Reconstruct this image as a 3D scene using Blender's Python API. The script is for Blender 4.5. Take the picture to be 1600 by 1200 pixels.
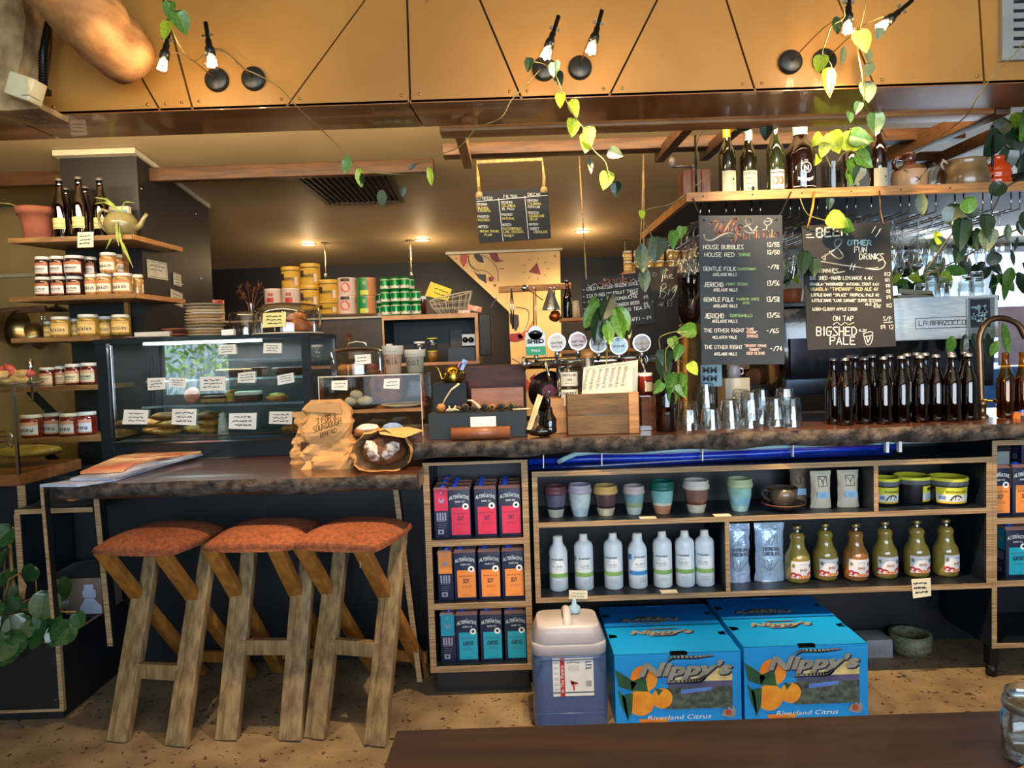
import bpy, bmesh, math, random
from mathutils import Vector, Matrix
D = bpy.data; S = bpy.context.scene; C = S.collection
PI = math.pi; R = math.radians
random.seed(7)
for _o in list(D.objects): D.objects.remove(_o)

# ---------------------------------------------------------------- camera
F_PX = 1110.0; PITCH = math.atan(55/1110); ROLL = R(1.9); CAMZ = 1.46
cd = D.cameras.new('camera'); cam = D.objects.new('camera', cd); C.objects.link(cam)
cd.sensor_width = 36.0; cd.lens = 36.0*F_PX/1600; cd.clip_start = .05
cam.matrix_world = Matrix.Translation((0, 0, CAMZ)) @ Matrix.Rotation(PI/2-PITCH, 4, 'X') @ Matrix.Rotation(-ROLL, 4, 'Z')
S.camera = cam
CR = cam.matrix_world.to_3x3()
def W(px, py, Y):                       # point of the place at depth Y that the photograph shows at (px, py)
    d = CR @ Vector(((px-800)/F_PX, (600-py)/F_PX, -1)); t = Y/d.y
    return Vector((d.x*t, Y, CAMZ+d.z*t))
def G(px, py, z):                       # the same on the level z
    d = CR @ Vector(((px-800)/F_PX, (600-py)/F_PX, -1)); t = (z-CAMZ)/d.z
    return Vector((d.x*t, d.y*t, z))
# ---------------------------------------------------------------- view, world, lights
vs = S.view_settings; vs.view_transform = 'Standard'; vs.look = 'None'; vs.gamma = 1; vs.use_curve_mapping = False
vs.exposure = 0.58
S.cycles.use_denoising = True; S.cycles.max_bounces = 10; S.cycles.transparent_max_bounces = 40
S.cycles.transmission_bounces = 8; S.cycles.glossy_bounces = 4; S.cycles.diffuse_bounces = 3
S.cycles.caustics_reflective = False; S.cycles.caustics_refractive = False; S.cycles.sample_clamp_indirect = 6
S.cycles.use_adaptive_sampling = False
wd = D.worlds.new('daylight'); S.world = wd; wd.use_nodes = True
bg = wd.node_tree.nodes['Background']; bg.inputs[0].default_value = (.62, .8, 1, 1); bg.inputs[1].default_value = 2.6
def area(name, loc, rot, sx, sy, power, col):
    l = D.lights.new(name, 'AREA'); l.shape = 'RECTANGLE'; l.size = sx; l.size_y = sy; l.energy = power; l.color = col
    o = D.objects.new(name, l); C.objects.link(o); o.location = loc; o.rotation_euler = rot; return o
# daylight through the windows of the front wall (behind the camera) and through the back window on the right
area('daylight_front_window', (1.5, -2.9, 1.8), (PI/2, 0, R(8)), 4.8, 2.0, 150, (.74, .88, 1))
area('daylight_back_window', (4.4, 6.35, 1.8), (-PI/2, 0, 0), 1.5, 1.0, 22, (.8, .9, 1))
area('bulkhead_fill', (0, .4, 3.0), (R(48), 0, 0), 4.5, 1.6, 9, (1, .78, .5))  # added warm fill, no fixture: lifts the bulkhead and upper parts
area('kitchen_fill', (-.3, 2.9, 2.44), (PI/2+.1, 0, 0), 4.6, .12, 44, (1, .76, .46))  # unseen fill added behind the bulkhead to brighten kitchen and ceiling
def spot(name, loc, target, power, col, size=70, blend=.6, rad=.03):
    l = D.lights.new(name, 'SPOT'); l.energy = power; l.color = col; l.spot_size = R(size); l.spot_blend = blend; l.shadow_soft_size = rad
    o = D.objects.new(name, l); C.objects.link(o); o.location = loc
    o.rotation_euler = (Vector(target)-Vector(loc)).to_track_quat('-Z', 'Y').to_euler(); return o
def point(name, loc, power, col, rad=.03):
    l = D.lights.new(name, 'POINT'); l.energy = power; l.color = col; l.shadow_soft_size = rad
    o = D.objects.new(name, l); C.objects.link(o); o.location = loc; return o
WARM = (1, .70, .38)
sl = D.lights.new('garden_sun', 'SUN'); sl.energy = 6; sl.angle = .01; so = D.objects.new('garden_sun', sl); C.objects.link(so); so.rotation_euler = (R(-42), 0, 0)
# ---------------------------------------------------------------- mesh building
class MB:
    def __init__(s): s.v = []; s.f = []; s.m = []; s.s = []
    def add(s, vs_, fs, mi=0, sm=False):
        n = len(s.v); s.v += [tuple(p) for p in vs_]
        for f in fs: s.f.append(tuple(i+n for i in f)); s.m.append(mi); s.s.append(sm)
        return s
    def box(s, x0, y0, z0, x1, y1, z1, mi=0, M=None, b=0):
        p = [Vector((x, y, z)) for z in (z0, z1) for y in (y0, y1) for x in (x0, x1)]
        if b:
            bm = bmesh.new(); q = [bm.verts.new(a) for a in p]
            for f in ((0,2,3,1),(4,5,7,6),(0,1,5,4),(2,6,7,3),(0,4,6,2),(1,3,7,5)): bm.faces.new([q[i] for i in f])
            bmesh.ops.bevel(bm, geom=bm.edges[:], offset=b, segments=2, affect='EDGES', profile=.6)
            bm.verts.index_update()
            vv = [a.co.copy() for a in bm.verts]; ff = [[a.index for a in f.verts] for f in bm.faces]; bm.free()
            return s.add([M @ a for a in vv] if M else vv, ff, mi, True)
        return s.add([M @ a for a in p] if M else p, [(0,2,3,1),(4,5,7,6),(0,1,5,4),(2,6,7,3),(0,4,6,2),(1,3,7,5)], mi)
    def bar(s, a, b_, w, d, mi=0, up=Vector((0, 0, 1)), bev=0):      # square bar from a to b_
        a = Vector(a); b_ = Vector(b_); z = (b_-a).normalized(); x = z.cross(up)
        if x.length < 1e-4: x = Vector((1, 0, 0))
        x.normalize(); y = z.cross(x); M = Matrix((x, y, z)).transposed().to_4x4(); M.translation = a
        return s.box(-w/2, -d/2, 0, w/2, d/2, (b_-a).length, mi, M, bev)
    def prism(s, poly, fr, d, mi=0, sm=False):                       # poly (u,v) in frame fr(u,v,depth)
        n = len(poly); a = [fr(u, v, 0) for u, v in poly]; b_ = [fr(u, v, d) for u, v in poly]
        s.add(a+b_, [tuple(range(n)), tuple(range(2*n-1, n-1, -1))], mi)
        return s.add(a+b_, [(i, (i+1) % n+0, (i+1) % n+n, i+n) for i in range(n)], mi, sm)
    def lathe(s, prof, c=(0, 0, 0), n=20, mi=0, a0=0, a1=2*PI, sx=1, sy=1, M=None, sm=True):
        full = abs(a1-a0-2*PI) < 1e-6; m = n if full else n+1; vv = []
        for r, z in prof:
            for i in range(m):
                t = a0+(a1-a0)*i/n; p = Vector((c[0]+r*sx*math.sin(t), c[1]-r*sy*math.cos(t), c[2]+z)); vv.append(M @ p if M else p)
        ff = [(k*m+i, k*m+(i+1) % m, (k+1)*m+(i+1) % m, (k+1)*m+i) for k in range(len(prof)-1) for i in range(n)]
        return s.add(vv, ff, mi, sm)
    def disc(s, r, c, n=20, mi=0, M=None, sx=1, sy=1):
        p = [Vector((c[0]+r*sx*math.sin(2*PI*i/n), c[1]-r*sy*math.cos(2*PI*i/n), c[2])) for i in range(n)]
        return s.add([M @ a for a in p] if M else p, [tuple(range(n))], mi)
    def tube(s, pts, r, n=6, mi=0, cap=True):
        pts = [Vector(p) for p in pts]; vv = []; k = len(pts); up = Vector((.13, .31, .94)).normalized()
        for i, p in enumerate(pts):
            t = (pts[min(i+1, k-1)]-pts[max(i-1, 0)])
            t = t.normalized() if t.length > 1e-9 else Vector((0, 0, 1))
            x = t.cross(up)
            if x.length < .1: x = t.cross(Vector((1, 0, 0)))
            x.normalize(); y = t.cross(x); q = r[i] if isinstance(r, (list, tuple)) else r
            for j in range(n):
                a = 2*PI*j/n; vv.append(p+x*(q*math.cos(a))+y*(q*math.sin(a)))
        ff = [(i*n+j, i*n+(j+1) % n, (i+1)*n+(j+1) % n, (i+1)*n+j) for i in range(k-1) for j in range(n)]
        if cap: ff += [tuple(range(n-1, -1, -1)), tuple(range((k-1)*n, k*n))]
        return s.add(vv, ff, mi, True)
    def quad(s, a, b_, c, d, mi=0): return s.add([a, b_, c, d], [(0, 1, 2, 3)], mi)
    def blob(s, c, rx, ry, rz, mi=0, n=10, m=6, jit=0, seed=1, flat=None):
        rnd = random.Random(seed); vv = []
        for k in range(m+1):
            ph = -PI/2+PI*k/m
            for i in range(n):
                t = 2*PI*i/n; j = 1+rnd.uniform(-jit, jit) if 0 < k < m else 1
                z = math.sin(ph)*rz*j
                if flat is not None: z = max(z, flat)
                vv.append((c[0]+rx*j*math.cos(ph)*math.cos(t), c[1]+ry*j*math.cos(ph)*math.sin(t), c[2]+z))
        return s.add(vv, [(k*n+i, k*n+(i+1) % n, (k+1)*n+(i+1) % n, (k+1)*n+i) for k in range(m) for i in range(n)], mi, True)
def mesh(name, mb, mats):
    me = D.meshes.new(name); me.from_pydata(mb.v, [], mb.f)
    me.polygons.foreach_set('material_index', mb.m); me.polygons.foreach_set('use_smooth', mb.s)
    for m in (mats if isinstance(mats, (list, tuple)) else [mats]): me.materials.append(m)
    me.validate(); me.update(); return me
def part(name, mb, mats, parent=None, label=None, loc=None, rot=None, scale=None):
    me = mb if isinstance(mb, bpy.types.Mesh) else mesh(name, mb, mats)
    o = D.objects.new(name, me); C.objects.link(o)
    if parent: o.parent = parent
    if label: o['label'] = label
    if loc is not None: o.location = loc
    if rot is not None: o.rotation_euler = rot
    if scale is not None: o.scale = (scale,)*3 if isinstance(scale, (int, float)) else scale
    return o
def tag(o, label, cat, group=None, kind=None):
    o['label'] = label; o['category'] = cat
    if group: o['group'] = group
    if kind: o['kind'] = kind
    return o
def thing(name, label, cat, loc=(0, 0, 0), rz=0, group=None):
    o = D.objects.new(name, None); C.objects.link(o); o.empty_display_size = .05
    o.location = loc; o.rotation_euler = (0, 0, rz); return tag(o, label, cat, group)
def struct(name, mb, mats, parent=None):
    o = part(name, mb, mats, parent)
    if not parent: o['kind'] = 'structure'
    return o
def clone(root, loc, rz=None, label=None, group=None, scale=None):
    def rec(o, par):
        c = o.copy(); C.objects.link(c); c.parent = par
        for ch in KIDS.get(o.name) or [x for x in o.children]: rec(ch, c)
        return c
    c = rec(root, None); c.location = loc
    if rz is not None: c.rotation_euler = (0, 0, rz)
    if label: c['label'] = label
    if group: c['group'] = group
    if scale: c.scale = (scale,)*3 if isinstance(scale, (int, float)) else scale
    return c
KIDS = {}
ORD = ['first', 'second', 'third', 'fourth', 'fifth', 'sixth', 'seventh', 'eighth', 'ninth', 'tenth', 'eleventh', 'twelfth', 'thirteenth', 'fourteenth', 'fifteenth', 'sixteenth', 'seventeenth', 'eighteenth', 'nineteenth', 'twentieth']
def FL(y=0, x=0, z=0):                  # frame in the plane Y = y of a thing, u right, v up, d back
    return lambda u, v, d=0: Vector((x+u, y+d, z+v))
def FPX(Y, off=0):                      # frame on a plane of constant depth, u and v in photograph pixels
    return lambda u, v, d=0: W(u, v, Y-off) + Vector((0, d, 0))
def FCY(r, z=0, a=0, cx=0, cy=0, sl=0): # wrapped on a cylinder of radius r (u metres round, 0 at the front)
    return lambda u, v, d=0: Vector((cx+(r+sl*v+d*-1)*math.sin(a+u/r), cy-(r+sl*v+d*-1)*math.cos(a+u/r), z+v))
# ---------------------------------------------------------------- writing
GL = dict(A="00 26 40;12 32", B="00 06 36 44 33 03;33 41 30 00", C="46 16 05 01 10 40", D="00 06 26 44 42 20 00", E="46 06 00 40;03 33",
 F="46 06 00;03 33", G="46 16 05 01 10 30 42 43 23", H="00 06;40 46;03 43", I="26 20", J="36 31 20 10 01", K="00 06;46 03 40", L="06 00 40",
 M="00 06 23 46 40", N="00 06 40 46", O="16 05 01 10 30 41 45 36 16", P="00 06 36 45 44 33 03", Q="16 05 01 10 30 41 45 36 16;22 40",
 R="00 06 36 45 44 33 03;23 40", S="46 16 05 14 32 41 30 00", T="06 46;26 20", U="06 01 10 30 41 46", V="06 20 46", W="06 10 24 30 46",
 X="00 46;06 40", Y="06 23 46;23 20", Z="06 46 00 40")
GL.update({'0': "16 05 01 10 30 41 45 36 16", '1': "15 26 20", '2': "05 16 36 45 43 00 40", '3': "06 46 23 42 41 30 00", '4': "36 02 42;30 34",
 '5': "46 06 03 33 42 41 30 00", '6': "36 04 01 10 30 41 32 02", '7': "06 46 10", '8': "23 04 16 36 44 23 01 10 30 41 23", '9': "42 13 04 16 36 45 40",
 '&': "40 04 16 25 01 10 20 42", '%': "00 46;05 06 15 05;40 41 31 40", '$': "45 15 04 32 41 01;26 20", '/': "00 46", '-': "03 33", '.': "10 11",
 ',': "11 00", "'": "26 25", '"': "16 15;36 35", '=': "02 32;04 34", ':': "21 22;24 25", '(': "36 24 22 30", ')': "16 24 22 10", '|': "26 20",
 # lower case for the brush script
 'n': "03 00;02 14 33 30", 'i': "13 10 20;15 14", 'e': "02 32 33 14 03 01 10 30", 'r': "03 00;02 14 33", 'k': "06 00;33 12 30", 's': "33 14 03 22 31 10 00",
 'f': "36 26 15 1- ;03 33".replace('1- ', '10'), 'u': "04 01 10 31;34 30", 'd': "34 14 02 10 31;36 30", 'h': "06 00;02 14 33 30", 'g': "34 14 02 11 33;34 30 10",
 'b': "06 00 20 32 23 03", 'o': "14 02 10 30 33 14", 'w': "04 10 23 30 44", 'p': "04 00;04 33 32 02", 'y': "04 11 31;34 30 00", 'l': "16 11 20",
 'a': "34 14 02 10 31;34 30", 't': "16 11 20;04 34", 'm': "04 00;03 14 20;23 34 40", 'c': "34 14 02 10 30"})
GP = {k: [[(int(q[0]), int(q[1])) for q in st.split()] for st in v.split(';')] for k, v in GL.items()}
def catmull(p, k=5):
    p = [Vector(a) for a in p]; q = [p[0]]+p+[p[-1]]; o = []
    for i in range(1, len(q)-2):
        for j in range(k):
            t = j/k; a, b_, c, d = q[i-1], q[i], q[i+1], q[i+2]
            o.append(.5*((2*b_)+(c-a)*t+(2*a-5*b_+4*c-d)*t*t+(3*b_-a-3*c+d)*t**3))
    return o+[p[-1]]
def stroke(mb, pts, fr, th, mi=0, smooth=False, d=0, taper=False):
    if smooth: pts = catmull([(a[0], a[1]) for a in pts], 5)
    n = len(pts)
    for i in range(n-1):
        a, b_ = Vector(pts[i]), Vector(pts[i+1]); t = b_-a
        if t.length < 1e-9: continue
        t.normalize(); w = th*(1 if not taper else .35+1.1*math.sin(PI*(i+.5)/(n-1))); nn = Vector((-t.y, t.x))*w/2; e = t*w*.3
        mb.add([fr(*(a-e-nn), d), fr(*(b_+e-nn), d), fr(*(b_+e+nn), d), fr(*(a-e+nn), d)], [(0, 1, 2, 3)], mi)
def hand(mb, s, fr, u, v, h, w=None, th=None, mi=0, up=1, slant=0, rise=0, smooth=False, jit=.12, d=0):
    """hand lettering, h cap height, w whole width; up=-1 where v grows downwards"""
    rnd = random.Random(s); adv = [(.6 if c in "I1.,'|il: " else 1)*5.6 for c in s]; tot = sum(adv); sx = (w/tot if w else h/6*.8); sy = h/6; x = 0; th = th or h*.13
    for c, a in zip(s, adv):
        for st in GP.get(c, []):
            off = -1.1 if c in "I1|'i:l" else 0
            p = [(u+(x+off+q[0]+rnd.uniform(-jit, jit)+slant*q[1])*sx, v+up*((q[1]+rnd.uniform(-jit, jit))*sy+(x+q[0])*sx*rise)) for q in st]
            stroke(mb, p, fr, th, mi, smooth, d)
        x += a
def scrib(mb, fr, u, v, w, rows, lh, th, mi=0, up=1, seed=0, d=0):   # rows of writing too small to read
    rnd = random.Random(seed)
    for k in range(rows):
        x = u+rnd.uniform(0, .15)*w; e = u+w*rnd.uniform(.75, 1)
        while x < e:
            l = min(e-x, w*rnd.uniform(.14, .3)); n = 5; yy = v-up*k*lh
            stroke(mb, [(x+l*i/n, yy+rnd.uniform(-.22, .22)*lh) for i in range(n+1)], fr, th, mi, False, d); x += l+w*.05
_tc = {}
def txt(mb, s, fr, u, v, size, mi=0, w=None, shear=0, bold=0, up=1, align='C', arc=0, d=0):
    k = (s, bold)
    if k not in _tc:
        cu = D.curves.new('lettering', 'FONT'); cu.body = s; cu.resolution_u = 2; cu.offset = bold; ob = D.objects.new('lettering', cu)
        me = D.meshes.new_from_object(ob); _tc[k] = ([(p.co.x, p.co.y) for p in me.vertices], [tuple(p.vertices) for p in me.polygons])
        D.objects.remove(ob); D.meshes.remove(me); D.curves.remove(cu)
    vv, ff = _tc[k]
    if not vv: return
    x0 = min(a[0] for a in vv); x1 = max(a[0] for a in vv); sx = w/(x1-x0) if w else size
    o = {'C': (x0+x1)/2, 'L': x0, 'R': x1}[align]; hw = (x1-x0)/2
    mb.add([fr(u+(a[0]-o+shear*a[1])*sx, v+up*(a[1]*size+arc*size*(1-((a[0]-(x0+x1)/2)/hw)**2)), d) for a in vv], ff, mi)
def rect(mb, fr, u0, v0, u1, v1, mi=0, d=0, n=1):
    for i in range(n):
        a = u0+(u1-u0)*i/n; b_ = u0+(u1-u0)*(i+1)/n
        mb.add([fr(a, v0, d), fr(b_, v0, d), fr(b_, v1, d), fr(a, v1, d)], [(0, 1, 2, 3)], mi, n > 1)
def circ(mb, fr, u, v, r, mi=0, d=0, n=16, ry=None):
    ry = ry or r; mb.add([fr(u+r*math.cos(2*PI*i/n), v+ry*math.sin(2*PI*i/n), d) for i in range(n)], [tuple(range(n))], mi)
def poly(mb, fr, pts, mi=0, d=0): mb.add([fr(a, b_, d) for a, b_ in pts], [tuple(range(len(pts)))], mi)
# ---------------------------------------------------------------- materials
_m = {}
def srgb(c): return tuple(((x/255)/12.92 if x/255 <= .04045 else ((x/255+.055)/1.055)**2.4) for x in c)+(1,)
def pm(name, c1, c2=None, rough=.5, metal=0, scale=8, st=(1, 1, 1), detail=3, bump=0, bs=None, lo=.35, hi=.65, coat=0, spec=.5, emit=0, sheen=0, wave=0, rr=None):
    """a Principled material: two colours mixed by noise (or rings), with its own bump; colours are sRGB 0-255"""
    if name in _m: return _m[name]
    m = D.materials.new(name); m.use_nodes = True; nt = m.node_tree; N = nt.nodes; L = nt.links; b_ = N['Principled BSDF']
    c1 = srgb(c1); c2 = srgb(c2) if c2 else tuple(x*.8 for x in c1[:3])+(1,)
    tc = N.new('ShaderNodeTexCoord'); mp = N.new('ShaderNodeMapping'); L.new(tc.outputs['Object'], mp.inputs[0]); mp.inputs['Scale'].default_value = st
    if wave: 
        no = N.new('ShaderNodeTexWave'); no.inputs['Scale'].default_value = scale; no.inputs['Distortion'].default_value = wave; no.inputs['Detail'].default_value = detail; no.inputs['Detail Scale'].default_value = 1.5
    else:
        no = N.new('ShaderNodeTexNoise'); no.inputs['Scale'].default_value = scale; no.inputs['Detail'].default_value = detail
    L.new(mp.outputs[0], no.inputs['Vector'])
    rp = N.new('ShaderNodeValToRGB'); rp.color_ramp.elements[0].position = lo; rp.color_ramp.elements[1].position = hi
    rp.color_ramp.elements[0].color = c1; rp.color_ramp.elements[1].color = c2
    L.new(no.outputs['Color' if wave else 'Fac'] if not wave else no.outputs['Fac'], rp.inputs[0]); L.new(rp.outputs[0], b_.inputs['Base Color'])
    b_.inputs['Roughness'].default_value = rough; b_.inputs['Metallic'].default_value = metal; b_.inputs['Coat Weight'].default_value = coat
    b_.inputs['Specular IOR Level'].default_value = spec; b_.inputs['Sheen Weight'].default_value = sheen
    if bump:
        n2 = N.new('ShaderNodeTexNoise'); n2.inputs['Scale'].default_value = bs or scale*3; n2.inputs['Detail'].default_value = 3; L.new(mp.outputs[0], n2.inputs['Vector'])
        bp = N.new('ShaderNodeBump'); bp.inputs['Strength'].default_value = bump; bp.inputs['Distance'].default_value = .01
        L.new(n2.outputs['Fac'], bp.inputs['Height']); L.new(bp.outputs[0], b_.inputs['Normal'])
    if emit: L.new(rp.outputs[0], b_.inputs['Emission Color']); b_.inputs['Emission Strength'].default_value = emit
    _m[name] = m; return m
def glass(name, tint=(1, 1, 1), refl=1.0, rough=.0, ior=1.5, base=0.0):
    """thin clear glass: see-through with a fresnel reflection, light passes"""
    if name in _m: return _m[name]
    m = D.materials.new(name); m.use_nodes = True; nt = m.node_tree; N = nt.nodes; L = nt.links; N.remove(N['Principled BSDF'])
    tr = N.new('ShaderNodeBsdfTransparent'); gl = N.new('ShaderNodeBsdfGlossy'); fr = N.new('ShaderNodeLayerWeight'); mx = N.new('ShaderNodeMixShader')
    tc = N.new('ShaderNodeTexCoord'); no = N.new('ShaderNodeTexNoise'); no.inputs['Scale'].default_value = 3; L.new(tc.outputs['Object'], no.inputs['Vector'])
    rp = N.new('ShaderNodeValToRGB'); rp.color_ramp.elements[0].color = tuple(x*.97 for x in tint)+(1,); rp.color_ramp.elements[1].color = tuple(tint)+(1,)
    L.new(no.outputs['Fac'], rp.inputs[0]); L.new(rp.outputs[0], tr.inputs[0])
    gl.inputs['Roughness'].default_value = rough
    pw = N.new('ShaderNodeMath'); pw.operation = 'POWER'; pw.inputs[1].default_value = 4; L.new(fr.outputs['Facing'], pw.inputs[0])
    ma = N.new('ShaderNodeMath'); ma.operation = 'MULTIPLY_ADD'; ma.inputs[1].default_value = .7*refl; ma.inputs[2].default_value = base+.035*refl; ma.use_clamp = True
    L.new(pw.outputs[0], ma.inputs[0]); L.new(ma.outputs[0], mx.inputs[0]); L.new(tr.outputs[0], mx.inputs[1]); L.new(gl.outputs[0], mx.inputs[2])
    L.new(mx.outputs[0], N['Material Output'].inputs[0]); _m[name] = m; return m
def glow(name, col, e):
    if name in _m: return _m[name]
    m = D.materials.new(name); m.use_nodes = True; b_ = m.node_tree.nodes['Principled BSDF']; b_.inputs['Base Color'].default_value = (1, 1, 1, 1)
    b_.inputs['Emission Color'].default_value = col+(1,); b_.inputs['Emission Strength'].default_value = e; _m[name] = m; return m
PLY = pm('birch_ply_edge', (176, 146, 108), (120, 92, 62), .6, scale=5, st=(1, 1, 60), bump=.2)
NAVY = pm('navy_laminate', (14, 22, 34), (9, 14, 24), .42, scale=3)
BLACK = pm('matt_black_panel', (20, 20, 22), (12, 12, 14), .5, scale=4)
BLACKM = pm('black_metal', (16, 16, 17), (9, 9, 10), .35, metal=.3, scale=6)
CHROME = pm('chrome', (215, 215, 215), (190, 190, 192), .12, metal=1, scale=3)
BSTEEL = pm('bright_steel', (222, 232, 236), (200, 212, 220), .35, metal=.1, scale=14, st=(1, 1, 8))
STEEL = pm('brushed_steel', (196, 205, 210), (165, 176, 184), .28, metal=.9, scale=14, st=(1, 1, 8))
PINE = pm('pine', (196, 140, 78), (160, 105, 55), .5, scale=5, st=(2, 2, 20), bump=.1)
TIMBER = pm('dark_stained_timber', (100, 66, 38), (72, 46, 28), .55, scale=4, st=(1.5, 12, 12), bump=.15)
TIMBERL = pm('pale_timber', (172, 126, 80), (138, 96, 58), .5, scale=4, st=(1.5, 14, 14))
PAPER = pm('cream_paper', (236, 226, 200), (220, 208, 180), .85, scale=12)
INK = pm('black_ink', (28, 26, 26), (18, 18, 18), .8, scale=10)
WHITE = pm('white_print', (240, 240, 236), (228, 228, 226), .7, scale=12)
CHALK = pm('white_chalk', (238, 238, 228), (200, 200, 190), .95, scale=60)
CLEAR = glass('clear_glass', (.96, .98, .98), 1.1)
CLEARW = glass('wine_glass', (.95, .97, .97), 1.8, base=.07)
LEAFG = [pm('pothos_leaf', (64, 110, 38), (98, 142, 52), .4, scale=9, coat=.3), pm('dark_leaf', (34, 58, 32), (22, 42, 26), .35, scale=9, coat=.3),
         pm('lime_leaf', (190, 200, 50), (140, 170, 40), .45, scale=9), pm('grey_green_leaf', (84, 100, 78), (60, 78, 58), .5, scale=9)]
VINE = pm('vine_stem', (150, 138, 84), (104, 96, 52), .6, scale=20)
# ================================================================ the room
floor = MB(); floor.box(-6, -4, -.06, 6, 8, 0)
FLOORM = pm('aggregate_concrete', (146, 126, 98), (112, 94, 72), .55, scale=6, detail=6, bump=.08, bs=60)
def _speck(m):
    nt = m.node_tree; N = nt.nodes; L = nt.links; b_ = N['Principled BSDF']; src = b_.inputs['Base Color'].links[0].from_socket
    tc = N.new('ShaderNodeTexCoord'); no = N.new('ShaderNodeTexNoise'); no.inputs['Scale'].default_value = 34; no.inputs['Detail'].default_value = 2; no.inputs['Distortion'].default_value = .8
    L.new(tc.outputs['Object'], no.inputs['Vector'])
    r = N.new('ShaderNodeValToRGB'); r.color_ramp.elements[0].position = .63; r.color_ramp.elements[1].position = .67
    L.new(no.outputs['Fac'], r.inputs[0]); mx = N.new('ShaderNodeMixRGB'); mx.inputs[2].default_value = srgb((62, 42, 28))
    L.new(r.outputs[0], mx.inputs[0]); L.new(src, mx.inputs[1]); L.new(mx.outputs[0], b_.inputs['Base Color'])
_speck(FLOORM); struct('floor', floor, FLOORM)
CEILM = pm('warm_plaster', (196, 176, 138), (178, 158, 122), .55, scale=1.2, spec=.3)
WALLD = pm('dark_brown_wall', (32, 27, 24), (24, 20, 18), .6, scale=2)
WALLY = pm('ochre_plaster', (172, 142, 86), (140, 114, 66), .7, scale=1.5, bump=.1)
GREYW = pm('pale_grey_plaster', (170, 172, 174), (150, 150, 152), .8, scale=2)
def zc(Y): return 2.60-.118*(Y-3.9)
m = MB(); a = FL(); ys = [2.6, 6.8]
m.add([(-6, 2.71, zc(2.71)), (6, 2.71, zc(2.71)), (6, 6.8, zc(6.8)), (-6, 6.8, zc(6.8)), (-6, 2.71, zc(2.71)+.1), (6, 2.71, zc(2.71)+.1), (6, 6.8, zc(6.8)+.1), (-6, 6.8, zc(6.8)+.1)],
      [(0, 1, 2, 3), (7, 6, 5, 4), (0, 4, 5, 1), (2, 6, 7, 3), (1, 5, 6, 2), (0, 3, 7, 4)])
struct('ceiling', m, CEILM)
m = MB(); m.box(-6, -4, 3.12, 6, 2.95, 3.2); struct('ceiling_front', m, CEILM)
m = MB(); wx0, wx1, wz0, wz1 = 3.35, 5.9, 1.18, 2.25        # back wall with the bright window on the right
m.box(-6, 6.6, 0, wx0, 6.7, 2.35); m.box(wx0, 6.6, 0, wx1, 6.7, wz0); m.box(wx0, 6.6, wz1, wx1, 6.7, 2.35); m.box(wx1, 6.6, 0, 6, 6.7, 2.35)
struct('wall_back', m, [WALLD])
m = MB(); m.box(2.0, 6.57, 1.2, 3.34, 6.6, 2.35); struct('trim_2', m, GREYW)
wf = MB()
for x0, x1 in ((wx0, wx0+.05), (wx1-.05, wx1), (4.45, 4.49)): wf.box(x0, 6.6, wz0, x1, 6.68, wz1)
wf.box(wx0, 6.6, wz0, wx1, 6.68, wz0+.05); wf.box(wx0, 6.6, wz1-.05, wx1, 6.68, wz1)
w1 = struct('window_1', wf, pm('window_paint', (210, 214, 218), (190, 196, 200), .5))
g = MB(); g.box(wx0+.05, 6.64, wz0+.05, wx1-.05, 6.645, wz1-.05); part('pane', g, CLEAR, w1)
m = MB(); m.box(-6, 4.72, 0, -2.42, 4.8, 2.5); struct('wall_left', m, WALLY)
m = MB(); m.box(-6.1, -4, 0, -6, 6.7, 3.2); struct('wall_west', m, WALLY)
m = MB(); m.box(6, -4, 0, 6.1, 6.7, 3.2); struct('wall_right', m, GREYW)
z = W(50, 430, 4.7).z; m = MB(); m.box(-6, 4.70, z-.008, -2.42, 4.72, z+.012); struct('trim_1', m, pm('cream_trim', (200, 180, 140)))
# front wall behind the camera with its windows and the garden they give on to
m = MB()
xs = [(-6, -5.05), (-4.0, -2.1), (4.0, 6)]
for x0, x1 in xs: m.box(x0, -3.6, 0, x1, -3.5, 3.2)
for x0, x1, zz in ((-5.05, -4.0, .9), (-2.1, 4.0, .7)): m.box(x0, -3.6, 0, x1, -3.5, zz); m.box(x0, -3.6, 2.7, x1, -3.5, 3.2)
struct('wall_front', m, pm('front_wall_plaster', (96, 84, 66), (80, 70, 56), .8))
for k, (x0, x1, zz) in enumerate(((-5.05, -4.0, .9), (-2.1, -.1, .7), (-.1, 1.95, .7), (1.95, 4.0, .7))):
    m = MB()
    for a, b_ in ((x0, x0+.06), (x1-.06, x1)): m.box(a, -3.58, zz, b_, -3.52, 2.7)
    m.box(x0, -3.58, zz, x1, -3.52, zz+.06); m.box(x0, -3.58, 2.64, x1, -3.52, 2.7)
    struct('window_%d' % (k+2), m, BLACKM)
tr = MB(); rnd = random.Random(3)
for i in range(900):
    c = Vector((rnd.gauss(-5.6, .9), rnd.uniform(-6.6, -5.8), rnd.uniform(1.15, 2.9))); a = Vector((rnd.uniform(-1, 1), rnd.uniform(-1, 1), rnd.uniform(-1, 1)))*.09; b_ = Vector((rnd.uniform(-1, 1), rnd.uniform(-1, 1), rnd.uniform(-1, 1)))*.09
    tr.add([c, c+a, c+a+b_, c+b_], [(0, 1, 2, 3)])
t = thing('garden_tree', 'green leafy tree outside the front window, seen mirrored in the cake display glass', 'tree', (0, 0, 0))
part('crown', tr, pm('tree_leaves', (120, 190, 60), (200, 220, 90), .6, scale=5), t)
m = MB(); m.tube([(-4.8, -6.2, 0), (-4.75, -6.2, 2.6)], .09, 8); part('trunk', m, TIMBER, t)
m = MB()
for i in range(36): m.box(-7+i*.12, -7.3, 0, -6.9+i*.12+.015, -7.27, 2.2+.02*(i % 3))
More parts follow.
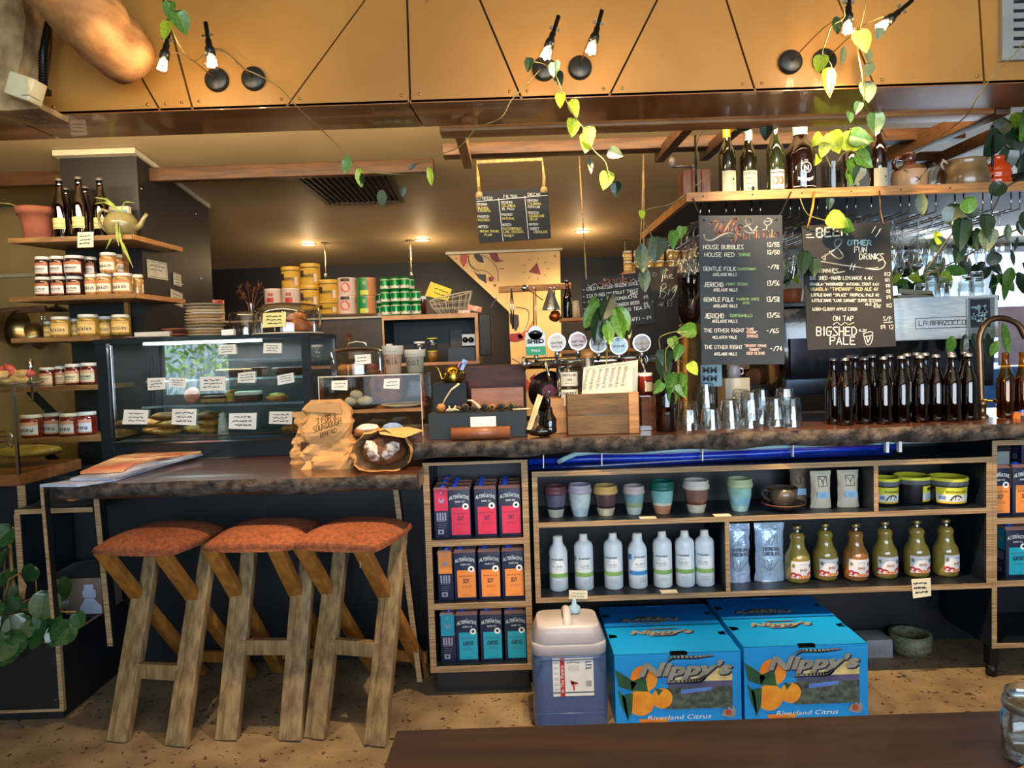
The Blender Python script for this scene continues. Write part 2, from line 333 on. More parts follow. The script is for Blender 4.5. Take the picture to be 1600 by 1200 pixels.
tag(part('picket_fence', m, pm('pale_blue_fence', (205, 225, 232), (175, 200, 212), .7)), 'pale blue picket fence outside the front window', 'fence', kind='stuff')
m = MB(); m.box(-9, -14, -.12, 9, -4, -.06); struct('ground', m, pm('garden_gravel', (170, 160, 140)))
# ---------------------------------------------------------------- bulkhead with slanting panels
OCH = pm('ochre_stained_ply', (176, 126, 60), (158, 110, 50), .42, scale=2.2, detail=6, spec=.4, coat=.15)
YF = 2.60; zb = 2.352
m = MB(); m.box(-3, YF+.014, zb+.012, 3, 2.70, 3.12); m.box(-3, 2.70, zb+.012, 3, 2.87, 2.80)
bulk = struct('bulkhead', m, pm('joint_shadow', (52, 28, 10), (40, 22, 8), .8))
JL = [((-3.0, None), (-3.0, None)), ((35, 0), (35, 0)), ((250, 171), (151, 0)), ((301, 170), (255, 0)), ((448, 165), (570, 0)), ((641, 160), (636, 0)),
      ((815, 153), (750, 0)), ((952, 150), (1027, 0)), ((1180, 142), (1135, 0)), ((1367, 135), (1310, 0)), ((1538, 128), (1530, 0)), ((3.0, None), (3.0, None))]
def jx(l):                                # x of a joint at the bottom and at z = 3.1
    if l[0][1] is None: return l[0][0], l[0][0]
    if l[0][1] == 0: x = W(35, 100, YF).x; return x, x
    b_ = W(l[0][0], l[0][1], YF); t = W(l[1][0], l[1][1], YF); k = (2.84-b_.z)/(t.z-b_.z); return b_.x, b_.x+(t.x-b_.x)*k
js = [jx(l) for l in JL]
for (b0, t0), (b1, t1) in zip(js, js[1:]):
    q = MB(); g_ = .004; q.prism([(b0+g_, zb+.004), (b1-g_, zb+.004), (t1-g_, 2.84), (t0+g_, 2.84)], FL(YF), .012)
    part('panel', q, OCH, bulk)
q = MB(); q.box(-3, YF, 2.846, 3, YF+.012, 3.12); part('panel', q, OCH, bulk)
sc = MB()
for px, py in ((84, 167), (231, 163), (259, 162), (284, 160), (311, 158), (440, 155), (468, 154), (627, 149), (656, 147), (796, 143), (824, 142), (943, 138), (972, 138), (1161, 131), (1190, 130), (1378, 125), (1526, 119), (668, 2)):
    sc.lathe([(.006, 0), (.005, .003), (0, .004)], n=8, M=Matrix.Translation(W(px, py, YF)) @ Matrix.Rotation(PI/2, 4, 'X'))
o = part('screw', sc, pm('brass_screw', (190, 150, 90), metal=.8, rough=.3), bulk); o['kind'] = 'stuff'
x1 = W(645, 180, 2.7).x; x0 = W(40, 195, 2.7).x
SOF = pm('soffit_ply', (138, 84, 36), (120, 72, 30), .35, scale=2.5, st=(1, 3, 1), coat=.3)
for a, b_, s_ in ((-3, x0, .03), (x0, x1, .03), (x1, 3, .03)):
    q = MB(); q.add([(a+.003, YF, zb), (b_-.003, YF, zb), (b_-.003+(.02 if b_ < 2 else 0), 2.87, zb), (a+.003+(.02 if a > -2 else 0), 2.87, zb)]+[(a+.003, YF, zb+.012), (b_-.003, YF, zb+.012), (b_-.003, 2.87, zb+.012), (a+.003, 2.87, zb+.012)],
          [(3, 2, 1, 0), (4, 5, 6, 7), (0, 1, 5, 4), (2, 3, 7, 6), (1, 2, 6, 5), (3, 0, 4, 7)])
    part('soffit_board', q, SOF, bulk)
# grille at the top right
m = MB(); p = W(1566, 94, YF-.02); w_, h_ = .34, .30; gx, gz = p.x, p.z
vent = thing('wall_vent', 'grey framed louvre vent high on the right end of the ochre bulkhead', 'vent', (0, 0, 0))
GREYM = pm('grey_powdercoat', (150, 152, 150), (132, 134, 132), .5)
for a in ((gx, gz, gx+.04, gz+h_), (gx+w_-.04, gz, gx+w_, gz+h_), (gx+.04, gz, gx+w_-.04, gz+.04), (gx+.04, gz+h_-.04, gx+w_-.04, gz+h_)): m.box(a[0], YF-.02, a[1], a[2], YF, a[3])
part('frame', m, GREYM, vent); m = MB(); m.box(gx+.04, YF-.006, gz+.04, gx+w_-.04, YF-.002, gz+h_-.04); part('backing', m, BLACK, vent)
for k in range(7):
    q = MB(); zz = gz+.06+k*.032; q.bar((gx+.04, YF-.012, zz), (gx+w_-.04, YF-.012, zz), .004, .02); part('slat', q, GREYM, vent)
# ---------------------------------------------------------------- ceiling vent behind, downlights, hooks
def CP(px, py):                          # point of the sloping ceiling
    d = CR @ Vector(((px-800)/F_PX, (600-py)/F_PX, -1)); t = (3.0602-CAMZ)/(d.z+.118*d.y); return Vector((d.x*t, d.y*t, CAMZ+d.z*t))
A, B, E_, F_ = CP(447, 262), CP(602, 258), CP(628, 312), CP(515, 316); dn = Vector((0, 0, -.012))
cv = thing('ceiling_vent', 'dark brown slatted air vent set in the kitchen ceiling', 'vent', (0, 0, 0))
m = MB(); m.quad(A+dn*.3, B+dn*.3, E_+dn*.3, F_+dn*.3); part('backing', m, BLACK, cv)
GRB = pm('vent_brown', (92, 74, 58), (70, 56, 44), .5)
m = MB()
for a, b_ in ((A, B), (B, E_), (E_, F_), (F_, A)): m.bar(a+dn, b_+dn, .03, .012)
part('frame', m, GRB, cv)
for k in range(1, 14):
    m = MB(); t = k/14; m.bar(A.lerp(B, t)+dn, F_.lerp(E_, t)+dn, .012, .014); part('slat', m, GRB, cv)
DL = glow('downlight_glow', (1, .72, .36), 30)
for k, (px, py) in enumerate(((482, 381), (660, 374), (910, 361))):
    c = CP(px, py); t = thing('downlight', ['round lit downlight left of the ceiling hanging hooks', 'round lit downlight above the green cans', 'round lit downlight behind the hanging drinks board'][k], 'light', c)
    q = MB(); q.lathe([(.062, 0), (.062, -.008), (.05, -.01), (.05, -.002)], n=24); part('ring', q, pm('white_enamel', (230, 226, 216)), t)
    q = MB(); q.disc(.05, (0, 0, -.004), 24); part('lamp', q, DL, t)
    spot('downlight_lamp', c+Vector((0, 0, -.03)), c+Vector((0, .1, -2)), [52, 52, 52][k], WARM, 150, .7, .05); point('downlight_spill', c+Vector((0, -.02, -.16)), 2.2, WARM, .05)
for k, (px, py, y2) in enumerate(((507, 380, 430), (640, 376, 428), (976, 376, 410), (305, 386, 430))):
    c = CP(px, py); q = MB(); q.disc(.035, (0, 0, -.004), 16); q.tube([(0, 0, 0), (0.005, 0, -.12), (.0, 0, W(px, py, c.y).z-W(px, y2, c.y).z and -(c.z-W(px, y2, c.y).z))], .006, 6); q.lathe([(0, -.02), (.012, -.01), (.008, .01), (0, .015)], (0, 0, -(c.z-W(px, y2, c.y).z)), 8)
    o = part('ceiling_hook', q, pm('dull_cream_metal', (196, 176, 140), metal=.4, rough=.4)); o.location = c
    tag(o, ['thin rod hook hanging beside the left downlight', 'thin rod hook hanging above the green cans', 'thin rod hook hanging above the top shelf jars', 'small rod hook hanging at the black pillar side'][k], 'hook')
# ---------------------------------------------------------------- black pillar on the left, beige wall beyond
pil = MB(); pil.prism([(3.9, 0), (4.8, 0), (4.8, zc(4.8)-.03), (3.9, zc(3.9)-.03)], lambda u, v, d: Vector((-2.405+d, u, v)), .416)
PILM = pm('charcoal_board', (34, 34, 34), (28, 28, 29), .45, scale=2)
p = struct('pillar', pil, PILM)
cap = MB(); x0, x1 = W(82, 247, 3.86).x, -1.975
cap.prism([(3.86, zc(3.86)-.032), (4.8, zc(4.8)-.03), (4.8, zc(4.8)-.004), (3.86, zc(3.86)-.004)], lambda u, v, d: Vector((x0+d, u, v)), x1-x0); part('cap_board', cap, pm('cream_cap', (214, 208, 186)), p)
q = MB()
for px, py in ((217, 295), (293, 335), (296, 436), (262, 445)):
    q.blob((-1.986, W(px, py, 3.9).y+{217: .03, 293: .7, 296: .72, 262: .45}[px], W(px, py, 3.9+{217: .03, 293: .7, 296: .72, 262: .45}[px]).z), .004, .008, .008, n=8)
o = part('screw', q, CHROME, p); o['kind'] = 'stuff'
# ceiling timbers
def beam(name, pts, label, mat, h=.07, d=.08, par=None):
    q = MB(); q.bar(pts[0], pts[1], d, h, up=Vector((0, 0, 1)), bev=.004); o = part(name, q, mat, par)
    if not par: tag(o, label, 'beam')
    return o
YB = 4.06; a = W(-60, 282, YB); b_ = W(678, 262, YB); z_ = (a.z+b_.z)/2
beam('ceiling_beam', ((-3.6, YB, z_), (b_.x, YB, z_)), 'long rough timber beam under the ceiling behind the black pillar', TIMBER, .075, .06)
# hanging rack timbers right
rk = thing('timber_rack', 'hanging timber rail frame under the bulkhead above the bar', 'rack', (0, 0, 0))
z1 = W(1100, 192, 2.95).z
def rail(name, p0, p1, w_, h_, mt): q = MB(); q.bar(p0, p1, w_, h_, bev=.003); return part(name, q, mt, rk)
a = W(688, 203, 2.96); b_ = W(1558, 175, 2.96)
rail('front_rail', (a.x, 2.96, z1), (b_.x, 2.96, z1), .10, .024, TIMBERL)
a = W(693, 238, 3.5); b_ = W(1500, 210, 3.5); z2 = (a.z+b_.z)/2
rail('rear_rail', (a.x, 3.5, z2), (b_.x, 3.5, z2), .09, .055, TIMBER)
for px in (716, 1086, 1172):
    x = W(px, 200, 2.93).x; rail('cross_piece', (x, 2.92, z1+.02), (x, 3.62, z2-.03), .045, .05, TIMBER if px > 800 else TIMBERL)
x = W(1560, 180, 2.93).x; rail('cross_piece', (x, 2.9, z1+.015), (x, 4.3, 2.42), .06, .07, TIMBER)
rail('cross_piece', (x+.33, 3.2, 2.40), (x+.33, 4.3, 2.40), .05, .06, TIMBER); rail('cross_piece', (x, 3.9, 2.42), (x+.35, 3.9, 2.42), .06, .05, TIMBER)
# ---------------------------------------------------------------- log, stone and pipe top left
q = MB(); n = 14; a, b_ = W(25, -95, 2.1), W(209, 100, 2.5); ps = [a.lerp(b_, i/11) for i in range(12)]; rnd = random.Random(5)
ps = [p_+Vector((rnd.uniform(-.006, .006), 0, rnd.uniform(-.006, .006))) for p_ in ps]
q.tube(ps, [.108*(1+.04*math.sin(i*1.3)) if i < 10 else (.10 if i == 10 else .086) for i in range(12)], 18)
lg = tag(part('log_beam', q, pm('peeled_log', (204, 150, 92), (128, 82, 44), .7, scale=5, st=(1, 1, 2), detail=8, bump=.8, bs=14)), 'peeled round log beam slanting down from the top left corner', 'log')
q = MB(); q.blob((b_.x+.005, b_.y-.072, b_.z-.012), .03, .008, .026, n=8); part('knot', q, pm('knot_brown', (120, 78, 36), (84, 50, 22), .7, scale=20), lg)
LIME = pm('limestone', (196, 166, 118), (120, 92, 60), .9, scale=9, detail=6, bump=.9, bs=16)
q = MB(); fr = FL(2.45)
P_ = lambda px, py: (W(px, py, 2.45).x, W(px, py, 2.45).z)
q.prism([P_(-60, -30), P_(28, -30), P_(40, 30), P_(34, 90), P_(26, 118), P_(12, 128), P_(-60, 130)], fr, .13)
st = tag(part('stone_wall_end', q, LIME), 'rough beige stone masonry end in the top left corner', 'stone')
q = MB(); q.prism([P_(-60, 132), P_(12, 130), P_(40, 150), P_(66, 162), P_(68, 172), P_(20, 176), P_(-60, 172)], FL(2.43), .16); part('stone', q, LIME, st)
q = MB(); c = W(40, 138, 2.38); q.box(-.045, -.03, -.04, .04, .04, .035, b=.006, M=Matrix.Translation(c) @ Matrix.Rotation(.35, 4, 'Y')); q.box(.01, -.04, -.035, .035, .02, .02, M=Matrix.Translation(c))
tag(part('plaster_block', q, pm('cream_block', (226, 214, 172))), 'small cream block wedged against the stone by the black conduit', 'block')
q = MB(); q.tube([W(76, 36, 2.5), W(68, 80, 2.5), W(67, 138, 2.5)], .013, 10); q.box(-.03, -.02, -.01, .02, .02, .01, M=Matrix.Translation(W(66, 143, 2.5)))
for k in range(12): q.lathe([(.013, 0), (.016, .003), (.013, .006)], W(67.5, 84+k*4.5, 2.5), 10)
tag(part('conduit', q, BLACKM), 'black ribbed conduit running up beside the stone', 'pipe')
# ================================================================ counters
BARW = pm('red_brown_slab', (92, 56, 38), (62, 38, 27), .28, scale=3, st=(1, 7, 7), detail=6, bump=.08, coat=.4)
BARK = pm('live_edge_bark', (86, 74, 66), (26, 20, 18), .85, scale=22, detail=6, bump=1.0, bs=40, lo=.38, hi=.62)
def slab(name, label, x0, x1, yf, yb, zt, th, seed, wave=.0):
    rnd = random.Random(seed); n = int((x1-x0)/.012); m = MB(); ph = [rnd.uniform(0, 6) for _ in range(6)]
    def fy(x, k):
        return yf+wave*math.sin(x*2.1+ph[0])+.010*math.sin(x*9+ph[1])+.006*math.sin(x*23+ph[2]+k)+(0, -.006, -.012, -.010, .0, .02)[k]+rnd.uniform(-.004, .004)
    rows = []
    for i in range(n+1):
        x = x0+(x1-x0)*i/n; rows.append([Vector((x, fy(x, k), zt-(0, .008, .24*th, .55*th, .85*th, th)[k]*1-(.0 if k < 5 else .006*math.sin(x*14+ph[3])))) for k in range(6)])
    e = MB(); e.add([p for r in rows for p in r], [(i*6+k, i*6+k+1, (i+1)*6+k+1, (i+1)*6+k) for i in range(n) for k in range(5)], 0, True)
    top = [r[0] for r in rows]; bot = [r[5] for r in rows]
    m.add(top+[Vector((x1, yb, zt)), Vector((x0, yb, zt))], [tuple(range(n+3))])
    m.add(bot+[Vector((x1, yb, zt-th)), Vector((x0, yb, zt-th))], [tuple(range(n+2, -1, -1))])
    m.add([(x0, yb, zt), (x1, yb, zt), (x1, yb, zt-th), (x0, yb, zt-th)], [(0, 1, 2, 3)])
    for r in (rows[0], rows[-1]): x = r[0].x; m.add([r[0], r[1], r[2], r[3], r[4], r[5], (x, yb, zt-th), (x, yb, zt)], [tuple(range(8))])
    t = thing(name, label, 'counter'); part('slab', m, BARW, t); part('bark_edge', e, BARK, t); return t
ZB, ZL = 1.09, .99
bar = slab('bar_counter', 'high red-brown timber bar top with rough bark front edge', W(645, 700, 2.87).x, 3.2, 2.875, 3.5, ZB, .068, 1)
bx0 = W(497, 690, 3.12).x; m = MB(); m.box(bx0-.05, 3.025, ZB-.04, W(645, 700, 2.87).x, 3.5, ZB); part('side_slab', m, BARW, bar)
ledge = slab('low_counter', 'lower timber ledge with bark edge above the three stools', W(66, 757, 2.72).x, W(655, 735, 2.78).x, 2.73, 3.98, ZL, .06, 2, .02)
# base carcass behind
m = MB(); m.box(W(655, 800, 3.3).x, 3.30, .07, 3.2, 3.34, ZB-.07); m.box(W(655, 800, 3.3).x, 3.34, .0, 3.2, 3.5, .07)
tag(part('bar_base_panel', m, NAVY), 'dark navy panel closing the bar behind the open shelves', 'panel')
m = MB(); m.box(W(60, 900, 3.3).x, 3.34, .0, W(655, 800, 3.3).x-.002, 3.38, ZL-.07)
tag(part('ledge_base_panel', m, pm('charcoal_laminate', (24, 27, 33), (16, 19, 26), .5, scale=2)), 'dark charcoal panel under the low ledge behind the stools', 'panel')
# slanted ply gables of the ledge
def gable(px0, py0, px1, py1, Y, w_, label, depth=.05, z1=0):
    a = W(px0, py0, Y); b_ = W(px1, py1, Y); m = MB(); q = MB()
    m.prism([(a.x, a.z), (a.x+w_, a.z), (b_.x+w_, b_.z), (b_.x, b_.z)], FL(Y+.004), depth-.004); q.prism([(a.x, a.z), (a.x+w_, a.z), (b_.x+w_, b_.z), (b_.x, b_.z)], FL(Y), .004)
    o = part('gable_panel', m, BLACK); part('ply_edge', q, PLY, o, 'pale layered plywood edge'); return tag(o, label, 'panel')
gable(614, 764, 652, 1066, 2.98, .022, 'slanting ply-edged gable under the right end of the low ledge', .05)
gable(145, 771, 168, 1010, 2.92, .022, 'slanting ply-edged gable under the ledge by the leftmost stool')
m = MB(); gx = W(60, 757, 2.70); g2 = W(78, 968, 2.70)
m.prism([(gx.x, ZL+.0), (gx.x+.012, ZL), (g2.x+.012, g2.z), (g2.x, g2.z)], FL(2.71), .03); tag(part('end_panel', m, BLACK), 'thin pale-edged batten hanging from the left corner of the ledge below the magazines', 'panel')
q = MB(); q.prism([(gx.x, ZL+.0), (gx.x+.012, ZL), (g2.x+.012, g2.z), (g2.x, g2.z)], FL(2.706), .004); part('ply_edge', q, PLY, D.objects['end_panel'])
# ---------------------------------------------------------------- open shelving
YS = 2.92
def box2(m, a, b_, y0, y1, mi=0): m.box(a[0], y0, a[1], b_[0], y1, b_[1], mi)
def shelving(name, label, boards, back, dep=.32, Y=YS, cat='shelf unit'):
    """boards: (x0,z0,x1,z1) as board with a dark inner face and a pale ply front edge"""
    t = thing(name, label, cat)
    for nm, x0, z0, x1, z1 in boards:
        m = MB(); m.box(x0, Y+.003, z0, x1, Y+dep, z1, 0); m.box(x0, Y, z0, x1, Y+.003, z1, 1)
        part(nm, m, [NAVY, PLY], t)
    m = MB(); m.box(*back); part('back_panel', m, NAVY, t); return t
X = lambda px, py=850, Y=YS: W(px, py, Y).x
Z = lambda px, py, Y=YS: W(px, py, Y).z
th = .026
cx0, cx1 = X(666, 880), X(829, 880); c0, c1 = Z(750, 1049), 1.0
cz = [Z(750, 1049), Z(750, 951), Z(750, 852)]
shelving('carton_shelves', 'narrow ply-edged shelf unit stacked with plant milk cartons', [('side_panel', cx0, c0, cx0+th, c1), ('side_panel', cx1-th, c0, cx1, c1)]+[('shelf', cx0+th, z_, cx1-th, z_+th) for z_ in cz]+[('shelf', cx0+th, c1-.012, cx1-th, c1)], (cx0+th, YS+.315, c0, cx1-th, YS+.32, c1))
cx0i, cx1i = cx0+th, cx1-th; czs = [z_+th for z_ in cz]
m = MB(); m.box(cx0+.02, YS+.06, .0, cx1-.02, YS+.3, c0); tag(part('cabinet_plinth', m, BLACK), 'black plinth under the milk carton shelves', 'plinth')
sx0, sx1 = X(834, 840), X(1550, 830); s0, s1 = .395, .948; sm = Z(1100, 812)-.012; sd1, sd2 = X(1369, 760), X(1137, 870)
th = .022
shelving('display_shelves', 'long low ply-edged shelf unit with cups, syrups and juice', [('side_panel', sx0, s0, sx0+th, s1), ('side_panel', sx1-th, s0, sx1, s1), ('shelf', sx0+th, s0, sx1-th, s0+th), ('shelf', sx0+th, sm, sx1-th, sm+th), ('shelf', sx0+th, s1-th, sx1-th, s1),
          ('divider', sd1-.009, sm+th, sd1+.009, s1-th), ('divider', sd2-.009, s0+th, sd2+.009, sm)], (sx0+th, YS+.315, s0+th, sx1-th, YS+.32, s1-th))
zS0, zS1 = s0+th, sm+th
rx0 = sx1+.001; rz0 = Z(1560, 1013); r1 = Z(1575, 688)
rs = [Z(1575, 912)-.012, Z(1575, 814)-.012]
shelving('right_shelves', 'ply-edged shelf unit at the right end under the bar holding cartons', [('side_panel', rx0, rz0, rx0+.02, r1), ('shelf', rx0+.02, r1-.02, rx0+.8, r1), ('shelf', rx0+.02, rz0, rx0+.8, rz0+.02)]+[('shelf', rx0+.02, z_, rx0+.8, z_+.024) for z_ in rs]+[('side_panel', rx0+.8, rz0, rx0+.82, r1)], (rx0+.02, YS+.33, rz0, rx0+.8, YS+.335, r1), .34)
m = MB(); m.box(rx0+.01, YS+.03, 0.05, rx0+.05, YS+.07, rz0); m.lathe([(0, 0), (.022, .0), (.022, .05), (0, .05)], (rx0+.03, YS+.05, 0), 12); tag(part('caster', m, BLACKM), 'black caster foot below the right shelf unit', 'foot')
# things under the shelves at the back
m = MB(); a = W(1378, 1031, 3.2); m.box(a.x-.09, 3.16, 0, a.x+.03, 3.28, .085, b=.004); tag(part('white_block', m, pm('grubby_white', (150, 150, 160), (120, 120, 130))), 'white block on the floor behind the right citrus box', 'block')
m = MB(); a = W(1422, 1031, 3.2); m.lathe([(0, 0), (.06, 0), (.085, .03), (.09, .10), (.07, .10), (.065, .05), (0, .02)], (a.x, 3.2, 0), 20); tag(part('speckled_pot', m, pm('speckled_stone', (120, 122, 100), (80, 82, 66), scale=60)), 'speckled stone pot on the floor under the long shelf unit', 'pot')
# ---------------------------------------------------------------- blue pipes under the bar
BLUEP = pm('blue_hose', (20, 60, 190), (14, 44, 150), .25, scale=9); TEAL = pm('pale_conduit', (150, 186, 196), (130, 168, 180), .4)
def hose(name, label, pts, r, mt):
    q = MB(); q.tube([W(px, py, Y) for px, py, Y in pts], r, 10); return tag(part(name, q, mt), label, 'pipe')
hose('hose', 'thick bright blue hose running along under the bar', [(826, 722, 2.98), (920, 717, 2.98), (1040, 715, 2.98), (1180, 709, 2.98), (1300, 702, 2.98), (1402, 697, 2.98)], .014, BLUEP)
hose('hose.001', 'dark shiny blue lower hose beside the long shelf top', [(826, 732, 3.0), (930, 728, 3.0), (1060, 720, 3.0), (1200, 712, 3.0), (1392, 705, 3.0)], .017, pm('deep_blue_hose', (14, 34, 110), (10, 26, 84), .15))
hose('hose.002', 'thin purple blue cable above the bright hose', [(905, 712, 2.97), (1040, 709, 2.97), (1170, 703, 2.97), (1300, 700, 2.97), (1380, 698, 2.97)], .006, pm('violet_cable', (60, 50, 170), (44, 38, 140), .3))
hose('conduit.001', 'pale teal conduit curling up from the shelf top under the bar', [(872, 722, 2.94), (884, 716, 2.93), (900, 709, 2.93), (930, 706, 2.93), (1000, 706, 2.95), (1150, 700, 2.96), (1300, 694, 2.96), (1400, 690, 2.96), (1485, 687, 2.96)], .011, TEAL)
for k, px in enumerate((849, 940, 1097, 1238, 1385, 1405)):
    y = 722-(px-826)*.045; q = MB(); a = W(px, y-10, 2.93); b_ = W(px, y+10, 2.93); q.bar(a, b_, .012 if px > 1380 else .004, .02, 0, up=Vector((0, 1, 0))); tag(part('pipe_clip', q, WHITE), '%s small white clip from the left holding the hoses' % ORD[k], 'clip', 'white clips on the blue hoses')
# ================================================================ cartons
CNAVY = pm('carton_navy', (20, 26, 62), (16, 22, 54), .45, scale=5)
FLAV = dict(oat=('OAT', pm('carton_red', (206, 38, 78), (196, 32, 72), .45)), soy=('SOY', pm('carton_orange', (232, 142, 66), (226, 134, 60), .45)),
            almond=('ALMOND', pm('carton_aqua', (22, 160, 190), (18, 148, 180), .45)))
CAPB = pm('cap_blue', (28, 70, 180), (24, 60, 160), .35)
CREAMC = pm('carton_end', (170, 120, 110), (150, 104, 96), .6)
def carton(fl):
    w_, h_, d_ = .094, .214, .066; nm, col = FLAV[fl]
    t = thing('milk_carton', 'x', 'carton'); m = MB()
    m.box(-w_/2, 0, 0, w_/2, d_, h_-.012, 0, b=.002); m.add([(-w_/2, 0, h_-.012), (w_/2, 0, h_-.012), (w_/2, d_, h_-.012), (-w_/2, d_, h_-.012), (-w_/2+.004, .012, h_), (w_/2-.004, .012, h_), (w_/2-.004, d_-.004, h_), (-w_/2+.004, d_-.004, h_)], [(0, 1, 5, 4), (1, 2, 6, 5), (2, 3, 7, 6), (3, 0, 4, 7), (4, 5, 6, 7)], 1)
    part('body', m, [CNAVY, CREAMC], t)
    f = FL(-.0008); q = MB()
    rect(q, f, -w_*.36, .012, w_*.46, .128, 0); circ(q, f, w_*.28, .132, .0135, 1, -.0006); circ(q, f, w_*.28, .132, .006, 2, -.0012)
    txt(q, 'ALTERNATIVE', f, 0, .160, .021, 1, w=w_*.88, bold=.02, arc=.35, d=-.0004); txt(q, 'DAIRY CO', f, 0.003, .149, .010, 1, w=w_*.42, bold=.02, d=-.0004); txt(q, 'THE', f, 0, .183, .006, 1, d=-.0004)
    txt(q, 'BARISTA', f, 0.004, .100, .0085, 3, w=w_*.62, d=-.0008); txt(q, nm, f, .004, .073, .026, 2, w=w_*(.28 if len(nm) < 4 else .5), bold=.03, d=-.0008)
    scrib(q, f, -.02, .060, .05, 2, .006, .001, 3, d=-.0008); scrib(q, f, -.014, .020, .04, 1, .006, .001, 3, d=-.0008)
    part('printed_front', q, [col, WHITE, CNAVY, pm('carton_small_print', (90, 40, 50), (70, 34, 44))], t)
    q = MB(); fs = lambda u, v, d=0: Vector((-w_/2-.0008-d, d_-.0-u, v))      # the narrow side, turned to the front in some
    rect(q, fs, .005, .115, d_-.005, .206, 0); circ(q, fs, d_/2, .160, .012, 1, .0006); circ(q, fs, d_/2, .167, .006, 0, .0012); circ(q, fs, d_/2, .192, .005, 1, .0006)
    for k in range(4): rect(q, fs, .012+k*.011, .075, .019+k*.011, .108, 1, .0004)
    rect(q, fs, .012, .071, .05, .073, 1, .0004); rect(q, fs, .016, .016, .040, .036, 1, .0004); rect(q, fs, .023, .021, .033, .031, 2, .0009); scrib(q, fs, .012, .060, .04, 3, .008, .001, 1, d=.0004)
    part('printed_side', q, [col, pm('grey_print', (150, 150, 175), (130, 130, 160)), CNAVY], t)
    q = MB(); q.lathe([(.0155, 0), (.0155, .014), (.014, .016), (0, .016)], n=12, M=Matrix.Translation((-.02, .026, h_-.008)) @ Matrix.Rotation(-.35, 4, 'X')); part('cap', q, CAPB, t)
    return t
CT = {k: carton(k) for k in FLAV}; used = set()
def put_carton(fl, x, y, z, rz, label, grp):
    if fl not in used: used.add(fl); o = CT[fl]; o.location = (x, y, z); o.rotation_euler = (0, 0, rz); o['label'] = label; o['group'] = grp; return o
    return clone(CT[fl], (x, y, z), rz, label, grp)
rows = (('oat', czs[2], (691, 719, 760, 798), 835, 3, 'top'), ('soy', czs[1], (697, 728, 766, 803), 935, 2, 'middle'), ('almond', czs[0], (701, 731, 769, 807), 1032, 2, 'bottom'))
coln = {'oat': 'red', 'soy': 'orange', 'almond': 'aqua'}
for fl, z_, pxs, py, nr, shelf in rows:
    for r in range(nr):
        for k, px in enumerate(pxs):
            y = YS+.035+r*.072; x = W(px, py, YS+.03).x
            if k == 0: put_carton(fl, x+.033, y+.05+r*.03, z_, PI/2, '%s %s milk carton turned side-on at the left end, %s shelf%s' % (coln[fl], fl, shelf, '' if r == 0 else ', row %s back' % ORD[r]), '%s milk cartons' % fl)
            else: put_carton(fl, x+r*.001, y, z_, 0, '%s-panelled %s milk carton, %s from the left facing front, %s row of the %s shelf' % (coln[fl], fl, ORD[k-1], ('front', 'second', 'third')[r], shelf), '%s milk cartons' % fl)
for k, px in enumerate((1563, 1601, 1640)): put_carton('soy', W(px, 808, 2.96).x-.004, YS+.04, rs[1]+.024, 0, 'orange-panelled soy milk carton on the right shelf unit, %s from its left post' % ORD[k], 'soy milk cartons')
put_carton('soy', W(1596, 800, 2.96).x, YS+.14, rs[1]+.024+.001, 0, 'soy milk carton behind the front ones on the right shelf unit', 'soy milk cartons')
put_carton('soy', W(1604, 735, 2.96).x+.04, YS+.06, rs[1]+.024+.216, 0, 'soy milk carton lying stacked above the others at the right edge', 'soy milk cartons')
for k, px in enumerate((1589, 1628)): put_carton('almond', W(px, 908, 2.96).x, YS+.04, rs[0]+.024, 0, 'aqua-panelled almond milk carton on the lower right shelf, %s from the left' % ORD[k], 'almond milk cartons')
m = MB(); a = W(1553, 724, 2.97); m.box(a.x+.0, YS+.05, rs[1]+.024+.216, a.x+.065, YS+.13, rs[1]+.024+.216+.055); o = tag(part('grey_parcel', m, pm('grey_wrap', (120, 130, 132), (100, 110, 112)))
    , 'small grey folded parcel on top of the right shelf soy cartons', 'parcel')
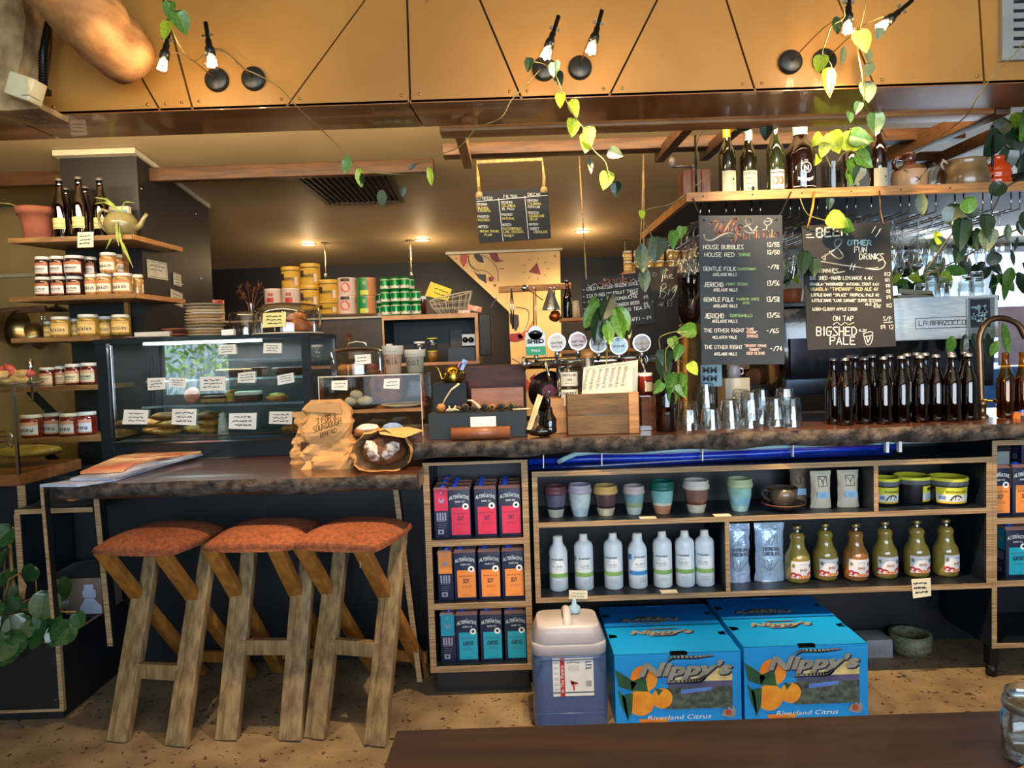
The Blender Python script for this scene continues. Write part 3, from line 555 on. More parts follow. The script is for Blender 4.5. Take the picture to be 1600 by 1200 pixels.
# ================================================================ stools
SEATF = pm('rust_wool', (150, 82, 46), (112, 58, 32), .95, scale=60, detail=5, bump=.3, bs=300)
OAKG = pm('weathered_hardwood', (150, 124, 84), (104, 80, 50), .6, scale=5, st=(9, 9, 1), detail=6, bump=.2)
OAKO = pm('honey_hardwood', (166, 112, 46), (130, 82, 32), .5, scale=4, st=(8, 8, 1), detail=5, bump=.1)
def stool():
    t = thing('bar_stool', 'x', 'bar stool', group=None)
    # cushion
    m = MB(); n = 10; w_, d_ = .183, .185
    def top(i, j):
        u = -1+2*i/n; v = -1+2*j/n; e = max(abs(u), abs(v)); k = 1-.10*(u*u*v*v)
        return Vector((u*w_*k, v*d_*k-.07, .762+.034*(1-abs(u)**4)*(1-abs(v)**4)+.008*(1-u*u)))
    vv = [top(i, j) for j in range(n+1) for i in range(n+1)]; m.add(vv, [(j*(n+1)+i, j*(n+1)+i+1, (j+1)*(n+1)+i+1, (j+1)*(n+1)+i) for j in range(n) for i in range(n)], 0, True)
    rim = [i for i in range(n+1)]+[j*(n+1)+n for j in range(1, n+1)]+[n*(n+1)+i for i in range(n-1, -1, -1)]+[j*(n+1) for j in range(n-1, 0, -1)]; k = len(rim)
    a = [vv[i] for i in rim]; c = Vector((0, -.01, 0)); vv2 = a+[Vector((p.x*1.035, -.07+(p.y+.07)*1.035, p.z-.016)) for p in a]+[Vector((p.x*.97, -.07+(p.y+.07)*.97, .735)) for p in a]
    m.add(vv2, [(r*k+i, (r+1)*k+i, (r+1)*k+(i+1) % k, r*k+(i+1) % k) for r in range(2) for i in range(k)]+[tuple(2*k+i for i in range(k))], 0, True)
    part('seat_cushion', m, SEATF, t)
    lw, lt = .058, .036
    for s in (-1, 1):
        q = MB(); x = s*.125+.012; q.bar((x, -.215, 0), (x, .05, .742), lt, lw, bev=.003, up=Vector((1, 0, 0)))
        o = part('front_leg', q, OAKG, t)
        b_ = MB(); b_.bar((x-.031, -.2155, 0), (x-.031, -.03, .52), lt*.72, lw-.002, bev=.003, up=Vector((1, 0, 0))); part('leg_batten', b_, OAKG, o)
        h = MB()
        for yy, zz in ((-.01, .46), (-.02, .49), (-.03, .45), (.0, .50)): h.disc(.004, (x+s*0, 0, 0), 8, M=Matrix.Translation((0, yy-.038, zz)) @ Matrix.Rotation(PI/2, 4, 'X'))
        o2 = part('bolt_hole', h, INK, o)
        q = MB(); q.bar((x-.036, -.215, .742), (x-.036, -.03, .50), lt-.002, lw, bev=.003, up=Vector((1, 0, 0))); part('strut', q, OAKO, t, 'honey coloured upper strut')
        q = MB(); q.bar((x-.036, -.028, .495), (x-.036, .345, .012), lt-.002, lw, bev=.003, up=Vector((1, 0, 0))); part('rear_leg', q, OAKO, t, 'honey coloured rear leg')
    q = MB(); q.box(-.11, -.115, .285, .10, -.085, .345, b=.003); part('footrest', q, OAKG, t)
    q = MB(); q.box(-.10, .26, .10, .14, .285, .15, b=.003); part('rear_rail', q, OAKO, t)
    return t
s0_ = stool()
def place_stool(k, lx, ly, rx, ry, label, first=False):
    a = G(lx, ly, 0); b_ = G(rx, ry, 0); c = (a+b_)/2; rz = math.atan2(b_.y-a.y, b_.x-a.x)
    loc = c-Matrix.Rotation(rz, 3, 'Z') @ Vector((.0, -.235, 0))
    if first: s0_.location = loc; s0_.rotation_euler = (0, 0, rz); s0_['label'] = label; s0_['group'] = 'stools at the ledge'; return s0_
    return clone(s0_, loc, rz, label, 'stools at the ledge')
place_stool(0, 172, 1162, 281, 1170, 'rust-cushioned wooden bar stool beside the black planter', True)
place_stool(1, 345, 1160, 460, 1161, 'rust-cushioned wooden bar stool between the two other stools')
o = place_stool(2, 484, 1157, 590, 1170, 'rust-cushioned wooden bar stool nearest the milk cartons, a loose thread hanging')
q = MB(); q.tube([(.08, -.19, .735), (.083, -.192, .70), (.078, -.19, .66)], .0012, 4); part('loose_thread', q, WHITE, o)
for c_ in s0_.children:
    if c_.name.startswith('footrest'): c_.location = (0, -.022, -.075)
# ---------------------------------------------------------------- planter and its plant, the bottle box behind
t = thing('planter_box', 'black laminate planter with ply edges holding a round-leaved plant', 'planter')
t_pl = t; px1 = W(97, 1068, 2.82).x; zt = W(95, 1003, 2.82).z; pb = W(184, 951, 3.22)
m = MB(); x0 = px1-.75; m.box(x0, 2.82, .05, px1-.016, 2.84, zt); m.box(px1-.016, 2.836, .05, px1, 3.3, zt); m.box(x0, 3.28, .05, px1-.016, 3.3, zt); m.box(x0, 2.84, .05, px1-.016, 3.28, zt-.06, 0)
part('box', m, BLACK, t); m = MB(); m.box(px1-.016, 2.819, .05, px1+.001, 2.836, zt+.001); m.box(x0, 2.8185, zt, px1-.016, 2.84, zt+.002); m.box(x0, 2.8185, .05, px1-.016, 2.8195, .062); m.box(px1-.016, 2.836, zt, px1, 3.3, zt+.002)
part('ply_edge', m, PLY, t); m = MB(); m.box(x0+.03, 2.86, 0, px1-.03, 3.27, .05); part('plinth', m, BLACK, t)
sm_ = MB(); 
for zz in (.10, .25, .32): sm_.disc(.004, (0, 0, 0), 8, M=Matrix.Translation((px1-.03, 2.8185, zz)) @ Matrix.Rotation(PI/2, 4, 'X'))
part('screw', sm_, CHROME, t); m = MB(); m.box(x0+.01, 2.845, zt-.06, px1-.02, 3.275, zt-.04); part('soil', m, pm('soil', (40, 28, 20), (24, 17, 12), .95, scale=30, bump=.6), t)
def leafmesh(name, kind, mt):
    m = MB()
    if kind == 'heart': out = [(0, .04), (.16, .10), (.34, .02), (.42, -.2), (.36, -.46), (.2, -.76), (0, -1.0)]
    elif kind == 'round': out = [(0, 0), (.22, .0), (.42, -.16), (.5, -.44), (.4, -.74), (.2, -.92), (0, -.98)]
    elif kind == 'blade': out = [(0, 0), (.10, -.1), (.17, -.32), (.17, -.55), (.10, -.8), (.04, -.93), (0, -1.0)]
    else: out = [(0, 0), (.13, -.08), (.24, -.3), (.26, -.5), (.18, -.75), (.07, -.93), (0, -1.0)]
    n = len(out); mid = [Vector((0, .05*math.sin(PI*i/(n-1)), v)) for i, (u, v) in enumerate(out)]
    for s in (-1, 1):
        ed = [Vector((s*u, -.12*u-.1*(v*v)*.8, v)) for u, v in out]
        md = [Vector((0, -.1*(v*v)*.8+.03, v)) for u, v in out]
        m.add(md+ed, [(i, i+1, n+i+1, n+i) if s > 0 else (i, n+i, n+i+1, i+1) for i in range(n-1)], 0, True)
    return mesh(name, m, mt)
LM = {}
def leaf(kind, c, parent, loc, size, rx=0, ry=0, rz=0):
    if (kind, c) not in LM: LM[(kind, c)] = leafmesh('leaf', kind, LEAFG[c])
    return part('leaf', LM[(kind, c)], None, parent, None, loc, (rx, ry, rz), size)
pl = thing('round_leaf_plant', 'dark green round-leaved plant with arching stems growing in the planter', 'plant', (0, 0, 0)); q = MB(); rnd = random.Random(11)
LEAFG.append(pm('planter_leaf', (44, 84, 38), (26, 56, 28), .35, scale=9, coat=.4))
base = Vector((px1-.30, 3.02, zt-.04))
for px, py, sz in ((40, 952, 46), (76, 935, 40), (15, 975, 40), (100, 965, 44), (60, 985, 44), (30, 925, 30), (55, 897, 26), (8, 870, 34), (20, 835, 34), (5, 905, 30), (90, 920, 34), (20, 1005, 40), (28, 1022, 34), (62, 962, 40), (112, 985, 36), (45, 975, 40), (0, 950, 40), (118, 968, 24), (30, 1040, 30), (64, 1005, 26), (80, 975, 38), (10, 1000, 36), (35, 890, 26), (100, 990, 30)):
    Y = rnd.uniform(2.72, 3.1) if py > 930 else 3.0; p = W(px, py-12, Y); s_ = sz*Y/F_PX*1.15
    leaf('round', 4, pl, p, s_, rnd.uniform(-1.0, .2), rnd.uniform(-.9, .9), rnd.uniform(-.7, .7)); b_ = base+Vector((rnd.uniform(-.1, .1), rnd.uniform(-.05, .05), 0))
    if p.z > zt: q.tube([b_, (b_+p)/2+Vector((0, 0, .05)), p], .003, 5)
q.tube([base, W(30, 955, 3.0), W(20, 905, 3.0), W(14, 840, 3.0)], .008, 6); q.tube([W(8, 935, 2.9), W(14, 905, 2.9), W(30, 896, 2.9), W(40, 915, 2.9), W(30, 960, 2.9)], .005, 6)
part('stems', q, pm('tan_stem', (170, 120, 70), (120, 90, 50)), pl)
# box behind
PZT = zt+.003; m = MB(); m.box(px1-.30, 3.09, zt-.012, px1-.017, 3.279, zt); part('cover_board', m, BLACK, t_pl)
a = W(72, 948, 3.12); b_ = W(160, 948, 3.12); hh = W(72, 893, 3.12).z-a.z+.004; w_ = b_.x-a.x
t = thing('product_box', 'grey brown cardboard box printed with a white flask shape on the planter back', 'box', (a.x, 3.12, zt+.0025))
zb_ = 0
m = MB(); m.box(0, 0, 0, w_, .16, hh); part('carton', m, pm('taupe_card', (128, 114, 104), (112, 98, 90), .8), t)
m = MB(); m.add([(0, 0, hh), (w_, 0, hh), (w_, .16, hh+.001), (w_*.62, .13, hh+.05), (w_*.3, .10, hh+.045), (0, 0.02, hh+.002)], [(0, 1, 2, 3, 4, 5)]); part('open_flap', m, pm('dark_flap', (52, 52, 54), (40, 40, 42)), t)
q = MB(); f = FL(-.001); poly(q, f, [(w_*.60, .002), (w_*.985, .002), (w_*.985, hh*.22), (w_*.86, hh*.44), (w_*.9, hh*.46), (w_*.9, hh*.66), (w_*.86, hh*.68), (w_*.86, hh*.82), (w_*.70, hh*.82), (w_*.69, hh*.68), (w_*.66, hh*.64), (w_*.67, hh*.46), (w_*.71, hh*.44), (w_*.60, hh*.18)], 0)
rect(q, f, w_*.68, hh*.455, w_*.88, hh*.465, 1, -.001); txt(q, 'PIXTON', f, w_*.24, hh*.47, .026, 0, bold=.02); txt(q, 'TRAY', f, w_*.30, hh*.30, .024, 0, bold=.02); scrib(q, f, w_*.06, hh*.83, w_*.35, 1, .01, .0015, 0)
part('print', q, [pm('pale_blue_white', (188, 200, 226), (170, 184, 214), .7), INK], t)
# low shelf left of the ledge with black cloth
Y = 2.95; a = W(23, 804, Y); b_ = W(145, 800, Y); m = MB(); m.box(a.x, Y+.003, a.z, b_.x, Y+.36, a.z+.02, 0); m.box(a.x, Y, a.z, b_.x, Y+.003, a.z+.02, 1)
sh = thing('side_shelf', 'ply-edged side shelf under the left end of the ledge', 'shelf', (0, 0, 0)); part('shelf_board', m, [NAVY, PLY], sh)
m = MB(); c = W(29, 850, Y); m.box(c.x-.012, Y+.005, PZT, c.x+.012, Y+.34, a.z-.001, 0); m.box(c.x-.012, Y, PZT, c.x+.012, Y+.005, a.z-.001, 1); part('side_panel', m, [NAVY, PLY], sh)
m = MB(); m.blob(((a.x+b_.x)/2, Y+.15, a.z+.022), (b_.x-a.x)/2-.01, .13, .055, n=20, m=8, jit=.12, seed=4, flat=0); cl = tag(part('folded_cloth', m, pm('black_cloth', (16, 16, 18), (8, 8, 10), .9, scale=20)), 'crumpled black cloth on the side shelf with a small orange tag', 'cloth')
q = MB(); f = FPX(Y, 0); q2 = W(108, 779, Y); q.blob((q2.x, Y+.02, a.z+.055), .028, .014, .010, n=8); part('orange_tag', q, pm('orange_label', (232, 160, 70), (200, 120, 50)), cl, 'small orange tag')
# dark back panel of the left end
m = MB(); m.box(-3.2, 3.56, 0, -1.95, 3.6, .94); tag(part('left_cabinet', m, NAVY), 'navy cabinet back behind the planter at the left edge', 'cabinet')
# ================================================================ jerrycan
a = G(832, 1128, 0); b_ = G(951, 1128, 0); a = W(834, 1100, 2.64); b_ = W(951, 1100, 2.64); cx = (a.x+b_.x)/2; wj = b_.x-a.x; hj = W(890, 972, 2.64).z
t = thing('jerrycan', 'translucent plastic jerrycan of blue-grey liquid with a white label, left of the citrus boxes', 'jerrycan', (cx, 2.64, 0))
def rbx(m, w_, d_, z0, z1, r, mi=0, y0=0, n=5, cap=True, k0=1, k1=1):
    pts = []
    for sx, sy, a0 in ((1, 1, 0), (-1, 1, PI/2), (-1, -1, PI), (1, -1, 3*PI/2)):
        for i in range(n+1): an = a0+PI/2*i/n; pts.append((sx*(w_/2-r)+r*math.cos(an), sy*(d_/2-r)+r*math.sin(an)))
    N_ = len(pts); lv = [(z0, k0*.97), (z0+.01, k0), (z1-.01, k1), (z1, k1*.97)]; vv = [Vector((u*k, y0+d_/2+v*k, z_)) for z_, k in lv for u, v in pts]
    ff = [(q_*N_+i, q_*N_+(i+1) % N_, (q_+1)*N_+(i+1) % N_, (q_+1)*N_+i) for q_ in range(3) for i in range(N_)]
    if cap: ff += [tuple(range(N_-1, -1, -1)), tuple(3*N_+i for i in range(N_))]
    m.add(vv, ff, mi, True)
LIQ = pm('blue_grey_liquid_plastic', (78, 102, 146), (60, 82, 126), .3, scale=2, coat=.3); HDPE = pm('milky_plastic', (196, 190, 196), (160, 156, 166), .35, scale=3, coat=.2)
m = MB(); rbx(m, wj, .22, 0, hj*.70, .045, 0); part('body', m, LIQ, t)
m = MB(); rbx(m, wj*1.01, .222, hj*.68, hj*.80, .045, 0, y0=-.001); rbx(m, wj*.99, .22, hj*.78, hj*.94, .05, 0, k1=.86)
part('shoulder', m, HDPE, t, 'milky white empty shoulder'); q = MB(); q.tube([(0, .03, hj*.80), (0, .045, hj*.93), (0, .07, hj*.99), (0, .12, hj*1.0), (0, .17, hj*.97), (0, .19, hj*.88)], [.03, .02, .017, .016, .017, .022], 10); part('handle', q, HDPE, t)
q = MB(); q.lathe([(.024, 0), (.024, .02), (.01, .03), (.007, .05), (0, .055)], (.035, .16, hj*.95), 12); part('spout_cap', q, pm('pale_blue_cap', (150, 190, 220)), t)
q = MB(); q.lathe([(.016, 0), (.014, -.004), (0, -.004)], n=16, M=Matrix.Translation((.0, -.001, hj*.07)) @ Matrix.Rotation(PI/2, 4, 'X')); part('bung', q, BLACK, t)
q = MB()
for zz in (.16, .655): q = MB(); q.tube([(-wj*.46, -.001, hj*zz), (wj*.46, -.001, hj*zz)], .003, 6); part('moulded_rib', q, LIQ, t)
q = MB(); f = FL(-.0015); l0, l1, v0, v1 = -wj*.235, wj*.31, hj*.32, hj*.67
rect(q, f, l0, v0, l1, v1, 0); rect(q, f, l0+.028, v0, l0+.046, v1, 1, -.0006); rect(q, f, l0, v0+.012, l1, v0+.016, 2, -.0004)
fr_ = lambda u, v, d=0: f(l0+.041-v, v0+.068+u, d); txt(q, 'In The Pantry', fr_, 0, .0, .016, 0, bold=.015, w=.105, d=-.0012)
txt(q, 'AUSSIE MADE', f, l0+.078, v1-.022, .009, 2, w=.048, arc=.4, d=-.0006)
for k in range(3): scrib(q, f, l0+.056, v1-.032-k*.007, .045, 1, .006, .0012, 3, d=-.0006, seed=k)
for k in range(6): scrib(q, f, l0+.004, v1-.014-k*.021, .020, 2, .005, .001, 3, d=-.0006, seed=k)
rnd = random.Random(2); q.box(l0+.076, -.0025, v0+.022, l0+.082, -.0015, v0+.04, 1)
for k in range(16): an = rnd.uniform(0, 2*PI); rr = rnd.uniform(0, .014); circ(q, f, l0+.079+rr*math.cos(an), v0+.052+rr*.7*math.sin(an), .004, 1, -.0007, 6)
for k in range(9): rect(q, f, l1-.030+k*.0026, v0+.035, l1-.030+k*.0026+(.0008+.0008*(k % 2)), v0+.058, 2, -.0006)
for k in range(3): rect(q, f, l1-.030, v1-.018-k*.012, l1-.008, v1-.014-k*.012, 2, -.0006); rect(q, f, l1-.03+.02*(k % 2), v1-.024-k*.012, l1-.028+.02*(k % 2), v1-.014-k*.012, 2, -.0006)
part('label', q, [WHITE, pm('label_red', (190, 40, 44), (176, 34, 40)), INK, pm('grey_small_print', (130, 130, 140), (110, 110, 120))], t)
# ================================================================ citrus boxes
BOXB = pm('citrus_box_blue', (0, 150, 232), (0, 140, 222), .5, scale=3); BOXB2 = pm('citrus_box_blue_dark', (0, 118, 212), (0, 108, 200), .5, scale=3)
SIL = pm('silver_lettering', (146, 148, 140), (128, 128, 120), .6, scale=30); ORG = pm('printed_orange', (232, 160, 40), (214, 118, 24), .6, scale=12)
LGRN = pm('printed_leaf', (34, 96, 52), (20, 66, 40), .6, scale=14); LAND = pm('printed_landscape', (92, 104, 92), (44, 54, 56), .7, scale=40, detail=5); SKYC = pm('printed_sky', (236, 222, 160), (214, 190, 120), .7, scale=8)
WAT = pm('printed_lake', (92, 132, 220), (76, 114, 200), .6); HILL = pm('printed_hills', (96, 92, 132), (70, 72, 110), .7, scale=14); DKB = pm('print_shadow_navy', (24, 32, 70), (18, 26, 60), .7)
def brand(q, f, cu, cv, w_, h_, mi, ms, d):
    for dd, du, mm in ((0, .006, ms), (-.0004, 0, mi)):
        txt(q, "Nippy's", f, cu+du, cv-du, h_, mm, w=w_, shear=.25, bold=.045, d=d+dd)
        u0 = cu-w_*.5
        stroke(q, [(u0+.30*w_+du, cv+h_*.78-du), (u0+.38*w_+du, cv+h_*1.0-du), (u0+.6*w_+du, cv+h_*.98-du), (u0+.82*w_+du, cv+h_*1.06-du)], f, h_*.09, mm, True, d+dd, True)
        stroke(q, [(u0+.28*w_+du, cv-h_*.38-du), (u0+.5*w_+du, cv-h_*.34-du), (u0+.66*w_+du, cv-h_*.30-du), (u0+.73*w_+du, cv-h_*.05-du)], f, h_*.11, mm, True, d+dd, True)
def citrus(x0, x1, Y, label, hz, dep):
    w_ = x1-x0; t = thing('citrus_box', label, 'box', (x0, Y, 0), 0, None); h = hz; c = .018
    m = MB(); m.box(0, 0, 0, w_, .004, h-.012, 0); m.box(0, dep-.004, 0, w_, dep, h-.002); m.box(0, .004, 0, .004, dep-.004, h-.002); m.box(w_-.004, .004, 0, w_, dep-.004, h-.002); m.box(.004, .004, 0, w_-.004, dep-.004, .005)
    m.box(0, 0, h-.012, w_*.44, .004, h-.002); m.box(w_*.58, 0, h-.012, w_, .004, h-.002)
    part('carton', m, BOXB, t)
    q = MB(); e = .0; q.add([(0, 0, h), (w_*.43, 0, h), (w_*.45, c, h), (w_*.57, c, h), (w_*.59, 0, h), (w_, 0, h), (w_, dep*.30, h), (w_-.035, dep*.32, h), (w_-.035, dep*.37, h), (w_, dep*.39, h), (w_, dep*.52, h+.001), (0, dep*.52, h+.001), (0, dep*.39, h), (.035, dep*.37, h), (.035, dep*.32, h), (0, dep*.30, h)], [tuple(range(16))])
    q.add([(0, dep*.52, h+.004), (w_, dep*.52, h+.004), (w_, dep*.72, h+.003), (w_-.035, dep*.74, h+.003), (w_-.035, dep*.79, h+.003), (w_, dep*.81, h+.003), (w_, dep, h), (w_*.62, dep, h), (w_*.60, dep-c, h), (w_*.44, dep-c, h), (w_*.42, dep, h), (0, dep, h), (0, dep*.81, h+.003), (.035, dep*.79, h+.003), (.035, dep*.74, h+.003), (0, dep*.72, h+.003)], [tuple(range(16))], 1)
    part('lid', q, [BOXB, BOXB2], t, 'folded top flaps'); q = MB(); q.box(.006, .006, h-.03, w_-.006, dep-.006, h-.028); part('dark_interior', q, pm('kraft_inside', (110, 96, 76), (60, 50, 40), .9), t)
    q = MB(); f = FL(-.001); v = lambda k: k*h
    rect(q, f, w_*.42, v(.22), w_*.93, v(.78), 1, -.0002); rect(q, f, w_*.42, v(.50), w_*.93, v(.60), 4, -.0006); rect(q, f, w_*.40, v(.22), w_*.93, v(.52), 2, -.0008); poly(q, f, [(w_*.52, v(.43)), (w_*.76, v(.47)), (w_*.77, v(.52)), (w_*.52, v(.49))], 3, -.0011)
    circ(q, f, w_*.23, v(.66), .052, 5, -.0014, 20); 
    for cu, cv, r_ in ((.37, .38, .040), (.20, .33, .052)): circ(q, f, w_*cu, v(cv), r_, 5, -.0018-.0003*(cu < .3), 22)
    for p in ([(.0, .80), (.09, .70), (.17, .60), (.13, .50), (.03, .56)], [(.12, .62), (.24, .70), (.26, .48), (.13, .50)], [(.02, .52), (.08, .40), (.10, .10), (.05, .28)], [(.05, .44), (.14, .46), (.13, .22), (.09, .08)]): poly(q, f, [(w_*a_, v(b__)) for a_, b__ in p], 6, -.0024)
    poly(q, f, [(w_*.32, v(.52)), (w_*.38, v(.50)), (w_*.34, v(.42))], 6, -.0024); poly(q, f, [(w_*.18, v(.10)), (w_*.42, v(.10)), (w_*.40, v(.02)), (w_*.2, v(.02))], 5, -.0012)
    brand(q, f, w_*.55, v(.70), w_*.72, .070, 0, 8, -.0032)
    txt(q, 'Riverland Citrus', f, w_*.50, v(.085), .026, 7, w=w_*.50, shear=.2, d=-.0032)
    poly(q, f, [(w_*.83, v(.12)), (w_*.86, v(.21)), (w_*.885, v(.20)), (w_*.895, v(.24)), (w_*.92, v(.20)), (w_*.93, v(.25)), (w_*.955, v(.16)), (w_*.94, v(.10)), (w_*.90, v(.08)), (w_*.87, v(.11))], 0, -.0034); circ(q, f, w_*.892, v(.16), .012, 9, -.0038, 9)
    part('printed_front', q, [SIL, SKYC, LAND, WAT, HILL, ORG, LGRN, WHITE, DKB, pm('print_red', (190, 70, 50))], t)
    q = MB(); ft = lambda u, v_, d=0: Vector((u, v_, h+.002-d)); brand(q, ft, w_*.45, dep*.36, w_*.52, .050, 0, 1, -.0006); part('printed_flap', q, [SIL, DKB], t); q = MB(); ft2 = lambda u, v_, d=0: Vector((w_-u, dep-v_, h+.006-d)); brand(q, ft2, w_*.58, dep*.34, w_*.5, .045, 0, 1, -.0006)
    part('printed_flap', q, [SIL, DKB], t)
    return t
Yb = 2.655; hzb = W(1160, 1015, Yb).z
a = W(961, 1070, Yb).x; b_ = W(1158, 1070, Yb).x; citrus(a, b_, Yb, 'blue citrus box with silver lettering, beside the jerrycan', W(1060, 1020, Yb).z, .50)
a = W(1163, 1060, Yb).x; b_ = W(1356, 1060, Yb).x; citrus(a, b_, Yb, 'blue citrus box with silver lettering, standing right of the other box', W(1260, 1008, Yb).z, .52)
# ================================================================ table in the foreground
TT = pm('mahogany_table_top', (88, 56, 42), (62, 40, 30), .4, scale=3, st=(1, 9, 1), detail=6, coat=.15)
zt = .75; yb_ = G(1100, 1126, zt).y; xl = G(622, 1135, zt).x; xl2 = G(607, 1199, zt).x
t = thing('dining_table', 'polished red-brown table top across the bottom right edge', 'table'); m = MB()
pl_ = [(xl, yb_), (3.0, yb_), (3.0, .55), (xl2-.02, .55)]; m.prism([(a, b_) for a, b_ in pl_], lambda u, v, d: Vector((u, v, zt-d)), .035); part('table_top', m, TT, t)
m = MB(); m.bar((.55, 1.0, 0), (.55, 1.0, zt-.03), .07, .07); part('leg', m, BLACKM, t); m = MB(); m.box(.25, .75, 0, .85, 1.2, .02); part('foot', m, BLACKM, t)
a = G(1612, 1190, zt); t = thing('water_jar', 'clear glass jar standing on the table at the bottom right corner', 'jar', (a.x, a.y, zt+.001))
m = MB(); m.lathe([(0, 0), (.04, 0), (.043, .01), (.043, .075), (.036, .09), (.038, .094), (.038, .115), (.036, .115), (.034, .09), (.041, .075), (.041, .01), (0, .008)], n=28); part('glass', m, CLEARW, t); m = MB(); m.lathe([(.04, .088), (.042, .09), (.042, .1), (.04, .102)], n=28); part('rim_band', m, STEEL, t)
# ================================================================ goods on the long shelf unit
XS = lambda px, py=800, Y=2.99: W(px, py, Y).x
# white syrup bottles
BOT = pm('white_hdpe', (232, 240, 248), (222, 232, 242), .35, scale=4); BG = pm('label_green', (124, 168, 96), (112, 156, 86), .6); BBL = pm('label_blue', (56, 132, 206), (48, 120, 192), .6); GT = pm('grey_lettering', (110, 128, 142), (92, 108, 120), .7)
def syrup(kind, band):
    t = thing('syrup_bottle', 'x', 'bottle'); m = MB(); r = .0405; h = .215 if kind else .205
    pr = [(0, 0), (r-.006, 0), (r, .006), (r, h-.03), (r-.004, h-.016), (r-.016, h-.006), (.018, h), (.018, h+.01)] if kind else [(0, 0), (r-.006, 0), (r, .006), (r, h-.04), (r-.006, h-.022), (r-.018, h-.004), (.0215, h+.004), (.0215, h+.012)]
    m.lathe(pr, n=22); part('body', m, BOT, t); q = MB(); ch = .024 if kind else .03; q.lathe([(.017 if kind else .021, h), (.017 if kind else .021, h+ch-.003), (.015, h+ch), (0, h+ch)], n=16); q.lathe([(.019, h+.004), (.019, h+.008)], n=16); part('cap', q, WHITE, t)
    q = MB(); f = FCY(r+.0006); rect(q, f, -.055, .062, .055, .080, band, n=12); rect(q, f, -.064, .128, -.040, .150, band, n=3)
    f2 = FCY(r+.0012); hand(q, 'lowercase'[:0]+'grounded', f2, -.026, .138, .007, w=.052, th=.0016, mi=1, smooth=True); txt(q, 'LIQUID' if kind else 'PUMP', f2, 0, .104, .0165, 3, w=.042); scrib(q, f2, -.022, .124, .04, 1, .006, .001, 3); scrib(q, f2, -.022, .098, .044, 1, .006, .001, 3)
    for k in range(3): scrib(q, f2, -.008, .048-k*.007, .032, 1, .006, .001, 3, seed=k)
    part('label', q, [BG, INK, BBL, GT], t); return t
sy = {}
for k, (px, base, kd, bd) in enumerate(((872, 922, 0, 0), (912, 918, 1, 0), (958, 916, 1, 0), (996, 915, 0, 2), (1035, 914, 1, 0), (1070, 912, 1, 0), (1101, 911, 1, 0))):
    lab = ['white syrup bottle with wide cap and green band, nearest the left end', 'white LIQUID bottle with green band, beside the wide-capped one', 'white green-banded bottle directly left of the blue-banded one', 'white syrup bottle with a blue band', 'white green-banded bottle directly right of the blue-banded one', 'white green-banded bottle, second from the divider', 'white green-banded bottle nearest the divider'][k]
    loc = (XS(px, 870, 3.02), 3.02, zS0); rz = [-.15, 0, -.3, .15, -.3, -.4, -.45][k]
    if (kd, bd) not in sy: t = syrup(kd, bd); sy[(kd, bd)] = t; t.location = loc; t.rotation_euler = (0, 0, rz); t['label'] = lab; t['group'] = 'white syrup bottles'
    else: clone(sy[(kd, bd)], loc, rz, lab, 'white syrup bottles')
# reusable cups
def cup(name, label, x, y, z, r, h, lid, bands, tilt=0):
    t = thing(name, label, 'cup', (x, y, z), 0, 'lidded reusable cups'); m = MB(); n = 10; pr = [(0, 0)]+[(r*(.66+.34*math.sin(PI/2*min(1, i/n*1.25))), h*.86*i/n) for i in range(n+1)]
    prev = 0
    mats = [pm('cup_glaze_%d_%d_%d' % tuple(c[:3]), c, tuple(int(v*.86) for v in c), .25, scale=22, coat=.5) for _, c in bands]
    m.lathe(pr[:2]+[], n=22)
    for bi, (top_, c) in enumerate(bands):
        ks = [p for p in pr[1:] if prev-1e-6 <= p[1]/(h*.86) <= top_+.051]; m.lathe(ks, n=24, mi=bi); prev = ks[-1][1]/(h*.86)
    part('body', m, mats, t); q = MB(); q.lathe([(r*1.0, h*.72), (r*1.09, h*.73), (r*1.1, h*.84), (r*1.05, h*.85), (r*1.03, h*.97), (r*.96, h), (r*.90, h*.97), (r*.88, h*.90), (0, h*.89)], n=26)
    o = part('lid', q, pm('lid_%d_%d_%d' % lid, lid, tuple(int(v*.9) for v in lid), .4, scale=8), t); q = MB(); q.blob((r*.5, -r*.45, h*.93), r*.22, r*.14, h*.05, n=8); part('stopper', q, o.data.materials[0], o)
    return t
yc = 3.03; cz_ = lambda px, py: W(px, py, yc).z
for px, base, top, wpx, lid, bands, lab in (
    (869, 812, 763, 36, (104, 62, 70), [(.25, (196, 190, 176)), (.35, (40, 36, 50)), (1, (92, 92, 116))], 'grey-blue ceramic cup with maroon lid, leftmost on the shelf'),
    (907, 810, 760, 37, (176, 168, 186), [(.3, (188, 206, 226)), (1, (204, 220, 220))], 'white ceramic cup with pale lilac lid'),
    (947, 809, 762, 38, (206, 166, 100), [(.25, (214, 200, 170)), (.42, (52, 40, 46)), (1, (84, 60, 66))], 'brown ceramic cup with mustard lid'),
    (991, 808, 763, 34, (188, 176, 180), [(.25, (190, 206, 200)), (.5, (140, 164, 130)), (1, (120, 160, 172))], 'small teal glazed cup with pinkish grey lid'),
    (1035, 806, 755, 38, (24, 96, 90), [(.28, (196, 140, 100)), (.35, (220, 214, 196)), (1, (128, 190, 192))], 'turquoise cup with dark green lid and tan foot'),
    (1088, 803, 752, 41, (206, 198, 192), [(.32, (214, 204, 186)), (.42, (110, 56, 44)), (1, (128, 92, 84))], 'brown and cream glazed cup with off-white lid'),
    (1156, 804, 753, 40, (172, 190, 150), [(.2, (176, 214, 206)), (.5, (140, 196, 214)), (1, (150, 204, 196))], 'pale aqua cup with sage green lid'), ):
    r = wpx/2*yc/F_PX*.93; h = (base-top)*yc/F_PX*1.0; cup('keep_cup', lab, W(px, base, yc).x, yc, zS1, r, h, lid, bands)
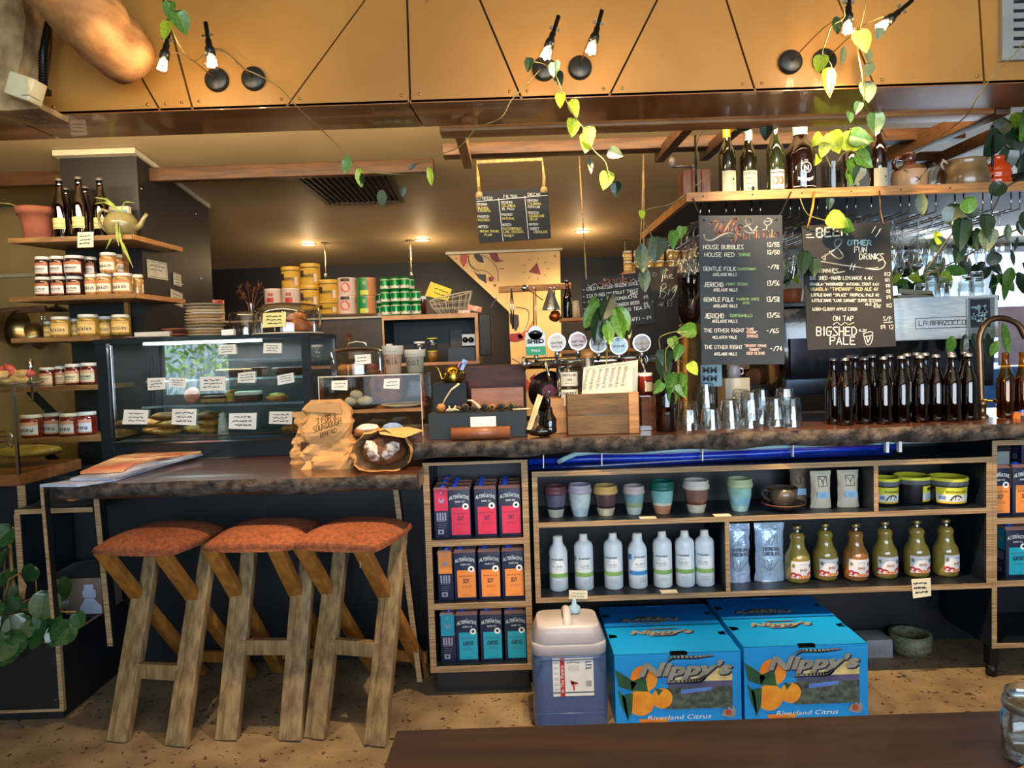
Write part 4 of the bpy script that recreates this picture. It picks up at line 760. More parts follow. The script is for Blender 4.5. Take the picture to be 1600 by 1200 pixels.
# cup and saucer
BRN = pm('brown_stoneware', (92, 78, 66), (58, 46, 38), .3, scale=14, coat=.5); x = W(1226, 800, 3.0).x
t = thing('saucer', 'dark brown stoneware saucer under the teacup', 'saucer', (x, 3.02, zS1)); m = MB(); m.lathe([(0, 0), (.04, 0), (.05, .008), (.088, .026), (.090, .029), (.05, .013), (0, .008)], n=28); part('dish', m, BRN, t); m = MB(); m.lathe([(.088, .026), (.0915, .028), (.090, .031)], n=28); part('rim', m, pm('rust_rim', (150, 84, 56), (120, 62, 40), .4), t)
t = thing('teacup', 'dark brown stoneware teacup on its saucer', 'cup', (x, 3.02, zS1+.0092)); m = MB(); m.lathe([(0, 0), (.03, 0), (.05, .02), (.058, .045), (.062, .085), (.059, .085), (.055, .045), (.045, .02), (0, .01)], n=26); part('bowl', m, BRN, t)
m = MB(); m.tube([(-.058, -.01, .072), (-.085, -.012, .08), (-.094, -.012, .065), (-.08, -.012, .045), (-.055, -.01, .03)], .005, 8); part('handle', m, BRN, t)
# coffee bags
KRAFT = pm('pale_kraft', (208, 198, 178), (184, 172, 152), .75, scale=6, bump=.5, bs=30)
def pouch(name, label, x, y, z, w_, h, d_, mt, rz=0, cat='bag', seed=1, grp=None, top=.06, jit=.004):
    rnd = random.Random(seed); t = thing(name, label, cat, (x, y, z), rz, grp); m = MB(); nx, nz = 8, 12
    for side in (-1, 1):
        vv = []
        for j in range(nz+1):
            k = j/nz; ww = w_/2*(1-.06*math.sin(PI*k)+(.03 if k < .1 else 0)); dd = d_/2*min(1, (1-k)/.35)**.6 if k > .65 else d_/2*(.8+.2*math.sin(PI*k/.65))
            for i in range(nx+1): u = -1+2*i/nx; vv.append((ww*u+rnd.uniform(-jit, jit)*.3, side*(dd*(1-u**4)+.001)*1+rnd.uniform(-jit, jit)*(abs(u) < .99)*.6, h*k))
        m.add(vv, [(j*(nx+1)+i, j*(nx+1)+i+1, (j+1)*(nx+1)+i+1, (j+1)*(nx+1)+i) for j in range(nz) for i in range(nx)], 0, True)
        if side < 0: fr_ = vv
    m.add([v for v in fr_[:nx+1]]+[(v[0], -v[1], v[2]) for v in fr_[:nx+1]], [(i, i+1, nx+2+i, nx+1+i) for i in range(nx)])
    part('pouch', m, mt, t); return t
def onpouch(d_, h, off=.004):                # front surface of a pouch
    def f(u, v, d=0):
        k = v/h; dd = d_/2*min(1, (1-k)/.35)**.6 if k > .65 else d_/2*(.8+.2*math.sin(PI*k/.65)); return Vector((u, -dd-off+d, v))
    return f
PB = pm('pale_blue_label', (150, 190, 226), (140, 180, 218), .6)
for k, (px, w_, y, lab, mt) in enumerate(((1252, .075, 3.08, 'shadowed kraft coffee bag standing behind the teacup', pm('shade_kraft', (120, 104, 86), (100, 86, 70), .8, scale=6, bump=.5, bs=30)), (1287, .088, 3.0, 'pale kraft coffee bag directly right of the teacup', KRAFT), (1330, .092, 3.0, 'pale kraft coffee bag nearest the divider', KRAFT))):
    t = pouch('coffee_bag', lab, W(px, 797, y).x, y+.03, zS1, w_, .158+.014*(k == 0), .05, mt, 0, seed=k, grp='kraft coffee bags'); q = MB(); f = onpouch(.05, .16); rect(q, f, -.024, .045, .024, .072, 0); scrib(q, f, -.016, .064, .032, 3, .007, .001, 1, d=-.0006)
    for a in ((-.019, .094, .019, .096), (-.019, .136, .019, .138), (-.019, .094, -.017, .138), (.017, .094, .019, .138)): rect(q, f, *a, 1, -.0006)
    stroke(q, [(-.012, .132), (-.004, .120), (0, .112), (.001, .098)], f, .0022, 1, True, -.0006); stroke(q, [(.014, .134), (.006, .124), (0, .112)], f, .0022, 1, True, -.0006); part('label', q, [PB, INK], t)
# yellow lidded tubs
TUBK = pm('black_tub', (22, 22, 26), (14, 14, 18), .35); YEL = pm('lemon_lid', (212, 210, 64), (196, 192, 52), .35); GRYL = pm('grey_lid_rim', (92, 98, 110), (76, 82, 94), .4)
x1d = sd1+.009
for k, (px, wpx, y, lab, a) in enumerate(((1389, 42, 3.02, 'black tub with yellow lid directly right of the divider', 0), (1431, 58, 3.05, 'black tub with yellow lid between its two neighbours, label turned right', .62), (1487, 60, 3.0, 'largest yellow-lidded tub, nearest the right end', -.1))):
    r = wpx/2*y/F_PX*.96; hh = .118; xx = W(px, 785, y).x; xx = max(xx, x1d+r*1.05); t = thing('food_tub', lab, 'tub', (xx, y+.03, zS1), a, 'yellow-lidded tubs'); m = MB(); m.lathe([(0, 0), (r*.84, 0), (r*.88, .006), (r*.94, hh-.03), (r*.94, hh-.02)], n=30); part('tub', m, TUBK, t)
    q = MB(); q.lathe([(r*.98, hh-.032), (r*1.0, hh-.030), (r*1.0, hh-.013)], n=30, mi=1); q.lathe([(r*1.0, hh-.013), (r*1.02, hh-.008), (r*.98, hh), (r*.90, hh), (r*.86, hh-.012), (0, hh-.012)], n=30, mi=0)
    for j in range(20): an = 2*PI*j/20; q.box(-.0015, -r*1.012, hh-.030, .0015, -r*1.0, hh-.014, 1, M=Matrix.Rotation(an, 4, 'Z'))
    part('lid', q, [YEL, GRYL], t); q = MB(); sl = r*.06/(hh-.03); f = FCY(r*.886, sl=sl); w2 = r*(.95 if k != 1 else .45); rect(q, f, -w2, .012, w2, hh-.038, 0, n=14); f2 = FCY(r*.886+.0008, sl=sl); rect(q, f2, -w2*.98, .02, w2*.98, .050, 1, n=14); rect(q, f2, -w2*.98, .012, w2*.98, .018, 2, n=10)
    f3 = FCY(r*.886+.0016, sl=sl)
    if k != 1:
        txt(q, 'biodegradable'.upper(), f3, .004, .058, .012, 4, w=w2*1.1, bold=.02); rect(q, f3, -w2*.85, .028, -w2*.5, .044, 3, n=2); stroke(q, [(-.02, .026), (-.008, .042), (.006, .046), (.018, .042), (.022, .036)], f3, .006, 4, True); stroke(q, [(.0, .044), (-.004, .028)], f3, .003, 4); circ(q, f3, .012, .03, .003, 4, 0, 6); circ(q, f3, .034, .044, .002, 3, 0, 6)
    else:
        for j in range(4): rect(q, f3, -w2*.7, .022+j*.007, w2*.3, .026+j*.007, 3, n=2)
        rect(q, f3, -w2*.4, .060, w2*.4, .074, 4, n=2)
    part('label', q, [YEL, pm('white_label', (222, 226, 224)), pm('gold_band', (220, 180, 50), (206, 166, 40)), pm('label_blue_grey', (110, 140, 190)), pm('label_dark', (70, 62, 20), (40, 36, 14))], t)
# drinking chocolate bags
FOIL = pm('blue_white_foil', (196, 216, 240), (164, 190, 226), .3, metal=.25, scale=5, bump=.7, bs=26)
for k, (px, w_, lab, jit) in enumerate(((1158, .098, 'crinkled silver-blue chocolate bag beside the divider', .010), (1205, .128, 'silver-blue DRINKING CHOCOLATE bag beside the juice', .007))):
    t = pouch('chocolate_bag', lab, W(px, 905, 3.02).x+.004*k, 3.05, zS0, w_, .252, .055, FOIL, 0, seed=k+7, jit=jit, grp='drinking chocolate bags'); q = MB(); f = onpouch(.055, .252, .007); th_ = .0016
    for a in ([(-.03, .155), (-.02, .175), (0, .195), (.024, .205), (.024, .18), (.03, .16)], [(-.018, .16), (-.004, .185), (.02, .2)], [(0, .16), (.008, .18), (.02, .2)], [(-.032, .10), (-.03, .07), (-.012, .05), (.01, .07), (.03, .10)], [(-.02, .10), (-.014, .06)], [(0, .10), (-.008, .055)]): stroke(q, a, f, th_, 0, True)
    hand(q, 'DRINKING', f, -.036, .138, .014, w=.074, th=.0022); hand(q, 'CHOCOLATE', f, -.036, .118, .014, w=.074, th=.0022); stroke(q, [(-.05, .222), (.03, .228)], f, .0015, 0)
    part('print', q, [pm('slate_ink', (52, 62, 84), (40, 48, 66))], t)
# juice bottles
JUI = pm('cloudy_apple_juice', (146, 132, 62), (132, 112, 50), .12, scale=3, coat=.8); JUI2 = pm('amber_apple_juice', (150, 104, 52), (130, 86, 40), .12, scale=3, coat=.8); APR = pm('apple_red', (176, 56, 72), (150, 36, 52), .5, scale=30)
def juice(mt):
    t = thing('juice_bottle', 'x', 'bottle'); m = MB(); r = .052
    m.lathe([(0, 0), (r-.008, 0), (r-.001, .010), (r, .03), (r, .105), (r-.004, .122), (r-.018, .148), (.031, .165), (.029, .178), (.033, .192), (.030, .203), (.020, .212)], n=24, mi=0); m.lathe([(.020, .212), (.017, .218), (.017, .236)], n=16, mi=1); part('body', m, [mt, CLEARW], t)
    q = MB(); q.lathe([(.0185, .228), (.0195, .231), (.0195, .240), (.017, .243), (0, .243)], n=16); part('cap', q, pm('gold_cap', (176, 156, 100), (140, 120, 76), .3, metal=.7), t)
    q = MB(); f = FCY(r+.0007); rect(q, f, -.05, .024, .05, .098, 0, n=14); f2 = FCY(r+.0014)
    for u, v, rr in ((-.040, .040, .014), (-.022, .034, .016), (.002, .030, .011), (.034, .038, .015), (.046, .046, .010)): circ(q, f2, u, v, rr, 1, 0, 12, rr*.75)
    rect(q, f2, -.02, .026, .03, .036, 2, n=6); circ(q, f2, -.040, .078, .007, 3, 0, 8, .009); circ(q, f2, .036, .076, .006, 4, 0, 8, .009)
    f3 = FCY(r+.002); hand(q, 'apple', f3, -.014, .056, .014, w=.034, th=.0018, mi=5, smooth=True); scrib(q, f3, -.02, .084, .04, 1, .005, .0014, 4)
    part('label', q, [pm('label_white', (222, 222, 232)), APR, pm('label_orange', (226, 160, 90)), pm('label_leaf', (120, 140, 96)), pm('label_navy', (50, 56, 100)), pm('label_rust', (170, 100, 80))], t); return t
jb = {}
for k, (px, y) in enumerate(((1250, 3.0), (1294, 3.02), (1342, 3.0), (1388, 3.02), (1438, 3.02), (1484, 3.02))):
    am = k == 2; lab = ['cloudy apple juice bottle beside the chocolate bags', 'cloudy apple juice bottle, second from the chocolate bags', 'amber apple juice bottle, browner than the others', 'cloudy apple juice bottle directly right of the amber one', 'cloudy juice bottle, second from the right of its shelf', 'cloudy juice bottle at the right end, label turned aside'][k]
    loc = (W(px, 890, y).x, y+.03, zS0); rz = [.1, .12, .0, -.05, -.02, .35][k]
    if am not in jb: t = juice(JUI2 if am else JUI); jb[am] = t; t.location = loc; t.rotation_euler = (0, 0, rz); t['label'] = lab; t['group'] = 'apple juice bottles'
    else: clone(jb[am], loc, rz, lab, 'apple juice bottles')
# paper notes on shelf edges
def note(name, label, c4, Y, rows=3, mat_=PAPER, grp=None, off=0, cat='note', writing=None, ink=INK, th_=None, tz=None):
    m = MB(); p = [W(px, py, Y) for px, py in c4]; m.add(p+[a+Vector((0, .0012, 0)) for a in p], [(0, 1, 2, 3), (7, 6, 5, 4), (0, 4, 5, 1), (1, 5, 6, 2), (2, 6, 7, 3), (3, 7, 4, 0)])
    q = MB(); f = FPX(Y, .0012); (x0, y0), (x1, y1), (x2, y2), (x3, y3) = c4; hp = ((y3-y0)+(y2-y1))/2; wp = ((x1-x0)+(x2-x3))/2; sl = (y1-y0)/max(1, x1-x0)
    for k in range(rows):
        yy = y0+hp*(k+1)/(rows+1)+sl*wp*.1; rnd = random.Random(k+int(x0)); x = x0+wp*(.12+.1*rnd.random()); e = x0+wp*(.75+.13*rnd.random())
        while x < e:
            l = min(rnd.uniform(.12, .28)*wp, e-x); stroke(q, [(x+l*i/5, yy+sl*(x-x0+l*i/5)+rnd.uniform(-.5, .5)*hp*.09) for i in range(6)], f, th_ or max(.7, hp*.05)*Y/F_PX/ (Y/F_PX), 0); x += l+wp*.05
    o = part(name, m, mat_); tag(o, label, cat, grp); part('handwriting', q, ink, o); return o
note('paper_note', 'small torn paper note on the lower shelf edge under the bottles', [(889, 922), (918, 923), (918, 936), (889, 936)], 2.915, 2)
note('paper_note', 'white paper price note hanging from the lower shelf edge on the right', [(1424, 905), (1454, 903), (1455, 931), (1427, 935)], 2.912, 3)
for nm, px, py, z_, lb in (('slip', 1045, 920, zS0, 'paper slip lying on the lower shelf between two bottles'), ('slip.001', 1012, 808, zS1, 'paper slip lying under the dark green lidded cup'), ('slip.002', 1128, 802, zS1, 'paper slip lying left of the sage-lidded cup')):
    a = W(px, py, 2.945); m = MB(); m.box(a.x-.035, 2.925, z_+.0003, a.x+.035, 2.965, z_+.0012); tag(part(nm, m, PAPER), lb, 'note')
# ================================================================ shelves on the black pillar
YJ = 3.6; SHW = pm('shelf_ply', (150, 112, 66), (112, 80, 46), .5, scale=4, st=(2, 12, 12)); SHD = pm('shelf_dark', (48, 36, 28), (34, 26, 20), .6)
zsh = [W(205, 366, YJ).z, W(205, 458, YJ).z, W(100, 526, YJ).z, W(100, 603, YJ).z, W(100, 684, YJ).z]
xr = W(206, 366, YJ).x
def pshelf(k, xl, xr_, wrap, label):
    z = zsh[k]; t = thing('pillar_shelf', label, 'shelf'); m = MB()
    pl_ = [(xl, YJ), (xr_, YJ)]+([(xr_+.03, 4.08)] if wrap else [(xr_, 3.9)])+[(-1.987, 4.08), (-1.987, 3.898), (-2.41, 3.898)]+([] if wrap else [])
    if not wrap: pl_ = [(xl, YJ), (xr_, YJ), (xr_, 3.898), (-2.41, 3.898)]
    m.prism(pl_, lambda u, v, d: Vector((u, v, z-d)), .024); part('board', m, [SHW], t)
    if wrap: q = MB(); q.prism([(xr_+.004, YJ+.01), (xr_+.034, 4.078), (xr_+.030, 4.08), (xr_, YJ+.01)], lambda u, v, d: Vector((u, v, z+.0005-d)), .025); part('front_edge', q, PINE, t)
    return t
pshelf(0, W(12, 375, YJ).x, xr, True, 'top ply shelf wrapping round the black pillar, beer bottles and teapot on it')
pshelf(1, W(14, 466, YJ).x, xr, True, 'second ply shelf round the black pillar, two layers of jars on it')
x150 = W(158, 560, YJ).x
pshelf(2, W(17, 528, YJ).x, x150, False, 'third pillar shelf down, holding pickle jars')
pshelf(3, W(-20, 606, YJ).x, x150, False, 'fourth pillar shelf down, holding dark red jars')
pshelf(4, W(22, 688, YJ).x, x150, False, 'lowest pillar shelf, holding wide red jam jars')
for k, (py, z_) in enumerate(((690, zsh[3]-.03), (770, zsh[4]-.03))):
    m = MB(); m.bar((-2.62, 3.86, z_), (-2.42, 3.86, z_-.22), .03, .035, up=Vector((0, 1, 0))); tag(part('shelf_bracket', m, BLACKM), ['black slanted bracket under the dark red jars', 'black slanted bracket under the jam jars'][k], 'bracket')
m = MB(); x = W(201, 420, 3.88).x; m.box(x-.02, 3.86, zsh[1], x, 3.885, zsh[0]-.024); tag(part('shelf_post', m, PINE), 'short pale post between the two upper pillar shelves', 'post')
m = MB(); x = W(204, 500, 3.88).x; m.box(x-.02, 3.86, zsh[2]-.02, x, 3.885, zsh[1]-.024); tag(part('shelf_post', m, PINE), 'short pale post below the second pillar shelf', 'post')
# beer longnecks
BROWN = glass('brown_glass', (.34, .15, .03), 1.6, base=.03); BRBEER = pm('dark_beer', (26, 12, 6), (16, 8, 4), .08, spec=.8, coat=1, scale=2)
CAPM = pm('silver_crown', (190, 190, 192), (150, 150, 154), .3, metal=.8); LAB = pm('buff_label', (226, 206, 140), (208, 188, 122), .7)
BPR = [(0, 0), (.030, 0), (.0335, .004), (.034, .016), (.034, .150), (.0325, .165), (.0255, .192), (.0185, .215), (.0145, .245), (.0135, .268), (.0150, .270), (.0150, .280), (.0135, .282)]
def beer(label, loc, sc=1, lab=False, fill=.6, mt=None, grp=None, cap=True, first=None):
    t = thing('beer_bottle', label, 'bottle', loc, 0, grp); t.scale = (sc,)*3
    m = MB(); m.lathe(BPR, n=20); part('bottle', m, mt or BROWN, t)
    if fill: m = MB(); m.lathe([(0, .003)]+[(r-.0022, z) for r, z in BPR[1:] if z < fill*.3]+[(0, fill*.3)], n=16); part('beer', m, BRBEER, t)
    if cap: m = MB(); m.lathe([(.0165, .272), (.0160, .276), (.0145, .284), (0, .286)], n=14); part('cap', m, CAPM, t)
    if lab: q = MB(); f = FCY(.0346); rect(q, f, -.034, .048, .034, .098, 0, n=10); f2 = FCY(.0352); txt(q, 'PALE COLD', f2, 0, .070, .010, 1, w=.056); scrib(q, f2, -.025, .088, .05, 1, .005, .001, 1); rect(q, f2, -.032, .053, .032, .056, 2, n=8); part('label', q, [LAB, INK, pm('label_olive', (120, 120, 60))], t)
    return t
bb = beer('x', (0, 0, 0), 1, True); first_ = True
for px, y, l in ((97, 3.72, 'labelled brown beer bottle on the top pillar shelf, beside the terracotta pot'), (127, 3.70, 'labelled brown beer bottle on the top pillar shelf, middle of the front three'), (160, 3.74, 'labelled brown beer bottle on the top pillar shelf, behind the teapot handle'), (107, 3.85, 'brown beer bottle on the top pillar shelf, tucked behind the left one'), (137, 3.83, 'brown beer bottle on the top pillar shelf, tucked behind the middle one')):
    loc = (W(px, 360, y).x, y, zsh[0]); sc = 1.12 if y < 3.75 else 1.06
    if first_: bb.location = loc; bb.scale = (sc,)*3; bb['label'] = l; bb['group'] = 'beer bottles on the pillar'; first_ = False
    else: clone(bb, loc, rnd.uniform(-.2, .2), l, 'beer bottles on the pillar', sc)
# terracotta pot, teapot, little box
TERRA = pm('terracotta', (148, 84, 62), (112, 60, 44), .8, scale=8, bump=.3); x = W(60, 368, 3.74).x
t = thing('terracotta_pot', 'weathered terracotta pot at the left end of the top pillar shelf', 'pot', (x, 3.74, zsh[0])); m = MB(); m.lathe([(0, 0), (.066, 0), (.068, .025), (.062, .028), (.082, .135), (.094, .138), (.098, .172), (.090, .172), (.08, .13), (0, .12)], n=26); part('pot', m, TERRA, t)
m = MB(); m.tube([(-.05, 0, .165), (-.1, -.05, .19), (-.19, -.08, .2)], .003, 5); o = part('stem', m, VINE, t); leaf('ovate', 0, t, (-.22, -.08, .215), .09, 0, 1.2, .4); leaf('ovate', 0, t, (-.235, -.08, .17), .07, 0, .2, .8)
x = W(190, 360, 3.68).x; t = thing('teapot', 'olive stoneware teapot with a spider plant trailing from it on the top pillar shelf', 'teapot', (x, 3.68, zsh[0]+.0)); TG = pm('olive_stoneware', (140, 130, 84), (112, 104, 66), .35, scale=14, coat=.4)
m = MB(); m.lathe([(0, 0), (.05, 0), (.07, .02), (.082, .055), (.078, .09), (.055, .118), (.048, .12), (.048, .115), (0, .11)], n=26); part('body', m, TG, t)
m = MB(); m.tube([(.07, 0, .04), (.10, 0, .06), (.115, 0, .09), (.135, 0, .115)], [.018, .014, .010, .009], 10); part('spout', m, TG, t); m = MB(); m.tube([(-.06, 0, .13), (-.09, 0, .145), (-.115, 0, .12), (-.11, 0, .07), (-.075, 0, .03)], .008, 8); part('handle', m, TG, t)
for k, (a, b_) in enumerate((((0, 0, .12), (-.11, -.03, .20)), ((0, 0, .12), (-.12, -.02, .17)), ((0, 0, .12), (.08, -.01, .17)), ((.02, -.06, .05), (.06, -.1, -.10)), ((.02, -.06, .07), (.035, -.1, -.06)), ((.04, -.09, -.04), (.10, -.1, -.17)), ((.04, -.09, -.04), (-.03, -.1, -.075)), ((.02, -.05, .06), (.03, -.1, -.04)))):
    a = Vector(a); b_ = Vector(b_); m = MB(); mid = (a+b_)/2+Vector((0, -.02, .03)); pts = [a, (a+mid)/2+Vector((0, 0, .01)), mid, (mid+b_)/2, b_]
    for i in range(4): w0, w1 = [.004, .006, .007, .005, .001][i:i+2]; m.add([pts[i]-Vector((w0, 0, w0*.4)), pts[i]+Vector((w0, 0, w0*.4)), pts[i+1]+Vector((w1, 0, w1*.4)), pts[i+1]-Vector((w1, 0, w1*.4))], [(0, 1, 2, 3)], 0, True)
    part('leaf', m, [pm('spider_leaf', (170, 180, 90), (110, 130, 56), .5, scale=30)], t)
x = W(186, 330, 3.84).x; t = thing('picture_box', 'small cream box with a red and blue picture behind the teapot', 'box', (x, 3.83, zsh[0])); m = MB(); m.box(-.045, 0, 0, .055, .03, .19); part('box', m, PAPER, t)
q = MB(); f = FL(-.001); rect(q, f, -.04, .06, .05, .17, 1); circ(q, f, .01, .14, .02, 0, -.0006, 9, .014); rect(q, f, -.03, .07, .01, .10, 2, -.0006); part('picture', q, [pm('pic_red', (200, 70, 60)), pm('pic_blue', (130, 160, 176)), pm('pic_cream', (236, 226, 196))], t)
# jars
def jar(kind, r, h):
    fillc, band, mid, txt_, scr = dict(olive=((58, 30, 28), (176, 110, 76), (232, 226, 222), 'OLIVE', 0), dukkah=((196, 148, 84), (206, 134, 86), (236, 226, 204), 'dukkah', 1), pickle=((188, 152, 62), (220, 178, 104), (240, 204, 132), 'pickles', 1), red=((92, 20, 20), (202, 146, 106), (226, 206, 168), 'BEETROOT', 0), jam=((120, 30, 20), (206, 150, 130), (206, 210, 228), 'honey', 1), tom=((60, 28, 24), (180, 112, 80), (226, 220, 216), 'TAPENADE', 0), red2=((92, 20, 20), (204, 160, 120), (196, 196, 166), 'MUSTARD', 0))[kind]
    t = thing('preserve_jar', 'x', 'jar'); m = MB(); m.lathe([(0, 0), (r*.9, 0), (r*.98, .006), (r, .014), (r, h*.72), (r*.95, h*.80), (r*.86, h*.84), (r*.86, h*.9)], n=20); part('contents', m, pm('jar_'+kind, fillc, tuple(int(v*.7) for v in fillc), .12, scale=(60 if kind in ('dukkah', 'pickle') else 12), coat=.9), t)
    m = MB(); m.lathe([(r*.93, h*.85), (r*.95, h*.86), (r*.95, h*.97), (r*.91, h), (0, h)], n=22); part('lid', m, pm('white_lid', (226, 224, 218), (208, 206, 200), .35), t)
    q = MB(); f = FCY(r+.0007); a = r*1.15; rect(q, f, -a, h*.12, a, h*.68, 1, n=10); rect(q, FCY(r+.0013), -a, h*.54, a, h*.68, 0, n=10); rect(q, FCY(r+.0013), -a, h*.12, a, h*.17, 0, n=10); f2 = FCY(r+.002)
    if scr: hand(q, txt_, f2, -r*.8, h*.28, h*.17, w=r*1.7, th=h*.022, mi=2, smooth=True)
    else: txt(q, txt_, f2, 0, h*.34, h*.13, 2, w=r*1.5, bold=.02); scrib(q, f2, -r*.7, h*.27, r*1.4, 1, .006, h*.016, 2)
    part('label', q, [pm('jb_%s' % kind, band, tuple(int(v*.94) for v in band), .7), pm('jm_%s' % kind, mid, tuple(int(v*.94) for v in mid), .7), pm('jar_ink', (60, 50, 54), (44, 38, 42))], t); return t
JT = {}
def putjar(kind, px, py, Y, z, wpx, hpx, label, grp, rz=0):
    r = .5*wpx*Y/F_PX; h = hpx*Y/F_PX; loc = (W(px, py, Y).x, Y, z)
    if kind not in JT: JT[kind] = (jar(kind, .04, .10),); t = JT[kind][0]; t.location = loc; t['label'] = label; t['group'] = grp; t.rotation_euler = (0, 0, rz)
    else: t = clone(JT[kind][0], loc, rz, label, grp)
    t.scale = (r/.04, r/.04, h/.10); return t
G1 = 'jars on the second pillar shelf'
for k, (px, w_) in enumerate(((69, 24), (93, 22), (118, 24))): putjar('olive', px, 455, 3.68, zsh[1], w_, 31, 'dark OLIVE jar in the lower layer, %s from the left' % ORD[k], G1, -.05)
for k, (px, w_) in enumerate(((144, 19), (165, 24), (193, 28))): putjar('dukkah', px, 455, 3.68, zsh[1], w_, 33, 'tan dukkah jar in the lower layer, %s of three' % ORD[k], G1)
putjar('dukkah', 215, 455, 3.78, zsh[1], 18, 33, 'nut-filled jar with no front label showing, at the right end of the second shelf', G1, 2.4)
for k, (px, w_) in enumerate(((68, 23), (91, 22), (118, 30), (142, 18))): putjar('tom', px, 420, 3.68+.07*(k == 3), zsh[1]+31*3.68/F_PX+.0006, w_, 31, 'dark jar with white label stacked in the upper layer, %s from the left' % ORD[k], G1, -.1)
for k, (px, w_) in enumerate(((170, 24), (180, 22))): putjar('dukkah', px+k*2, 420, 3.68+.085*k, zsh[1]+33*3.68/F_PX+.0006, w_-k*2, 32, ['tan dukkah jar stacked alone on top of the lower layer', 'nut-filled jar tucked behind the upper dukkah jar'][k], G1, 1.5*k)
G2 = 'pickle jars on the third pillar shelf'
for k, (px, w_, h_) in enumerate(((76, 13, 26), (96, 28, 32), (117, 14, 29), (139, 30, 34), (165, 20, 31), (190, 27, 32))): putjar('pickle', px, 520, 3.70+(.06 if w_ < 22 else 0), zsh[2], w_, h_, 'yellow pickle jar, %s from the left on the third pillar shelf' % ORD[k], G2, .1*(k % 3))
G3 = 'dark red jars on the fourth pillar shelf'
for k, (px, w_, h_) in enumerate(((75, 22, 29), (96, 17, 30), (116, 24, 33), (140, 24, 34))): putjar('red' if k < 3 else 'red2', px, 597, 3.70+(.03 if k == 1 else 0), zsh[3], w_, h_, 'dark red jar, %s from the left on the fourth pillar shelf' % ORD[k], G3)
G4 = 'wide jam jars on the lowest pillar shelf'
for k, (px, w_) in enumerate(((52, 33), (85, 29), (109, 27), (136, 31))): putjar('jam', px, 678, 3.68+.05*(k % 2), zsh[4], w_, 36, 'wide red jam jar, %s from the left on the lowest pillar shelf' % ORD[k], G4, -.15)
# notes on shelf fronts and pillar
note('price_note', 'square grey price note on the top pillar shelf edge', [(121, 363), (146, 362), (146, 386), (121, 387)], 3.594, 3)
def pillar_note(label, px, py, w_, h_, rot, rows, seed):   # on the pillar's right side (plane x = -1.989)
    d = CR @ Vector(((px-800)/F_PX, (600-py)/F_PX, -1)); t_ = -1.986/d.x; c = Vector((-1.986, d.y*t_, CAMZ+d.z*t_)); m = MB(); cr, sr = math.cos(rot), math.sin(rot)
    f = lambda u, v, d=0: c+Vector((.0015+d, u*cr-v*sr, u*sr+v*cr)); m.prism([(-w_/2, -h_/2), (w_/2, -h_/2), (w_/2, h_/2), (-w_/2, h_/2)], lambda u, v, d: f(u, v, -d), .0012); o = tag(part('pinned_note', m, PAPER), label, 'note')
    q = MB(); scrib(q, f, -w_*.38, h_*.22, w_*.76, rows, h_*.24, .0035, 0, seed=seed, d=.0008)
    for a in ([(-w_*.44, -h_*.42), (w_*.44, -h_*.42), (w_*.44, h_*.42), (-w_*.44, h_*.42), (-w_*.44, -h_*.42)],): stroke(q, a, f, .002, 0, False, .0008)
    part('handwriting', q, INK, o)
pillar_note('largest cream note pinned on the right side of the black pillar', 246, 422, .23, .10, .02, 2, 1)
pillar_note('small cream note pinned right of the largest one on the pillar', 277, 437, .10, .072, -.06, 3, 2)
pillar_note('narrow cream note pinned lowest on the right side of the pillar', 276, 466, .15, .085, -.12, 3, 3)
# ---------------------------------------------------------------- brass pots, rail and glass cabinet at the far left
BRASS = pm('tarnished_brass', (176, 150, 96), (120, 98, 58), .28, metal=.85, scale=6)
m = MB(); a = W(-30, 489, 4.45); b_ = W(72, 482, 4.45); m.bar(a, b_, .03, .04, bev=.004); tag(part('pot_rail', m, TIMBER), 'short timber rail on the ochre wall with pans hanging from it', 'rail')
t = thing('hanging_pan', 'large tarnished metal bowl hanging at the left edge', 'pan', W(14, 512, 4.44)); m = MB(); m.lathe([(0, 0), (.05, .005), (.10, .05), (.115, .11), (.12, .115)], n=26, M=Matrix.Rotation(1.75, 4, 'Y') @ Matrix.Translation((0, 0, -.06))); part('bowl', m, BRASS, t); m = MB(); m.tube([(0, 0, .07), (0, 0, .12)], .004, 6); part('hook', m, BLACKM, t)
t = thing('hanging_pan', 'smaller dull brass bowl hanging on two rods beside the large one', 'pan', W(64, 522, 4.44)); m = MB(); m.lathe([(0, 0), (.04, .005), (.075, .04), (.09, .09)], n=24, M=Matrix.Rotation(-1.9, 4, 'Y') @ Matrix.Translation((0, 0, -.05))); part('bowl', m, BRASS, t); m = MB(); m.tube([(.01, 0, .03), (.012, 0, .16)], .004, 6); m.tube([(.03, 0, .03), (.03, 0, .16)], .004, 6); part('rod', m, CHROME, t)
m = MB(); m.lathe([(.075, 0), (.05, .02), (.012, .03), (0, .05)], W(88, 486, 4.62), 20); m.tube([W(88, 482, 4.62), W(88, 476, 4.62), W(88, 474, 4.72)], .006, 6); tag(part('domed_cover', m, BLACKM), 'black domed lid hung above the pickle jars', 'lid')
m = MB(); m.box(-2.9, 4.69, 1.3, -2.5, 4.719, 1.72); tag(part('orange_board', m, pm('orange_brown_board', (176, 116, 56), (150, 96, 44))), 'orange-brown board on the wall behind the pickle jars', 'board')
WD = pm('warm_wood_base', (130, 82, 44), (104, 62, 34), .4, scale=4, st=(2, 8, 8)); Yg = 3.1
gc = thing('glass_cabinet', 'glass counter cabinet with wooden base at the left edge', 'cabinet'); xr_ = W(27, 700, Yg).x; zt_ = W(10, 606, Yg).z; zb2 = W(10, 742, Yg).z
m = MB(); m.box(-3.0, Yg, zb2-.05, xr_, 3.55, zb2); part('base', m, WD, gc); m = MB(); m.box(-3.0, Yg, zt_-.008, xr_, 3.55, zt_); part('top_pane', m, CLEAR, gc)
